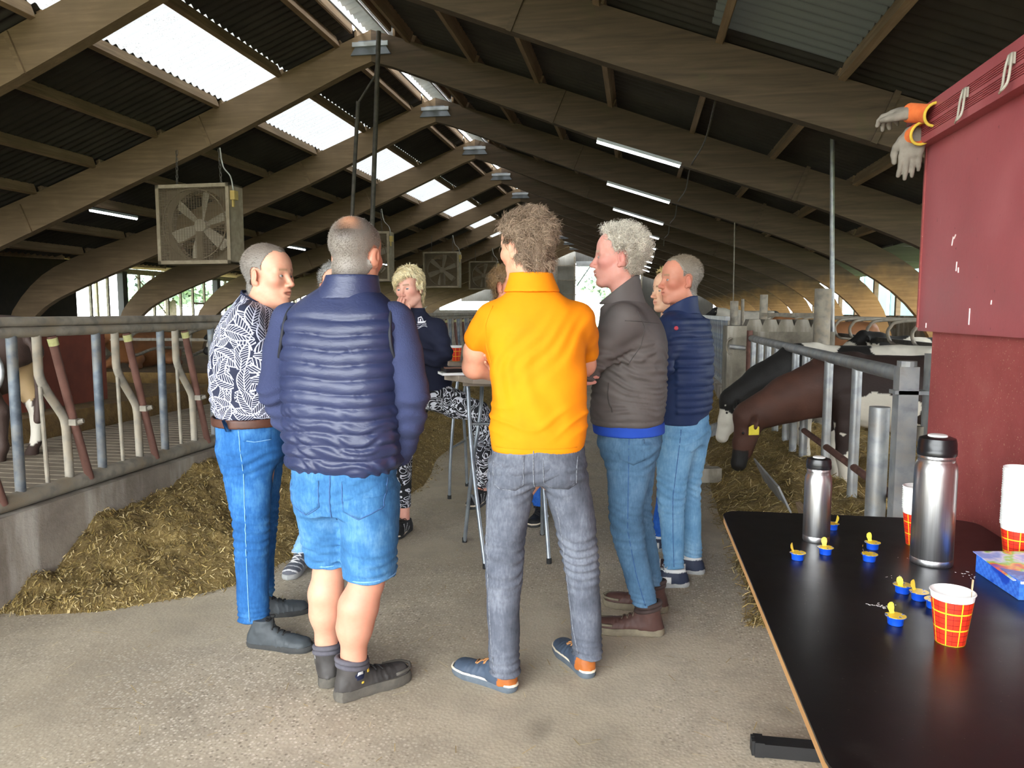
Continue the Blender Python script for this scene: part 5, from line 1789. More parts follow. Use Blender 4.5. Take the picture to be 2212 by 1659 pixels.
M_stitch = simple('denim_stitching', '#5f8fc0', '#79a5d0', 80, 0.8)
M_stitch_d = simple('dark_denim_stitching', '#2c4f7c', '#3a6294', 80, 0.8)
M_stitch_g = simple('grey_denim_stitching', '#4b4f57', '#868a91', 120, 0.8)

# masks: > 0 where hair grows (head-local x, y, z)
def mask_short(front=.075, recede=.0, nape=-.076):
    def f(x, y, z):
        hl = np.interp(y, [-.12, -.06, -.012, .018, .04, .065, .09, .11], [nape, nape - .004, -.03, .0, .05, .088, .1, .1])
        tem = recede * np.clip((np.abs(x) - .012) / .03, 0, 1) * (y > .02)
        return z - hl - tem - np.where(y > front, 1.0, 0)
    return f
def col_fn(c1, c2=None, fn=None):
    a = np.array(lin(c1)[:3]); b = np.array(lin(c2 or c1)[:3])
    def f(V):
        t = (fn(V) if fn else .5 + .5 * fbm(V, 30, 2)).clip(0, 1)[:, None]
        return a * (1 - t) + b * t
    return f

# ---------------------------------------------------------------- man in leaf-print shirt
def build_leafman():
    f = Fig('grey-haired man in a navy leaf-print polo shirt and blue jeans, standing in profile', -1.68, 3.12)
    ya = math.radians(-70)
    p = dict(w=1.02, chin=.002, fat=.008, mouth=.008, skin='#d39f85', red='#c97c68', brow='#9a7a5e', iris='#5a6a70', look=(0, 1, .02), neck=.062, sc=1.03,
             hair=dict(th=.005, ns=8000, len=(.006, .014), up=.35, dir=(0, -.6, -.15), jit=.22, wid=(.0005, .0009), curl=(.1, 1), rough=.001,
                       mask=mask_short(.078, .035), col=col_fn('#8d8882', '#75685c', lambda V: .5 + 6 * (V[:, 2] - .07)), fade=.022))
    f.head(p, (-1.592, 3.125, 1.618), -100, -2, 0, 3)
    L = [(.985, -1.69, 3.12, .172, .152, ya), (1.1, -1.695, 3.12, .19, .162, ya), (1.22, -1.70, 3.12, .195, .16, ya), (1.34, -1.69, 3.12, .197, .146, ya), (1.43, -1.672, 3.12, .185, .126, ya), (1.495, -1.652, 3.12, .135, .1, ya), (1.54, -1.638, 3.12, .085, .078, ya), (1.565, -1.63, 3.12, .066, .066, ya)]
    sh_r = (-1.605, 2.945, 1.43); sh_l = (-1.735, 3.295, 1.43)
    arms = [([sh_r, (-1.57, 2.92, 1.33), (-1.525, 2.93, 1.22)], [.07, .066, .062]), ([sh_l, (-1.70, 3.34, 1.33), (-1.66, 3.36, 1.2)], [.07, .066, .062])]
    t = NT('leaf_print_cotton')
    u = t.tc('UV')
    sc = 9.8
    vec = t.new('ShaderNodeVectorMath', operation='SCALE'); t.link(u, vec.inputs[0]); vec.inputs['Scale'].default_value = sc
    def leaves(off, seedrot):
        mp = t.new('ShaderNodeVectorMath', operation='ADD'); t.link(vec.outputs[0], mp.inputs[0]); mp.inputs[1].default_value = off
        vo = t.new('ShaderNodeTexVoronoi', voronoi_dimensions='2D', feature='F1'); vo.inputs['Scale'].default_value = 1.0; vo.inputs['Randomness'].default_value = .7
        t.link(mp.outputs[0], vo.inputs['Vector'])
        d = t.new('ShaderNodeVectorMath', operation='SUBTRACT'); t.link(mp.outputs[0], d.inputs[0]); t.link(vo.outputs['Position'], d.inputs[1])
        x, y, _ = t.sep(d.outputs[0])
        a = t.math('MULTIPLY', t.sep(vo.outputs['Color'])[0], 6.283)
        a = t.math('ADD', a, seedrot)
        c, s_ = t.math('COSINE', a), t.math('SINE', a)
        uu = t.math('ADD', t.math('MULTIPLY', x, c), t.math('MULTIPLY', y, s_))
        vv = t.math('SUBTRACT', t.math('MULTIPLY', y, c), t.math('MULTIPLY', x, s_))
        vv = t.math('SUBTRACT', vv, t.math('MULTIPLY', t.math('MULTIPLY', uu, uu), .25))
        av = t.math('ABSOLUTE', vv)
        # leaf outline: half width falls off toward both tips
        q = t.math('MULTIPLY', uu, 1.45)
        hw = t.math('MULTIPLY', t.math('SUBTRACT', 1.0, t.math('MULTIPLY', q, q)), .3)
        inside = t.math('GREATER_THAN', t.math('SUBTRACT', hw, av), 0)
        edge = t.math('LESS_THAN', t.math('ABSOLUTE', t.math('SUBTRACT', hw, av)), .022)
        mid = t.math('LESS_THAN', av, .02)
        vein = t.math('LESS_THAN', t.math('FRACT', t.math('MULTIPLY', t.math('SUBTRACT', uu, t.math('MULTIPLY', av, 1.1)), 8.0)), .3)
        l = t.math('MULTIPLY', inside, t.math('MAXIMUM', vein, mid))
        return t.math('MAXIMUM', l, edge), inside
    l1, i1 = leaves((0, 0, 0), 0.3)
    l2, i2 = leaves((3.37, 7.81, 0), 1.9)
    l3, i3 = leaves((9.11, 2.13, 0), 4.1)
    pat = t.math('MAXIMUM', l1, t.math('MULTIPLY', t.math('SUBTRACT', 1.0, i1), t.math('MAXIMUM', l2, t.math('MULTIPLY', t.math('SUBTRACT', 1.0, i2), l3))))
    t.color(t.mix(pat, '#20243a', '#c3c5d6')).rough(.85)
    t.bump(t.noise(18, 3, .55, None, 1.0), .25, .006)
    dsp = lambda Q: folds(.006, 16, 6, 1, 1.05, .1)(Q) + folds(.005, 11, 5, 2, 1.25, .2, .6)(Q) + .004 * fbm(Q, 9, 2)
    f.torso('polo_shirt', t.m, L, arms, disp=dsp, uvyaw=math.radians(100), cut=[((0, 0, -1), -1.008), ((.5, 0, 1), (1.528 + .5 * .03) / 1.118)])
    M_nv = m_cloth('navy_cotton_knit', '#191d30', '#232841', 5)
    f.collar('shirt_collar', M_nv, [(1.505, -1.645, 3.12, .088, .082, ya), (1.535, -1.637, 3.12, .08, .076, ya), (1.572, -1.63, 3.12, .078, .074, ya)], .005, cut=[((.5, 0, 1), (1.535 + .5 * .03) / 1.118)])
    f.limb([(-1.56, 2.92, 1.3), (-1.5, 2.94, 1.17), (-1.42, 3.02, 1.1), (-1.34, 3.1, 1.06)], [.052, .046, .042, .03], palm_hand((-1.34, 3.08, 1.06), (.6, .6, .1), (.3, -.5, .6), 1, (.6, .6, .6, .6)))
    f.limb([(-1.69, 3.35, 1.3), (-1.64, 3.37, 1.12), (-1.5, 3.3, 1.05), (-1.38, 3.2, 1.06)], [.052, .046, .042, .03], palm_hand((-1.38, 3.2, 1.06), (.8, -.4, .1), (.3, .5, .6), -1, (.6, .6, .6, .6)))
    f.core([(-1.63, 3.12, 1.48), (-1.67, 3.12, 1.3), (-1.69, 3.12, 1.0), (-1.66, 3.05, .5), (-1.66, 3.02, .12)], [.07, .12, .13, .05, .035])
    pel = [(.80, -1.68, 3.12, .15, .13, ya), (.86, -1.685, 3.12, .172, .15, ya), (.93, -1.69, 3.12, .175, .152, ya), (1.0, -1.69, 3.12, .172, .15, ya)]
    near = [(.88, -1.675, 3.05, .088, .12, ya), (.72, -1.665, 3.03, .082, .098, ya), (.54, -1.655, 3.02, .07, .078, ya), (.3, -1.66, 3.02, .064, .068, ya), (.1, -1.662, 3.03, .058, .066, ya)]
    far = [(.88, -1.71, 3.2, .088, .12, ya), (.72, -1.715, 3.22, .082, .098, ya), (.54, -1.73, 3.25, .07, .078, ya), (.3, -1.76, 3.28, .064, .068, ya), (.11, -1.775, 3.3, .058, .064, ya)]
    M_j = m_denim('bright_blue_denim', '#1d4678', '#2b5c92', '#4a7eae')
    V, F, o = f.pants('jeans', M_j, pel, [near, far])
    bv = bvh_of(V, F); out = np.array([-.15, -1, 0.0]); r = np.array([1, -.15, 0]); up = np.array([0, 0, 1.0])
    seam_obj('side_seam', bv, f.rel([(-1.66, 2.9, .97), (-1.645, 2.9, .75), (-1.645, 2.9, .5), (-1.65, 2.9, .12)]), (0, -1, 0), M_stitch, o, .0022, 40)
    Vp, Fp = patch(bv, f.rel((-1.79, 2.95, .86)), (.55, -.83, 0), up, [(-.055, .055), (.06, .055), (.062, -.05), (.0, -.085), (-.055, -.05)], (-.83, -.55, 0), .003)
    mesh_obj('back_pocket', Vp, Fp, M_j, o, True)
    Vp, Fp = patch(bv, f.rel((-1.61, 2.9, .94)), (1, 0, 0), up, [(-.03, .02), (.06, .02), (.06, -.018), (-.03, -.022)], (0, -1, 0), .003)
    mesh_obj('coin_pocket', Vp, Fp, M_j, o, True)
    seam_obj('pocket_stitch', bv, f.rel([(-1.64, 2.9, .925), (-1.6, 2.9, .915), (-1.55, 2.9, .92)]), (0, -1, 0), M_stitch, o, .002)
    M_bl = simple('brown_leather_belt', '#3d2219', '#553325', 12, .55, .2)
    f.collar('belt', M_bl, [(.972, -1.69, 3.12, .186, .164, ya), (1.012, -1.69, 3.12, .187, .165, ya)], .005)
    Vb, Fb = patch(bv, f.rel((-1.70, 2.9, .995)), (1, 0, 0), up, [(-.008, .02), (.008, .02), (.008, -.032), (-.008, -.032)], (0, -1, 0), .02, sub=2)
    mesh_obj('belt_loop', Vb, Fb, M_j, o, True)
    shoe(f.root, f.rel((-1.60 - .0, 3.0, 0)), math.radians(-92), 'dark_high', .30)
    shoe(f.root, f.rel((-1.77, 3.3, 0)), math.radians(-62), 'dark_high', .30)
    f.done()
build_leafman()

# ---------------------------------------------------------------- man in padded vest
M_vest = NT('navy_quilted_nylon')
M_vest.color(M_vest.ramp(M_vest.noise(3, 3, .5), [(.3, '#252b48'), (.7, '#303756')])).rough(.42)
M_vest.b.inputs['Specular IOR Level'].default_value = .45
M_vest.bump(M_vest.noise(26, 3, .6, M_vest.mapped((1, 1, 2.2)), 1.0), .25, .006)
M_vest = M_vest.m
def build_vestman():
    f = Fig('bald-topped man seen from behind in a navy quilted vest and denim shorts', -1.09, 2.70)
    ya = math.radians(-6)
    bald = lambda V: np.exp(-(((V[:, 0] - .014) / .03) ** 2 + ((V[:, 1] + .078) / .024) ** 2)) * (V[:, 2] > .08) * 1.3
    def hcol(V):
        g_ = np.array(lin('#8d857c')[:3]); d = np.array(lin('#43352a')[:3]); sk = np.array(lin('#c08d6e')[:3])
        t = np.exp(-(((V[:, 0] - .01) / .05) ** 2 + ((V[:, 2] - .085) / .045) ** 2))[:, None] * (V[:, 1] < 0)[:, None]
        t = np.maximum(t, np.exp(-((V[:, 2] + .075) / .02) ** 2)[:, None] * .6)
        c = g_ * (1 - t) + d * t
        b = bald(V)[:, None].clip(0, 1)
        return c * (1 - b) + sk * b
    p = dict(w=1.04, skin='#c9957c', red='#c27a64', neck=.066, fat=.004, sc=1.05,
             hair=dict(th=.0035, ns=9000, len=(.004, .010), up=.5, dir=(0, -.3, -.5), jit=.25, wid=(.0005, .0009), curl=(.1, 1), rough=.0005, mask=mask_short(.078, .02, -.092), col=hcol, fade=.008))
    f.head(p, (-1.042, 2.735, 1.672), -8, -4, 0, 5)
    yo = .018
    L = [(.868, -1.09, 2.70, .205, .148, ya), (.90, -1.09, 2.70, .216, .156, ya), (1.0, -1.09, 2.70, .224, .163, ya), (1.12, -1.09, 2.70, .228, .166, ya), (1.25, -1.09, 2.70, .23, .163, ya), (1.37, -1.088, 2.70, .232, .152, ya), (1.45, -1.085, 2.70, .22, .132, ya), (1.505, -1.08, 2.705, .17, .108, ya), (1.55, -1.07, 2.71, .11, .086, ya), (1.58, -1.065, 2.715, .08, .075, ya)]
    seams = np.array([.885, .935, .985, 1.033, 1.083, 1.133, 1.182, 1.232, 1.283, 1.334, 1.386, 1.438])
    def quilt(Q):
        z = Q[:, 2] + .006 * vnoise(Q, 6) + .004 * np.sin(Q[:, 0] * 18)
        i = np.clip(np.searchsorted(seams, z) - 1, 0, len(seams) - 2)
        t = np.clip((z - seams[i]) / (seams[i + 1] - seams[i]), 0, 1)
        puff = (np.clip(4 * t * (1 - t), 0, 1)) ** .6
        on = (z > seams[0]) & (z < seams[-1])
        w = .004 * np.sin(2 * np.pi * (Q[:, 0] * 7 + Q[:, 2] * 20 + 1.6 * vnoise(Q, 9))) * np.clip((1.2 - Q[:, 2]) / .25, 0, 1)
        up_ = np.clip((z - seams[-1]) / .02, 0, 1)
        return np.where(on, .010 * puff - .005, -.005 + .008 * up_) + w * np.where(on, puff, 1) + .003 * fbm(Q, 12, 2)
    Vv, Fv, _o = f.torso('quilted_vest', M_vest, L, [], res=.0062, disp=quilt, smooth=0, pw=2.5, cut=[((0, 0, -1), -.868)])
    vbv = bvh_of(Vv, Fv)
    M_kn = NT('navy_knit_sleeve')
    M_kn.color(M_kn.ramp(M_kn.noise(4, 3, .5), [(.3, '#262d4e'), (.7, '#30385a')])).rough(.9)
    M_kn.bump(M_kn.voro(190, 'F1', 'Distance'), .3, .005); M_kn = M_kn.m
    for P, R_ in (([(-1.29, 2.70, 1.43), (-1.325, 2.69, 1.32), (-1.35, 2.675, 1.17), (-1.325, 2.72, 1.06), (-1.28, 2.79, .96), (-1.25, 2.83, .91)], [.075, .068, .062, .056, .048, .042]),
                  ([(-.885, 2.70, 1.43), (-.848, 2.69, 1.32), (-.815, 2.675, 1.17), (-.835, 2.71, 1.06), (-.875, 2.76, .96), (-.895, 2.79, .915)], [.075, .068, .062, .056, .048, .042])):
        Q = f.rel(P)
        s = SDF(Q.min(0) - .12, Q.max(0) + .12, .0065)
        s.chain(Q, R_, .02)
        s.disp(lambda A: .005 * np.sin(2 * np.pi * (A[:, 2] / .05 + 1.2 * vnoise(A, 7))) * np.exp(-((A[:, 2] - 1.1) / .12) ** 2) + .003 * fbm(A, 12, 2), .04)
        V, F = s.mesh()
        mesh_obj('sleeve', V, F, M_kn, f.root, True)
    M_tr = simple('black_binding', '#14161f', '#1c1f2a', 20, .7)
    for sx in (-1, 1):
        a = np.linspace(0, 2 * np.pi, 40, endpoint=False)
        ring = []
        for q in a:
            h, _n = cast(vbv, f.rel((-1.09 + sx * .6, 2.70 + .1 * math.cos(q), 1.375 + .125 * math.sin(q))), (-sx, 0, 0))
            if h is not None: ring.append(h + np.array([sx * .002, 0, 0]))
        ring = np.array(ring)
        for _ in range(6): ring = (np.roll(ring, 1, 0) + ring + np.roll(ring, -1, 0)) / 3
        ring[:, 0] += sx * .004
        MB().tube(ring, .0065, 8, closed=True).build('armhole_binding', M_tr, f.root, True)
    f.collar('vest_collar', M_vest, [(1.512, -1.07, 2.705, .128, .106, ya), (1.545, -1.06, 2.703, .11, .098, ya), (1.575, -1.05, 2.702, .096, .092, ya), (1.602, -1.045, 2.702, .088, .088, ya)], .008)
    f.core([(-1.06, 2.72, 1.5), (-1.09, 2.7, 1.3), (-1.09, 2.7, .95), (-1.0, 2.69, .7), (-.985, 2.66, .5)], [.07, .14, .15, .09, .055])
    f.core([(-1.09, 2.7, .95), (-1.17, 2.72, .7), (-1.17, 2.74, .5)], [.15, .09, .055])
    f.limb([(-1.172, 2.735, .54), (-1.178, 2.735, .46), (-1.188, 2.725, .37), (-1.192, 2.725, .29), (-1.196, 2.74, .17), (-1.198, 2.75, .1)], [.06, .056, .064, .058, .04, .036], res=.006, k=.03)
    f.limb([(-.985, 2.665, .54), (-.995, 2.66, .45), (-1.025, 2.645, .36), (-1.04, 2.64, .28), (-1.05, 2.65, .16), (-1.052, 2.655, .08)], [.064, .06, .071, .064, .043, .038], res=.006, k=.03)
    pel = [(.72, -1.09, 2.70, .185, .14, ya), (.80, -1.09, 2.70, .2, .155, ya), (.88, -1.09, 2.70, .2, .152, ya), (.95, -1.09, 2.70, .19, .145, ya)]
    lg = [(.80, -1.185, 2.71, .1, .14, 0), (.70, -1.182, 2.722, .104, .13, 0), (.6, -1.178, 2.73, .098, .115, 0), (.495, -1.174, 2.738, .09, .1, 0)]
    rg = [(.80, -.99, 2.69, .105, .14, 0), (.70, -.985, 2.68, .106, .13, 0), (.6, -.984, 2.672, .103, .118, 0), (.474, -.985, 2.665, .096, .106, 0)]
    M_j = m_denim('washed_blue_denim', '#2a547f', '#3c6c98', '#628fb4')
    V, F, o = f.pants('denim_shorts', M_j, pel, [lg, rg], wr=.8)
    bv = bvh_of(V, F); up = np.array([0, 0, 1.0])
    for x, sx in ((-1.20, -1), (-.97, 1)):
        Vp, Fp = patch(bv, f.rel((x, 2.5, .80)), (1, 0, 0), up, [(-.07, .06), (.07, .06), (.068, -.04), (.0 - sx * .01, -.075), (-.068, -.05)], (0, -1, 0), .0035)
        mesh_obj('back_pocket', Vp, Fp, M_j, o, True)
        seam_obj('pocket_stitch', bv, f.rel([(x - .07, 2.5, .86), (x - .068, 2.5, .75), (x - sx * .01, 2.5, .723), (x + .068, 2.5, .76), (x + .07, 2.5, .86)]), (0, -1, 0), M_stitch_d, o, .0026, 30)
    seam_obj('seat_seam', bv, f.rel([(-1.085, 2.5, .88), (-1.088, 2.5, .76), (-1.09, 2.5, .70)]), (0, -1, 0), M_stitch_d, o, .003)
    for l in (lg, rg):
        r = l[-1]
        a = np.linspace(0, 2 * np.pi, 30, endpoint=False)
        MB().tube(np.c_[r[1] - f.o[0] + (r[3] + .001) * np.cos(a), r[2] - f.o[1] + (r[4] + .001) * np.sin(a), 0 * a + r[0] + .012], .0035, 6, closed=True).build('leg_hem', M_stitch, o, True)
    M_so = m_cloth('navy_sock_knit', '#171b30', '#20263e', 10)
    M_sp = simple('pale_blue_sock_patch', '#a9b6d6', '#bcc7e2', 20, .8)
    for c in ((-1.197, 2.747), (-1.052, 2.652)):
        q = f.rel((c[0], c[1], 0))
        so = MB().lathe([(.047, .08), (.049, .12), (.0495, .16), (.049, .2), (.045, .205)], 24, (q[0], q[1], 0), caps=False).build('sock', M_so, f.root, True)
        aa = np.linspace(-1.9, -1.1, 8)
        Vs = np.array([[q[0] + .0515 * math.cos(a), q[1] + .0515 * math.sin(a), z] for z in (.166, .192) for a in aa])
        mesh_obj('sock_patch', Vs, [[i, i + 1, 9 + i, 8 + i] for i in range(7)], M_sp, so, True)
    shoe(f.root, f.rel((-1.2, 2.755, 0)), math.radians(22), 'work_boot', .315, .118)
    shoe(f.root, f.rel((-1.052, 2.655, 0)), math.radians(-42), 'work_boot', .315, .118)
    f.done()
build_vestman()

# ---------------------------------------------------------------- man in orange polo
def build_orangeman():
    f = Fig('tall man in a bright orange polo shirt and grey jeans, seen from behind', -.37, 2.92)
    ya = math.radians(12)
    def wav(V): return np.c_[.3 * np.sin(V[:, 2] * 90 + V[:, 0] * 60), .3 * np.cos(V[:, 2] * 70), -.35 * np.clip((.06 - V[:, 2]) * 14, -1.2, 1)]
    p = dict(w=1.0, skin='#d3a083', red='#c9806a', brow='#5b4535', neck=.058, sc=1.02,
             hair=dict(th=.016, ns=9000, len=(.022, .045), up=.0, tang=1.0, lift=.14, dir=(0, -.45, -.35), dirf=wav, jit=.2, wid=(.0006, .0015), curl=(.42, 3.6), rough=.009, rf=55, mask=mask_short(.085, .01, -.088),
                       col=col_fn('#5f4a39', '#b39d86', lambda V: .42 + .45 * fbm(V, 55, 2)), fade=.022))
    f.head(p, (-.434, 2.965, 1.708), 52, -6, 0, 7)
    L = [(.925, -.38, 2.92, .176, .13, ya), (1.0, -.38, 2.92, .182, .132, ya), (1.12, -.38, 2.92, .184, .128, ya), (1.25, -.385, 2.925, .19, .128, ya), (1.37, -.39, 2.93, .195, .126, ya), (1.45, -.395, 2.935, .185, .112, ya), (1.51, -.4, 2.94, .14, .095, ya), (1.555, -.405, 2.945, .09, .076, ya), (1.585, -.41, 2.95, .068, .066, ya)]
    arms = [([(-.562, 2.925, 1.435), (-.59, 2.93, 1.395), (-.618, 2.945, 1.36)], [.07, .066, .062]), ([(-.235, 2.99, 1.435), (-.215, 3.04, 1.37), (-.215, 3.1, 1.31)], [.07, .06, .058])]
    M_or = m_cloth('orange_pique_cotton', '#e07d02', '#ea8c04', 3, .8, 500, .12)
    dsp = lambda Q: (.007 * np.maximum(0, np.sin(2 * np.pi * (Q[:, 2] * 17 - .25 * Q[:, 0] * 9 + 1.1 * vnoise(Q, 5)))) ** 2 * np.exp(-((Q[:, 2] - 1.06) / .06) ** 2)
                     + folds(.0025, 10, 5, 3, 1.33, .12, -1.5)(Q) + .005 * fbm(Q, 7, 2) + .003 * np.sin(2 * np.pi * (Q[:, 0] * 10 + vnoise(Q, 4))) * np.exp(-((Q[:, 2] - 1.2) / .15) ** 2))
    V, F, o = f.torso('polo_shirt', M_or, L, arms, disp=dsp, pw=2.4, cut=[((0, 0, -1), -.93)])
    bv = bvh_of(V, F)
    f.collar('shirt_collar', M_or, [(1.542, -.408, 2.942, .105, .098, ya), (1.56, -.408, 2.943, .098, .092, ya), (1.59, -.41, 2.946, .086, .083, ya), (1.618, -.412, 2.95, .078, .077, ya)], .0055)
    M_os = m_cloth('orange_seam_tape', '#d57c02', '#e38c06', 5, .8)
    seam_obj('sleeve_seam', bv, f.rel([(-.545, 2.7, 1.49), (-.568, 2.7, 1.42), (-.572, 2.7, 1.34), (-.555, 2.7, 1.27)]), (0, -1, 0), M_os, o, .002)
    seam_obj('hem_seam', bv, f.rel([(-.53, 2.7, .955), (-.38, 2.7, .955), (-.22, 2.7, .955)]), (0, -1, 0), M_os, o, .0016)
    Vt, Ft = patch(bv, f.rel((-.548, 2.75, .915)), (.75, -.66, 0), (0, 0, 1), [(-.03, .05), (.02, .05), (.02, -.0), (-.02, .02)], (-.66, -.75, 0), .004, sub=2)
    # left forearm folded across the front, right hand tucked under the left arm
    f.limb([(-.6, 2.94, 1.39), (-.632, 2.96, 1.31), (-.648, 2.985, 1.245), (-.585, 3.06, 1.232), (-.48, 3.12, 1.245), (-.38, 3.12, 1.25)], [.052, .05, .045, .045, .037, .03], palm_hand((-.38, 3.1, 1.26), (1, -.1, .1), (0, .9, .3), -1, (.4, .4, .4, .4)))
    hnd = palm_hand((-.53, 3.03, 1.225), (-.42, -.62, .52), (-.6, .65, .1), -1, (.1, .15, .2, .25), .6, .165)
    f.limb([(-.215, 3.09, 1.34), (-.215, 3.13, 1.25), (-.3, 3.13, 1.22), (-.43, 3.09, 1.215), (-.53, 3.03, 1.225)], [.05, .046, .042, .036, .029], hnd, .0045)
    f.core([(-.41, 2.95, 1.5), (-.39, 2.93, 1.3), (-.38, 2.92, .95), (-.47, 2.9, .75), (-.5, 2.84, .42), (-.5, 2.81, .1)], [.06, .11, .12, .06, .045, .03])
    f.core([(-.38, 2.92, .95), (-.25, 2.95, .75), (-.19, 2.98, .15)], [.12, .06, .03])
    pel = [(.81, -.378, 2.915, .16, .115, ya), (.87, -.378, 2.915, .182, .132, ya), (.93, -.378, 2.915, .18, .13, ya), (1.0, -.378, 2.915, .17, .122, ya)]
    lg = [(.88, -.468, 2.895, .094, .12, ya), (.76, -.485, 2.885, .092, .108, ya), (.6, -.498, 2.865, .08, .092, ya), (.43, -.502, 2.845, .07, .078, ya), (.25, -.498, 2.825, .062, .07, ya), (.07, -.495, 2.815, .059, .072, ya)]
    rg = [(.88, -.288, 2.93, .094, .12, ya), (.76, -.262, 2.945, .092, .108, ya), (.6, -.228, 2.955, .08, .092, ya), (.43, -.205, 2.965, .068, .078, ya), (.25, -.19, 2.98, .062, .07, ya), (.08, -.182, 2.99, .06, .072, ya)]
    M_j = m_denim('grey_faded_denim', '#42464e', '#595d67', '#7a7e87')
    V, F, o = f.pants('jeans', M_j, pel, [lg, rg], wr=1.15)
    bv = bvh_of(V, F); up = np.array([0, 0, 1.0])
    for x in (-.475, -.28):
        Vp, Fp = patch(bv, f.rel((x, 2.6, .87)), (1, 0, 0), up, [(-.065, .06), (.065, .06), (.06, -.055), (.03, -.075), (-.03, -.075), (-.06, -.055)], (0, -1, 0), .0035)
        mesh_obj('back_pocket', Vp, Fp, M_j, o, True)
        seam_obj('pocket_stitch', bv, f.rel([(x - .062, 2.6, .93), (x - .06, 2.6, .82), (x - .03, 2.6, .797), (x + .03, 2.6, .797), (x + .06, 2.6, .82), (x + .062, 2.6, .93)]), (0, -1, 0), M_stitch_g, o, .0022, 30)
    seam_obj('seat_seam', bv, f.rel([(-.378, 2.6, .95), (-.378, 2.6, .86), (-.376, 2.6, .80)]), (0, -1, 0), M_stitch_g, o, .0026)
    seam_obj('side_seam', bv, f.rel([(-.555, 2.6, .85), (-.565, 2.6, .6), (-.555, 2.6, .4), (-.54, 2.6, .2), (-.525, 2.6, .09)]), (0, -1, 0), M_stitch_g, o, .002, 40)
    seam_obj('side_seam', bv, f.rel([(-.3, 2.6, .72), (-.28, 2.6, .6), (-.262, 2.6, .4), (-.24, 2.6, .2), (-.215, 2.6, .1)]), (0, -1, 0), M_stitch_g, o, .002, 40)
    shoe(f.root, f.rel((-.515, 2.815, 0)), math.radians(62), 'derby', .305)
    shoe(f.root, f.rel((-.205, 3.0, 0)), math.radians(30), 'derby', .305)
    f.done()
build_orangeman()
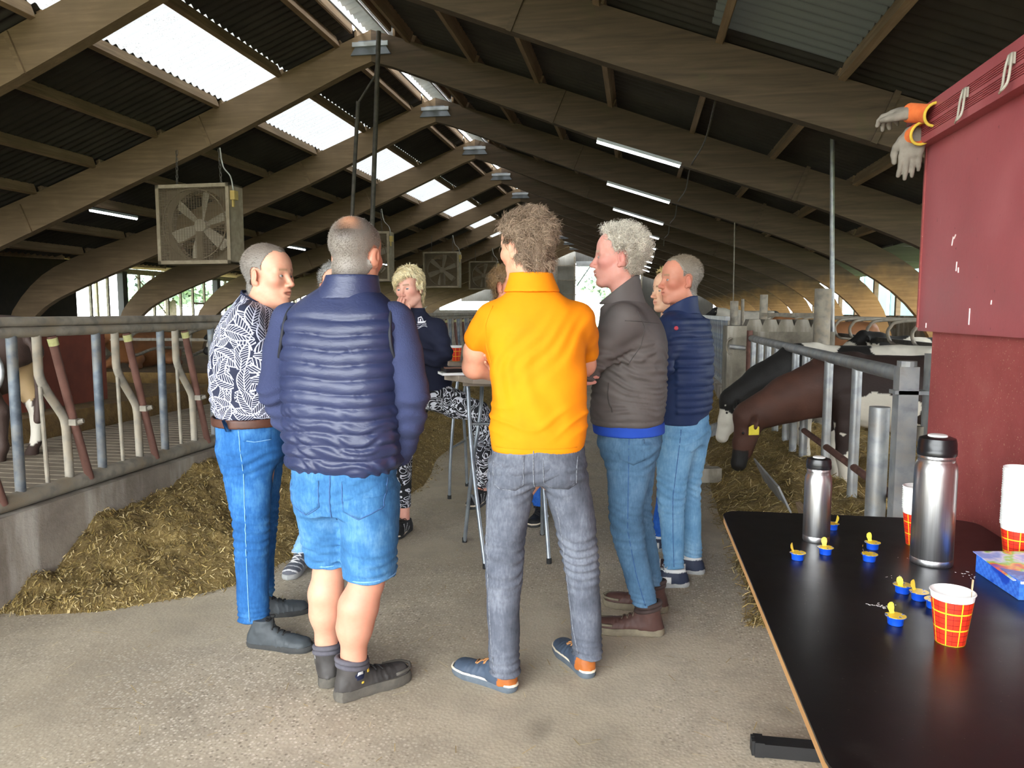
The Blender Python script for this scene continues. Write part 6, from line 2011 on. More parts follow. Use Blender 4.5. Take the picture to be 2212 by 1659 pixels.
# ---------------------------------------------------------------- curly-haired man in grey jacket
def build_greyman():
    f = Fig('curly white-haired man in a grey-brown jacket with folded arms, in profile', .0, 3.5)
    ya = math.radians(80)
    p = dict(w=.98, chin=.004, skin='#d3998a', red='#cc7d74', brow='#b9a48c', neck=.056, sc=1.02, iris='#6b7a86',
             hair=dict(th=.014, ns=9000, len=(.014, .03), up=.3, tang=.5, dir=(0, -.15, .0), jit=.4, wid=(.0006, .0013), curl=(.9, 4.0), rough=.010, rf=60,
                       mask=mask_short(.072, .02, -.07), col=col_fn('#b3a997', '#e6dfd0', lambda V: .45 + .4 * fbm(V, 60, 2) + 2.5 * (V[:, 2] - .05)), fade=.02))
    f.head(p, (-.088, 3.47, 1.702), 93, 1, 0, 9)
    L = [(.955, -.04, 3.5, .185, .158, ya), (.99, -.04, 3.5, .198, .168, ya), (1.1, -.035, 3.5, .2, .168, ya), (1.22, -.03, 3.5, .204, .165, ya), (1.33, -.025, 3.5, .204, .155, ya), (1.42, -.035, 3.5, .19, .134, ya), (1.49, -.058, 3.495, .14, .108, ya), (1.535, -.072, 3.49, .1, .088, ya), (1.57, -.08, 3.485, .08, .078, ya)]
    arms = [([(-.055, 3.315, 1.425), (-.13, 3.275, 1.33), (-.215, 3.255, 1.225), (-.245, 3.31, 1.205), (-.265, 3.45, 1.22), (-.25, 3.58, 1.22)], [.08, .072, .06, .058, .052, .045]),
            ([(.01, 3.69, 1.425), (-.06, 3.74, 1.32), (-.16, 3.74, 1.2), (-.25, 3.6, 1.2), (-.275, 3.42, 1.2), (-.27, 3.32, 1.205)], [.08, .072, .062, .056, .05, .042])]
    M_gr = m_cloth('taupe_softshell', '#524c4a', '#5f5956', 3, .62, 700, .25, fold=.5)
    def dsp(Q):
        z = Q[:, 2]
        qd = .5 + .5 * np.sin(2 * np.pi * (z * 9 + Q[:, 0] * 7 + Q[:, 1] * 3)) 
        a = .0055 * np.sin(2 * np.pi * (z / .035 + 1.5 * vnoise(Q, 6) + 1.2 * Q[:, 0] / .05 * .3)) * np.clip((1.36 - z) / .1, 0, 1) * np.clip((z - .98) / .05, 0, 1)
        b = -.006 * np.exp(-((z - .985) / .006) ** 2)
        c = .006 * np.sin(2 * np.pi * (z / .05 + 1.0 * vnoise(Q + 3, 7))) * (Q[:, 1] < -.16) * np.exp(-((z - 1.26) / .1) ** 2)
        return a * (.4 + .6 * qd) + b + c + .004 * fbm(Q, 9, 2)
    V, F, o = f.torso('jacket', M_gr, L, arms, disp=dsp, cut=[((0, 0, -1), -.957), ((-.62, 0, .8), (.8 * 1.60 + .62 * .02) / 1.012)])
    f.collar('jacket_collar', M_gr, [(1.50, -.07, 3.49, .118, .102, ya), (1.54, -.078, 3.485, .105, .095, ya), (1.59, -.085, 3.48, .094, .09, ya), (1.63, -.088, 3.478, .09, .088, ya)], .007, cut=[((-.62, 0, .8), (.8 * 1.625 + .62 * .02) / 1.012)])
    bv = bvh_of(V, F)
    M_sm = simple('taupe_seam', '#3b3634', '#443f3c', 30, .7)
    seam_obj('yoke_seam', bv, f.rel([(-.04, 3.1, 1.43), (.04, 3.1, 1.425), (.13, 3.1, 1.415)]), (0.1, -1, 0), M_sm, o, .0018)
    seam_obj('armhole_seam', bv, f.rel([(.0, 3.1, 1.47), (.03, 3.1, 1.4), (.015, 3.1, 1.32), (-.04, 3.1, 1.24)]), (0, -1, 0), M_sm, o, .0018)
    seam_obj('pocket_seam', bv, f.rel([(-.185, 3.1, 1.16), (-.19, 3.1, 1.09), (-.165, 3.1, 1.03)]), (-.3, -1, 0), M_sm, o, .003)
    M_bs = m_cloth('royal_blue_hem', '#1d3f9c', '#2a50b2', 4)
    f.collar('shirt_hem', M_bs, [(.915, -.032, 3.5, .182, .156, ya), (.965, -.036, 3.5, .184, .158, ya)], .006)
    hnd = palm_hand((-.285, 3.215, 1.222), (1, .06, .0), (-.05, -1, .15), 1, (.6, .7, .75, .8), .2, .165)
    f.limb([(-.28, 3.3, 1.21), (-.285, 3.215, 1.222)], [.034, .028], hnd, .0042)
    f.core([(-.08, 3.48, 1.5), (-.03, 3.5, 1.3), (-.03, 3.5, .95), (-.035, 3.42, .5), (.06, 3.42, .1)], [.06, .12, .12, .05, .032])
    pel = [(.80, -.025, 3.5, .14, .12, ya), (.86, -.028, 3.5, .165, .142, ya), (.94, -.03, 3.5, .168, .142, ya), (1.0, -.03, 3.5, .16, .138, ya)]
    near = [(.88, -.02, 3.42, .085, .125, ya), (.75, -.03, 3.41, .08, .1, ya), (.6, -.04, 3.405, .072, .08, ya), (.5, -.036, 3.4, .066, .074, ya), (.34, .0, 3.4, .06, .068, ya), (.135, .055, 3.405, .05, .055, ya)]
    far = [(.88, -.01, 3.58, .085, .12, ya), (.75, -.005, 3.6, .08, .1, ya), (.6, .0, 3.63, .072, .08, ya), (.5, .01, 3.64, .066, .072, ya), (.34, .045, 3.66, .06, .066, ya), (.135, .088, 3.68, .05, .054, ya)]
    M_j = m_denim('slate_blue_denim', '#3a566f', '#4c6b86', '#6885a0')
    V, F, o = f.pants('jeans', M_j, pel, [near, far])
    bv = bvh_of(V, F); up = np.array([0, 0, 1.0])
    seam_obj('side_seam', bv, f.rel([(-.03, 3.1, .93), (-.03, 3.1, .7), (-.03, 3.1, .5), (.01, 3.1, .3), (.06, 3.1, .13)]), (0, -1, 0), M_stitch_d, o, .002, 40)
    Vp, Fp = patch(bv, f.rel((.085, 3.2, .86)), (.8, .6, 0), up, [(-.045, .05), (.05, .05), (.05, -.04), (0, -.065), (-.045, -.04)], (.6, -.8, 0), .003)
    mesh_obj('back_pocket', Vp, Fp, M_j, o, True)
    shoe(f.root, f.rel((.06, 3.405, 0)), math.radians(91), 'brown_boot', .315, .11)
    shoe(f.root, f.rel((.09, 3.69, 0)), math.radians(80), 'brown_boot', .315, .11)
    f.done()
build_greyman()

# ---------------------------------------------------------------- man in navy jacket
def build_navyman():
    f = Fig('man in a navy quilted-back jacket and pale blue jeans, rightmost of the group', .24, 4.12)
    ya = math.radians(62)
    p = dict(w=.98, chin=.002, skin='#cf8f76', red='#c46d58', brow='#a08264', neck=.055, sc=.97, iris='#5a7080', look=(.1, 1, .1),
             hair=dict(th=.005, ns=8000, len=(.008, .018), up=.3, dir=(0, -.5, -.25), jit=.25, wid=(.0005, .001), curl=(.2, 1.5), rough=.0012, mask=mask_short(.074, .04, -.09),
                       col=col_fn('#8b7c66', '#9a958c', lambda V: .6 - 7 * (V[:, 2] - .06)), fade=.02))
    f.head(p, (.215, 4.075, 1.625), 112, 0, 0, 11)
    L = [(.875, .245, 4.12, .162, .118, ya), (.95, .248, 4.12, .172, .125, ya), (1.08, .248, 4.12, .175, .13, ya), (1.2, .246, 4.12, .18, .132, ya), (1.31, .242, 4.12, .182, .126, ya), (1.39, .236, 4.12, .172, .11, ya), (1.45, .228, 4.115, .13, .092, ya), (1.49, .222, 4.11, .09, .078, ya), (1.52, .22, 4.105, .072, .07, ya)]
    arms = [([(.165, 3.965, 1.385), (.14, 3.935, 1.3), (.115, 3.92, 1.19), (.075, 3.98, 1.165), (.055, 4.1, 1.19)], [.072, .066, .06, .055, .05]),
            ([(.31, 4.275, 1.385), (.25, 4.31, 1.29), (.17, 4.3, 1.18), (.08, 4.2, 1.17), (.06, 4.08, 1.18)], [.072, .066, .058, .052, .046])]
    M_nj = m_cloth('navy_softshell', '#1c2a4c', '#26355a', 3, .6, 800, .15)
    seams = np.arange(.93, 1.46, .031)
    c62, s62 = math.cos(ya), math.sin(ya)
    def dsp(Q):
        x, y, z = Q[:, 0], Q[:, 1], Q[:, 2]
        fw = -s62 * x + c62 * y      # forward axis of the body
        back = np.clip((-fw - .035) / .02, 0, 1)
        t = (z / .036) % 1
        return back * .010 * (np.clip(4 * t * (1 - t), 0, 1) ** .5) * np.clip((z - .93) / .02, 0, 1) * (z < 1.43) + folds(.004, 14, 6, 7, 1.2, .12)(Q) + .003 * fbm(Q, 10, 2)
    V, F, o = f.torso('jacket', M_nj, L, arms, res=.0068, disp=dsp, smooth=0, cut=[((0, 0, -1), -.878), ((-.51, .28, 1), 1.492 / 1.157)])
    f.collar('jacket_collar', M_nj, [(1.455, .225, 4.11, .104, .092, ya), (1.49, .22, 4.105, .094, .086, ya), (1.55, .22, 4.1, .086, .08, ya)], .007, cut=[((-.51, .28, 1), 1.508 / 1.157)])
    bv = bvh_of(V, F)
    M_lg = simple('red_round_badge', '#a8323f', '#b84450', 30, .6)
    Vb, Fb = patch(bv, f.rel((.19, 3.8, 1.385)), (1, 0, 0), (0, 0, 1), [(.011 * math.cos(a), .011 * math.sin(a)) for a in np.linspace(0, 2 * np.pi, 14, endpoint=False)], (0, -1, 0), .002, sub=3)
    mesh_obj('round_badge', Vb, Fb, M_lg, o, True)
    M_zip = simple('white_zip_pull', '#d6d6d6', '#e6e6e6', 30, .4)
    MB().box(f.rel((.205, 3.985, .985)), (.007, .007, .03)).build('zip_pull', M_zip, o)
    f.core([(.215, 4.09, 1.48), (.24, 4.12, 1.3), (.245, 4.12, .92), (.19, 4.05, .5), (.205, 4.05, .1)], [.055, .1, .11, .045, .03])
    pel = [(.76, .245, 4.13, .135, .11, ya), (.82, .246, 4.13, .155, .13, ya), (.9, .246, 4.13, .158, .128, ya), (.95, .246, 4.13, .15, .122, ya)]
    near = [(.84, .215, 4.06, .085, .115, ya), (.7, .2, 4.05, .078, .095, ya), (.55, .19, 4.04, .068, .078, ya), (.44, .19, 4.04, .062, .07, ya), (.28, .2, 4.045, .055, .062, ya), (.1, .212, 4.05, .048, .052, ya)]
    far = [(.84, .29, 4.21, .085, .11, ya), (.7, .29, 4.23, .078, .095, ya), (.55, .288, 4.25, .068, .076, ya), (.44, .295, 4.26, .062, .068, ya), (.28, .31, 4.27, .055, .06, ya), (.1, .325, 4.28, .048, .052, ya)]
    M_j = m_denim('pale_blue_denim', '#527ea3', '#6b96b8', '#8db2cc')
    V, F, o = f.pants('jeans', M_j, pel, [near, far], wr=.9)
    bv = bvh_of(V, F)
    Vp, Fp = patch(bv, f.rel((.31, 3.95, .80)), (.88, .47, 0), (0, 0, 1), [(-.05, .05), (.05, .05), (.05, -.045), (0, -.065), (-.05, -.045)], (.47, -.88, 0), .003)
    mesh_obj('back_pocket', Vp, Fp, M_j, o, True)
    seam_obj('side_seam', bv, f.rel([(.23, 3.8, .86), (.215, 3.8, .7), (.195, 3.8, .5), (.2, 3.8, .3), (.21, 3.8, .12)]), (0, -1, 0), M_stitch_d, o, .002, 36)
    shoe(f.root, f.rel((.215, 4.05, 0)), math.radians(100), 'sneaker', .28)
    shoe(f.root, f.rel((.315, 4.28, 0)), math.radians(84), 'sneaker', .28)
    f.done()
build_navyman()

# ---------------------------------------------------------------- woman leaning on a bar stool
def build_woman():
    f = Fig('short-haired blonde woman in a navy jacket and black-and-white patterned trousers, hand on chin', -1.42, 4.8)
    ya = math.radians(152)
    def fringe(x, y, z):
        hl = np.interp(y, [-.12, -.06, -.012, .02, .045, .07, .09, .11], [-.1, -.1, -.05, -.035, .02, .05, .06, .062])
        hl = hl + np.where(y > .05, -.55 * np.clip(x + .01, -.06, .05), 0)
        return z - hl
    p = dict(w=.95, skin='#dba893', red='#cf8576', brow='#8a6c50', lip='#b0635c', neck=.047, sc=.99, iris='#4f6470', look=(-.15, 1, -.15),
             hair=dict(th=.018, ns=3600, len=(.018, .034), up=.08, dir=(0, -.1, -.45), tang=1.0, lift=.06, dirf=lambda V: np.c_[-.5 * (V[:, 1] > .02) + 0 * V[:, 0], .3 * (V[:, 1] > .0), 0 * V[:, 0]], jit=.14, wid=(.0014, .0028), curl=(.15, 1.2), rough=.003, rf=40,
                       mask=fringe, col=col_fn('#cdb988', '#e8dcb8', lambda V: .5 + .5 * fbm(V, 45, 2)), fade=.014))
    f.head(p, (-1.455, 4.765, 1.612), 167, -6, 6, 13)
    L = [(.955, -1.35, 4.82, .155, .12, ya), (1.02, -1.355, 4.82, .162, .122, ya), (1.15, -1.375, 4.815, .155, .118, ya), (1.26, -1.39, 4.81, .165, .12, ya), (1.34, -1.405, 4.805, .168, .11, ya), (1.4, -1.42, 4.80, .145, .095, ya), (1.44, -1.43, 4.795, .1, .08, ya), (1.475, -1.438, 4.79, .07, .066, ya)]
    arms = [([(-1.275, 4.745, 1.365), (-1.24, 4.72, 1.28), (-1.215, 4.695, 1.2), (-1.26, 4.65, 1.17), (-1.38, 4.63, 1.19), (-1.47, 4.64, 1.2)], [.062, .058, .055, .05, .046, .04]),
            ([(-1.555, 4.87, 1.365), (-1.56, 4.76, 1.28), (-1.53, 4.66, 1.19), (-1.525, 4.645, 1.28), (-1.518, 4.65, 1.34), (-1.513, 4.66, 1.39)], [.062, .056, .05, .046, .042, .036])]
    M_wj = m_cloth('dark_navy_fleece', '#171a2a', '#212539', 3, .85, 800, .15, fold=.4)
    V, F, o = f.torso('jacket', M_wj, L, arms, disp=lambda Q: folds(.005, 15, 7, 5, 1.2, .15, .5)(Q) + .003 * fbm(Q, 10, 2), cut=[((0, 0, -1), -.96)])
    f.collar('jacket_collar', M_wj, [(1.40, -1.432, 4.795, .09, .085, ya), (1.45, -1.438, 4.79, .078, .074, ya), (1.49, -1.442, 4.785, .072, .07, ya)], .006)
    # white chest print: little house-boat over two waves and a line of lettering
    bv = bvh_of(V, F)
    M_pr = simple('white_chest_print', '#dcdde2', '#e8e9ee', 20, .7)
    out = np.array([.1, -1, 0.0]); rt = np.array([1, .1, 0]); up = np.array([0, 0, 1.0]); cc = f.rel((-1.335, 4.4, 1.392))
    def pr(name, poly, sub=2):
        Vp, Fp = patch(bv, cc, rt, up, poly, out, .0022, sub=sub); mesh_obj(name, Vp, Fp, M_pr, o, True)
    pr('print_hull', [(-.018, .0), (.03, .006), (.036, .018), (.02, .014), (-.02, .012)])
    pr('print_roof', [(-.02, .036), (.0, .046), (.012, .03), (.008, .03), (.0, .04), (-.016, .033)])
    pr('print_wall', [(-.02, .036), (-.015, .034), (-.012, .012), (-.017, .012)])
    pr('print_wall', [(.006, .032), (.012, .03), (.02, .014), (.014, .014)])
    pr('print_door', [(-.006, .028), (.002, .03), (.004, .014), (-.006, .014)])
    for dz, x0, x1 in ((-.014, -.022, .04), (-.024, -.036, .045)):
        xs = np.linspace(x0, x1, 12)
        top = [(x, dz + .009 * math.sin((x - x0) / (x1 - x0) * 5.5 - 2.6) + .0014) for x in xs]
        bot = [(x, z - .0028) for x, z in top][::-1]
        Q = [cast(bv, cc + rt * x + up * (z - .0014) + out * .3, -out)[0] for x, z in top]
        Q = [q + out * .0012 for q in Q if q is not None]
        if len(Q) > 2: MB().tube(np.array(Q), .0014, 5).build('print_wave', M_pr, o, True)
    for i, chx in enumerate('WINTERSOLEN'):
        x = -.03 + i * .0065
        z = -.006 + .009 * math.sin((x + .03) / .07 * 5.5 - 2.6) * .6
        h, nn = cast(bv, cc + rt * x + up * z + out * .3, -out)
        if h is None: continue
        fc = bpy.data.curves.new('print_letter', 'FONT'); fc.body = chx; fc.size = .0085; fc.extrude = .0003; fc.align_x = 'CENTER'
        fo = bpy.data.objects.new('letter_tmp', fc); COL.objects.link(fo)
        me = bpy.data.meshes.new_from_object(fo.evaluated_get(bpy.context.evaluated_depsgraph_get()))
        bpy.data.objects.remove(fo)
        me.materials.clear(); me.materials.append(M_pr)
        lo_ = bpy.data.objects.new('print_letter', me); COL.objects.link(lo_); lo_.parent = o
        lo_.location = h + out * .0018; lo_.rotation_euler = (math.radians(90), 0, math.radians(6))
    hnd = palm_hand((-1.51, 4.665, 1.405), (.1, -.06, 1), (-.35, -.9, .1), 1, (.1, .12, .2, .35), .9, .165, .25)
    f.limb([(-1.515, 4.66, 1.34), (-1.51, 4.665, 1.405)], [.03, .025], hnd, .004)
    f.core([(-1.44, 4.79, 1.4), (-1.39, 4.81, 1.2), (-1.35, 4.825, .95), (-1.44, 4.83, .85), (-1.51, 4.8, .6), (-1.52, 4.785, .45), (-1.512, 4.77, .15)], [.045, .09, .09, .05, .045, .04, .03])
    t = NT('black_white_swirl_print')
    v = t.mapped((1, 1, 1))
    n1 = t.noise(8.5, 1, .4, v, 2.4)
    band = t.math('FRACT', t.math('MULTIPLY', n1, 6.5))
    b1 = t.ramp(band, [(0.0, 0.0), (0.46, 0.0), (0.5, 1.0), (0.76, 1.0), (0.8, 0.0)])
    vo = t.voro(42, 'F1', 'Distance', v)
    gate = t.ramp(t.noise(9, 1, .3, t.mapped((1, 1, 1), loc=(4, 4, 4))), [(.52, 0.0), (.54, 1.0)])
    dots = t.math('MULTIPLY', t.ramp(vo, [(.28, 1.0), (.32, 0.0)]), gate)
    t.color(t.mix(t.math('MAXIMUM', b1, dots), '#101118', '#ced0d8')).rough(.85)
    M_tp = t.m
    pel = [(.84, -1.35, 4.83, .15, .12, ya), (.9, -1.35, 4.83, .168, .14, ya), (.97, -1.35, 4.825, .155, .12, ya)]
    stand = [(.9, -1.43, 4.835, .095, .12, ya), (.75, -1.475, 4.82, .085, .095, ya), (.6, -1.51, 4.8, .07, .076, ya), (.48, -1.525, 4.785, .06, .065, ya), (.3, -1.52, 4.775, .052, .058, ya), (.17, -1.512, 4.77, .042, .044, ya)]
    P = f.lv(pel); S = f.lv(stand)
    lo, hi = f.box(P + S, [(f.rel([(-.9, 4.6, .2), (-1.3, 4.9, 1.0)]), [.1, .1])])
    s = SDF(lo, hi, .0075)
    s.loft(P, 2, .03); s.loft(S, 2, .04)
    A = f.rel([(-1.3, 4.80, .915), (-1.15, 4.745, .87), (-.995, 4.71, .83), (-.975, 4.72, .74), (-.975, 4.74, .55), (-.98, 4.76, .36)])
    s.chain(A, [.1, .088, .066, .06, .054, .043], .03)
    s.disp(lambda Q: .003 * fbm(Q, 14, 2), .04)
    V, F = s.mesh()
    mesh_obj('patterned_trousers', smooth_mesh(V, F, 1, .4), F, M_tp, f.root, True)
    f.limb([(-1.512, 4.77, .2), (-1.51, 4.765, .08)], [.034, .032])
    f.limb([(-.98, 4.755, .4), (-.985, 4.77, .26)], [.034, .032])
    shoe(f.root, f.rel((-1.51, 4.765, 0)), math.radians(172), 'black_sneaker', .255, .092)
    SHOES['black_sneaker']['z'] = .22
    shoe(f.root, f.rel((-.985, 4.77, 0)), math.radians(165), 'black_sneaker', .255, .092)
    SHOES['black_sneaker']['z'] = 0.0
    f.done()
build_woman()

# ---------------------------------------------------------------- visitors almost hidden behind the others
def build_hidden(label, x, y, hc, yaw, p, shirt, jean, zt, feet, kind, ya, seed, thick=1.0):
    f = Fig(label, x, y)
    a = math.radians(ya)
    f.head(p, hc, yaw, 0, 0, seed)
    k = thick
    L = [(zt - .62, x, y, .16 * k, .12 * k, a), (zt - .5, x, y, .168 * k, .125 * k, a), (zt - .3, x, y, .175 * k, .125 * k, a), (zt - .14, x, y, .178 * k, .115 * k, a), (zt - .07, x, y, .135 * k, .095, a), (zt - .03, x, y, .09, .078, a), (zt, x, y, .066, .066, a)]
    R = rotz(a)
    def q(v): return tuple(np.array([x, y, 0]) + R @ np.array(v))
    arms = [([q((sx * .165 * k, 0, zt - .15)), q((sx * .2 * k, .04, zt - .33)), q((sx * .12, .17, zt - .38)), q((-sx * .02, .2, zt - .36))], [.066, .055, .048, .04]) for sx in (-1, 1)]
    f.torso('jacket', shirt, L, arms, res=.01, disp=lambda Q: .004 * fbm(Q, 10, 2))
    f.core([(hc[0], hc[1], zt), q((0, 0, zt - .3)), q((0, 0, zt - .6))], [.05, .1, .1])
    zc = zt - .74
    pel = [(zc, x, y, .13, .11, a), (zc + .07, x, y, .16, .13, a), (zc + .17, x, y, .155, .125, a)]
    legs = []
    for sx, ft in zip((-1, 1), feet):
        hp = q((sx * .085, 0, 0))
        legs.append([(zc + .08, hp[0], hp[1], .085, .1, a), (zc * .62, (hp[0] * .6 + ft[0] * .4), (hp[1] * .6 + ft[1] * .4), .066, .074, a), (.1, ft[0], ft[1], .05, .055, a)])
    f.pants('jeans', jean, pel, legs, res=.01)
    for ft in feet: shoe(f.root, f.rel((ft[0], ft[1], 0)), math.radians(ft[2]), kind, .29)
    f.done()
M_j1 = m_denim('light_wash_denim', '#4f86b8', '#74a4cd', '#9dc2de'); M_j2 = m_denim('royal_blue_denim', '#1c4794', '#2a5cae', '#4a7cc4')
M_dk = m_cloth('charcoal_sweater', '#2a2c33', '#363943', 4)
sh_h = dict(th=.01, ns=1500, len=(.015, .03), up=.5, dir=(0, -.3, -.1), jit=.3, wid=(.0009, .0016), curl=(.4, 2), rough=.003, mask=mask_short(.08, .02), fade=.012)
build_hidden('visitor in light jeans and grey trainers almost hidden behind the quilted vest', -1.74, 4.15, (-1.70, 4.13, 1.60), -150, dict(skin='#d3a088', hair=dict(sh_h, col=col_fn('#7d7a76', '#97948f'))), M_dk, M_j1, 1.46, [(-1.89, 4.0, -175), (-1.66, 4.12, -160)], 'grey_sneaker', -160, 21)
build_hidden('curly-haired visitor in royal blue jeans almost hidden behind the orange shirt', -.8, 5.2, (-.885, 5.15, 1.63), -110, dict(skin='#c98a6c', w=.95, hair=dict(sh_h, th=.014, curl=(1.0, 5), col=col_fn('#6d5236', '#94754f'))), M_dk, M_j2, 1.5, [(-.88, 5.16, 178), (-.655, 5.22, 170)], 'black_sneaker', 178, 23)
build_hidden('fair-haired visitor whose face just shows behind the man in navy', .22, 4.72, (.185, 4.68, 1.585), 120, dict(skin='#dcb08f', hair=dict(sh_h, th=.015, col=col_fn('#c0a468', '#d9c48c'))), M_dk, M_j2, 1.46, [(.16, 4.66, 110), (.24, 4.86, 95)], 'sneaker', 105, 25, .85)
# ================================================================ COWS
def make_cow(label, loc, yaw, colf, sc=1.0, head=None, lying=False, res=.016, seed=1, tagged=False, group='cattle in the barn'):
    root = empty('cow', loc, yaw, label=label, cat='cow', group=group)
    s = SDF((-.5, -1.35, -.05), (.5, 1.75, 1.75), res)
    dz = -.52 if lying else 0
    bw = 1.12 if lying else 1.0
    s.loft([(-.80, 0, .95 + dz, .05, .06), (-.76, 0, .95 + dz, .15, .16), (-.66, 0, .95 + dz, .215, .21), (-.4, 0, .90 + dz, .255 * bw, .275), (-.05, 0, .85 + dz, .275 * bw, .315), (.28, 0, .87 + dz, .23 * bw, .30), (.52, 0, .90 + dz, .18, .265), (.68, 0, .92 + dz, .12, .19), (.74, 0, .92 + dz, .05, .1)], axis=1, k=.03)
    for sx in (-1, 1): s.ell((sx * .15, -.58, 1.08 + dz), (.075, .1, .07), .07)       # hook bones
    s.cone((0, .38, 1.12 + dz), (0, .62, 1.08 + dz), .07, .06, .06)                   # withers
    pl, mz = head if head else ((0, 1.05, 1.15 + dz), (0, 1.42, .92 + dz))
    pl = np.array(pl, float); mz = np.array(mz, float)
    nb = np.array([0, .58, .95 + dz])
    mid = (nb + pl) / 2 + np.array([0, 0, .02])
    s.cone(nb, mid, .21, .17, .06); s.cone(mid, pl, .17, .13, .05)
    s.cone(nb - [0, 0, .14], (mid + pl) / 2 - [0, 0, .06], .15, .1, .06)
    hd = (mz - pl); hl = np.linalg.norm(hd); hd /= hl
    upv = np.cross([1.0, 0, 0], hd)
    s.cone(pl, pl + hd * hl * .55, .112, .085, .03); s.cone(pl + hd * hl * .5, mz, .082, .066, .02)
    s.ell(mz + hd * .0, (.072, .06, .052), .02)
    s.cone(pl - upv * .05 + hd * .08, pl - upv * .04 + hd * hl * .75, .075, .05, .03)
    for sx in (-1, 1):
        s.ell(pl + np.array([sx * .155, -.03, -.0]) + hd * .03, (.1, .026, .055), .03, R=roty(sx * .25) @ rotx(.2))
        s.ell(pl + hd * hl * .33 + np.array([sx * .085, 0, 0]) + upv * .03, (.02, .024, .022), .01)
    if not lying:
        for sx in (-1, 1):
            s.chain([(sx * .13, .48, .82), (sx * .14, .47, .60), (sx * .14, .48, .36), (sx * .14, .46, .14), (sx * .14, .49, .06)], [.12, .075, .052, .036, .045], .03)
            s.chain([(sx * .15, -.56, .86), (sx * .18, -.48, .66), (sx * .16, -.68, .42), (sx * .15, -.66, .14), (sx * .15, -.62, .06)], [.16, .11, .055, .038, .046], .04)
            s.cone((sx * .14, .49, .04), (sx * .14, .52, .025), .046, .045, .01); s.cone((sx * .15, -.62, .04), (sx * .15, -.59, .025), .047, .045, .01)
        s.ell((0, -.42, .62), (.13, .15, .11), .06)
    else:
        for sx in (-1, 1):
            s.chain([(sx * .2, .48, .2), (sx * .26, .72, .1), (sx * .24, .5, .06)], [.11, .06, .05], .03)
            s.chain([(sx * .24, -.5, .25), (sx * .34, -.2, .15), (sx * .34, -.55, .07)], [.15, .09, .05], .04)
    s.chain([(0, -.78, 1.02 + dz), (0, -.86, .9 + dz), (0, -.87, .55 + dz * .6), (0, -.86, .34 + dz * .3)], [.035, .024, .018, .035], .02)
    s.disp(lambda Q: .004 * fbm(Q, 12, 2), .05)
    V, F = s.mesh()
    V = smooth_mesh(V, F, 2, .4)
    C = colf(V)
    bd = mesh_obj('body', V * sc, F, M_hide, root, True, col=C)
    g = np.random.default_rng(seed)
    if tagged:
        for sx in (-1, 1):
            q = (pl + np.array([sx * .2, -.02, -.0]) + hd * .05) * sc
            MB().prism([(-.045, -.04), (.045, -.04), (.045, .025), (.015, .042), (-.015, .042), (-.045, .025)], -.003, .003, rotz(math.radians(90 - sx * 20)) @ rotx(math.radians(90)), q + np.array([sx * .03, .0, -.03])).build('ear_tag', M_eartag, root)
    for sx in (-1, 1):
        q = (pl + hd * hl * .33 + np.array([sx * .1, 0, 0]) + upv * .032) * sc
        a = np.linspace(0, 2 * np.pi, 9)[:-1]
        MB().lathe([(0, -.012), (.008, -.009), (.012, 0), (.008, .009), (0, .012)], 10, q).build('eye', M_cow_eye, root, True)
    return root
M_hide = NT('cow_hide'); M_hide.color(M_hide.attr('Col')).rough(.7); M_hide.bump(M_hide.noise(120, 3, .6, M_hide.mapped((1, .35, 1))), .3, .006); M_hide = M_hide.m
M_eartag = simple('yellow_ear_tag', '#c9b522', '#dcca3a', 30, .5)
M_cow_eye = simple('dark_cow_eye', '#0c0a09', '#15110f', 20, .2)
def hexc(*h): return [np.array(lin(x)[:3]) for x in h]
def blobs(V, base, items, f=5.0, amp=.35):
    C = np.tile(base, (len(V), 1)) * (1 + .1 * fbm(V, 14, 2))[:, None]
    nz = amp * fbm(V, f, 3)
    for c, r, col in items:
        d = np.sqrt((((V - np.array(c)) / np.array(r)) ** 2).sum(1)) + nz
        C[d < 1] = col
    return C
W_, B_, BR, DB, TAN, PK = hexc('#d9d2c2', '#15120f', '#4a2c20', '#2a1a14', '#8a5a34', '#2b2220')
def col_brown(V):
    C = blobs(V, DB, [((-.25, .2, .70), (.4, .2, .2), W_), ((0, .1, .5), (.3, .42, .12), W_), ((0, -.4, .52), (.4, .35, .2), W_), ((0, .48, .16), (.4, .12, .3), W_), ((0, -.64, .2), (.4, .14, .3), W_)])
    m = V[:, 1] > .62
    C[m] = (BR * (1 + .25 * fbm(V, 9, 2))[:, None])[m]
    C[(V[:, 1] > .55) & (V[:, 2] < .62) & (V[:, 1] < .8)] = W_
    C[(V[:, 2] < .36) & (V[:, 1] > 1.2)] = B_
    return C
def col_bw(V):
    return blobs(V, W_, [((0, .75, .85), (.5, .38, .35), B_), ((0, 1.1, .7), (.16, .22, .22), B_), ((0, .05, 1.05), (.5, .16, .2), B_), ((.2, -.2, .7), (.4, .3, .25), B_), ((0, -.7, .6), (.3, .2, .3), B_)])
def col_black(V): return blobs(V, B_, [((0, 1.25, .55), (.06, .2, .3), W_), ((0, 0, .1), (.5, .5, .12), W_)])
def col_tan(V): return blobs(V, TAN, [((0, 1.4, .6), (.2, .2, .3), np.array(lin('#b98a5a')[:3]))], amp=.2)
def col_white(V): return blobs(V, W_, [((0, -.7, 1.0), (.3, .2, .3), B_), ((0, 1.2, 1.1), (.3, .2, .3), B_)])
def col_dkbrown(V): return blobs(V, np.array(lin('#3b2a22')[:3]), [((.2, -.62, .62), (.2, .12, .22), np.array(lin('#a58a62')[:3])), ((.15, -.66, .3), (.3, .06, .2), W_)])
HF1 = ((0, 1.2, .64), (0, 1.27, .24))
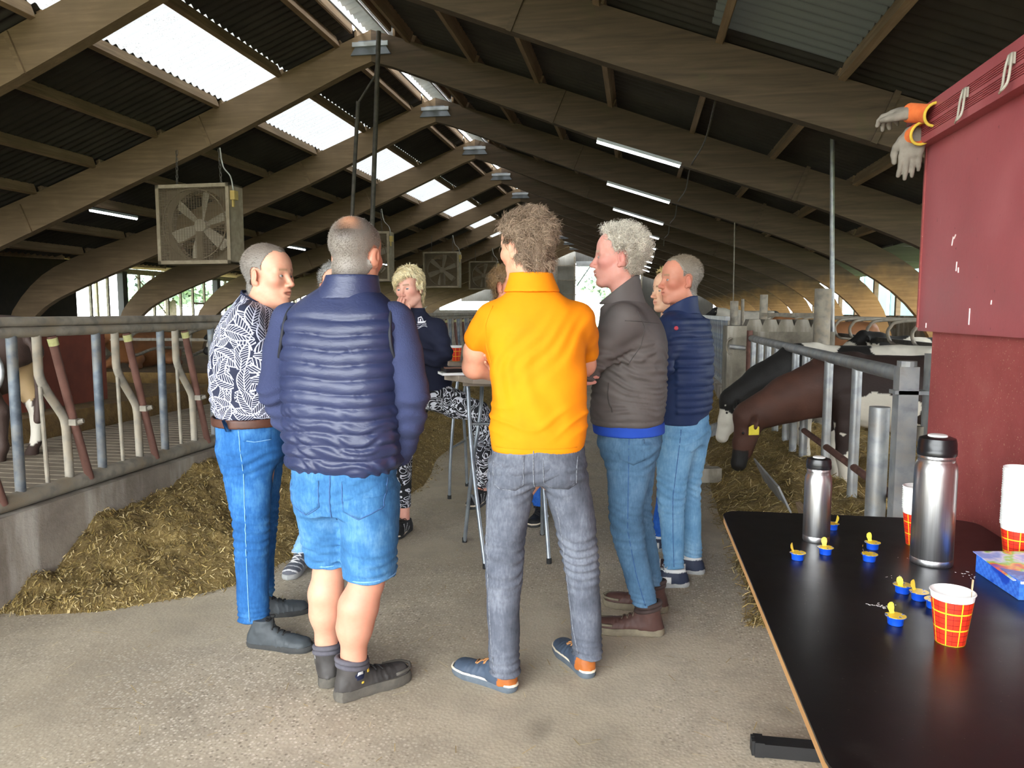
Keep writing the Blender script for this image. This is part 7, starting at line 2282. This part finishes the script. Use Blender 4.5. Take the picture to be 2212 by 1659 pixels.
make_cow('dark brown heifer with a yellow ear tag eating silage through the gate', (2.13, 6.55, -.05), math.radians(90), col_brown, 1.0, HF1, res=.0125, seed=1, tagged=True, group='heifers feeding at the gate')
make_cow('black and white heifer with a white face feeding behind the brown one', (2.1, 7.75, -.05), math.radians(88), col_bw, 1.02, ((0, 1.13, .62), (0, 1.22, .26)), res=.0125, seed=2, group='heifers feeding at the gate')
make_cow('dark brown cow turned away behind the long feed fence at the left edge', (-6.4, 6.2, .08), math.radians(84), col_dkbrown, 1.16, res=.016, seed=3)
make_cow('black cow lying in the dark cubicle row beside the leaf-print shirt', (-6.44, 13.7, .33), math.radians(172), col_black, 1.1, None, True, .02, 4)
make_cow('black cow with a white nose mark lying between two steel dividers', (-7.56, 13.8, .33), math.radians(185), col_black, 1.1, None, True, .02, 5)
make_cow('tan and black cow lying deeper in the dark cubicle row', (-9.8, 13.9, .33), math.radians(180), col_tan, 1.1, None, True, .02, 6)
make_cow('reddish tan cow lying among the cubicle loops beyond the block wall', (4.1, 17.05, .5), math.radians(95), col_tan, 1.15, ((0, 1.0, .62), (0, 1.36, .48)), True, .02, 7)
make_cow('white cow standing far off beside the far feed fence', (3.7, 26.0, .2), math.radians(80), col_white, 1.1, None, False, .022, 8)
make_cow('black and white cow lying low behind the cubicle rail next to the red wall', (5.1, 14.4, .3), math.radians(95), col_bw, 1.1, None, True, .02, 9)

# ================================================================ HIGH TABLES WITH CUPS AND PAPERS
M_teak = m_wood('weathered_teak', '#7d6f60', '#95877a', '#a89a8b', 'x', .75)
M_tubeg = m_galv('grey_tube_steel', '#7d858d', '#98a0a7', '#7d7468', .25, .35, .6)
M_cap = simple('black_rubber_cap', '#171717', '#222222', 20, .8)
def bar_table(label, c, legs, rungs, slots=7):
    r = empty('bar_table', (c[0], c[1], 0), label=label, cat='table', group='wooden bar tables')
    # octagonal top of separate slats
    R0 = .42
    oc = [(R0 * math.cos(math.radians(22.5 + 45 * k)), R0 * math.sin(math.radians(22.5 + 45 * k))) for k in range(8)]
    ap = R0 * math.cos(math.radians(22.5))
    w = 2 * ap / slots
    for i in range(slots):
        y0, y1 = -ap + i * w + .003, -ap + (i + 1) * w - .003
        def hx(y): return ap if abs(y) < R0 * math.sin(math.radians(22.5)) else ap - (abs(y) - R0 * math.sin(math.radians(22.5)))
        poly = [(-hx(y0), y0), (hx(y0), y0), (hx(y1), y1), (-hx(y1), y1)]
        if abs(y0) > .161 or abs(y1) > .161: pass
        MB().prism(poly, 1.065, 1.1).build('top_slat', M_teak, r)
    for y in (-.22, .22):
        MB().box((0, y * 0, 1.05), (.05, .66, .03)).build('batten', M_teak, r) if y < 0 else None
    MB().box((.0, -.24, 1.052), (.5, .05, .025)).build('batten', M_teak, r)
    for P in legs:
        Q = np.array(P, float) - np.array([c[0], c[1], 0])
        MB().tube(catmull(Q, 6), .0125, 10).build('leg', M_tubeg, r, True, sharp=50)
        MB().tube([Q[-1] + [0, 0, .03], Q[-1]], .0155, 10).build('foot_cap', M_cap, r, True, sharp=50)
    for a, b in rungs:
        MB().tube(np.array([a, b], float) - np.array([c[0], c[1], 0]), .009, 8).build('rung', M_tubeg, r, True, sharp=50)
    return r
bar_table('nearer weathered wooden bar table with grey tube legs behind the orange shirt', (-.74, 4.52),
          [[(-1.0, 4.42, 1.06), (-.95, 4.32, .6), (-.84, 4.15, .0)], [(-.95, 4.62, 1.06), (-.94, 4.5, .85), (-.99, 4.5, .52), (-1.07, 4.62, .0)],
           [(-.5, 4.62, 1.06), (-.55, 4.5, .6), (-.49, 4.3, .0)], [(-.52, 4.42, 1.06), (-.56, 4.55, .6), (-.6, 4.86, .0)]],
          [((-1.0, 4.53, .33), (-.9, 4.24, .33)), ((-.58, 4.72, .26), (-.51, 4.38, .26)), ((-.98, 4.38, .8), (-.53, 4.5, .8))])
bar_table('farther weathered wooden bar table behind the blonde woman', (-1.1, 5.72),
          [[(-1.36, 5.75, 1.06), (-1.40, 5.72, .72), (-1.43, 5.70, .3), (-1.44, 5.7, .0)], [(-1.34, 5.95, 1.06), (-1.39, 6.0, .72), (-1.40, 6.1, .35), (-1.4, 6.15, 0)],
           [(-.85, 5.6, 1.06), (-.8, 5.5, .5), (-.78, 5.45, 0)], [(-.85, 5.9, 1.06), (-.8, 6.0, .5), (-.78, 6.05, 0)]],
          [((-1.43, 5.7, .4), (-1.40, 6.08, .4)), ((-.8, 5.5, .45), (-.8, 6.0, .45))])
for (x, y, l) in ((-.925, 4.36, 'plaid paper cup with a tiny label beside the notepad on the nearer bar table'), (-1.0, 4.52, 'plaid paper cup behind the folder on the nearer bar table'), (-1.33, 5.5, 'plaid paper cup on the farther bar table')):
    o = copy_tree(c0); o.location = (x, y, 1.1); o['label'] = l; o['group'] = 'paper cups on the bar tables'
nb_ = empty('notepad', (-1.04, 4.34, 1.1), math.radians(25), label='white notepad lying on the nearer bar table', cat='notepad')
MB().box((0, 0, .006), (.21, .15, .012)).build('pages', M_paper, nb_)
MB().box((0, 0, .0135), (.212, .152, .0025)).build('cover', M_whitep, nb_)
o = MB().box((-1.03, 4.36, 1.1255), (.2, .14, .02), rotz(math.radians(28))).build('black_folder', M_plast); tag(o, 'black folder stacked on the white notepad', 'folder')
ph = empty('smartphone', (-1.04, 4.345, 1.136), math.radians(20), label='phone in a brown case on top of the black folder', cat='phone')
MB().prism(rrect(-.08, .08, -.038, .038, .012, 5), 0, .009).build('case', simple('brown_phone_case', '#5d3a2a', '#6f4936', 10, .5), ph)
MB().prism(rrect(-.074, .074, -.034, .034, .01, 5), .009, .0098).build('screen', M_plast, ph)

# ================================================================ WORK GLOVES ON THE TRIM END
M_glove = simple('dusty_grey_glove', '#6b645a', '#837b6f', 18, .85, .3, 60)
M_gor = simple('orange_glove_knit', '#d8642a', '#e67a3c', 18, .9, .3, 120)
M_gye = simple('yellow_glove_rim', '#b99a2a', '#cbb044', 18, .9, .3, 120)
def glove(label, wrist, d, nrm, side, curl, cuff_dir, cuff_len):
    w = np.array(wrist, float)
    r = empty('work_glove', tuple(w), label=label, cat='glove', group='pair of work gloves')
    ch, fr_ = palm_hand((0, 0, 0), d, nrm, side, curl, .6, .2, .1)
    ch = [([np.array(q) for q in P], [x * 1.32 for x in R_]) for P, R_ in ch]
    A = np.array([q for P, _ in ch for q in P])
    s = SDF(A.min(0) - .06, A.max(0) + .06, .0042)
    hand_into(s, ch, fr_)
    s.ell(fr_[1] * fr_[4] * .5, (.05, .062, .024), .015, R=np.array([fr_[2], fr_[1], fr_[3]]).T)
    s.disp(lambda Q: .002 * fbm(Q, 40, 2), .02)
    V, F = s.mesh()
    mesh_obj('grey_palm', V, F, M_glove, r, True)
    cd = np.array(cuff_dir, float); cd /= np.linalg.norm(cd)
    P = np.array([-cd * .01 + fr_[1] * .03, cd * cuff_len * .5, cd * cuff_len])
    m = MB(); m.tube(P, [.04, .037, .044], 18, caps=False); n0 = len(m.v)
    m.build('orange_cuff', M_gor, r, True)
    a = np.linspace(0, 2 * np.pi, 20, endpoint=False)
    t1 = np.cross(cd, [0.1, .2, 1]); t1 /= np.linalg.norm(t1); t2 = np.cross(cd, t1)
    MB().tube(P[-1] + .044 * (np.cos(a)[:, None] * t1 + np.sin(a)[:, None] * t2), .006, 8, closed=True).build('yellow_rim', M_gye, r, True)
glove('grey work glove with orange cuff hanging fingers-down from the red trim', (1.128, 3.50, 2.22), (-.05, .05, -1), (-.3, -1, .0), 1, (.1, .12, .15, .2), (.12, -.7, -.25), .07)
glove('grey work glove with orange cuff folded over the end of the red trim', (1.13, 3.46, 2.285), (-.6, .7, .2), (-.1, -.2, 1), -1, (.5, .7, .8, .9), (.2, -1, -.3), .13)
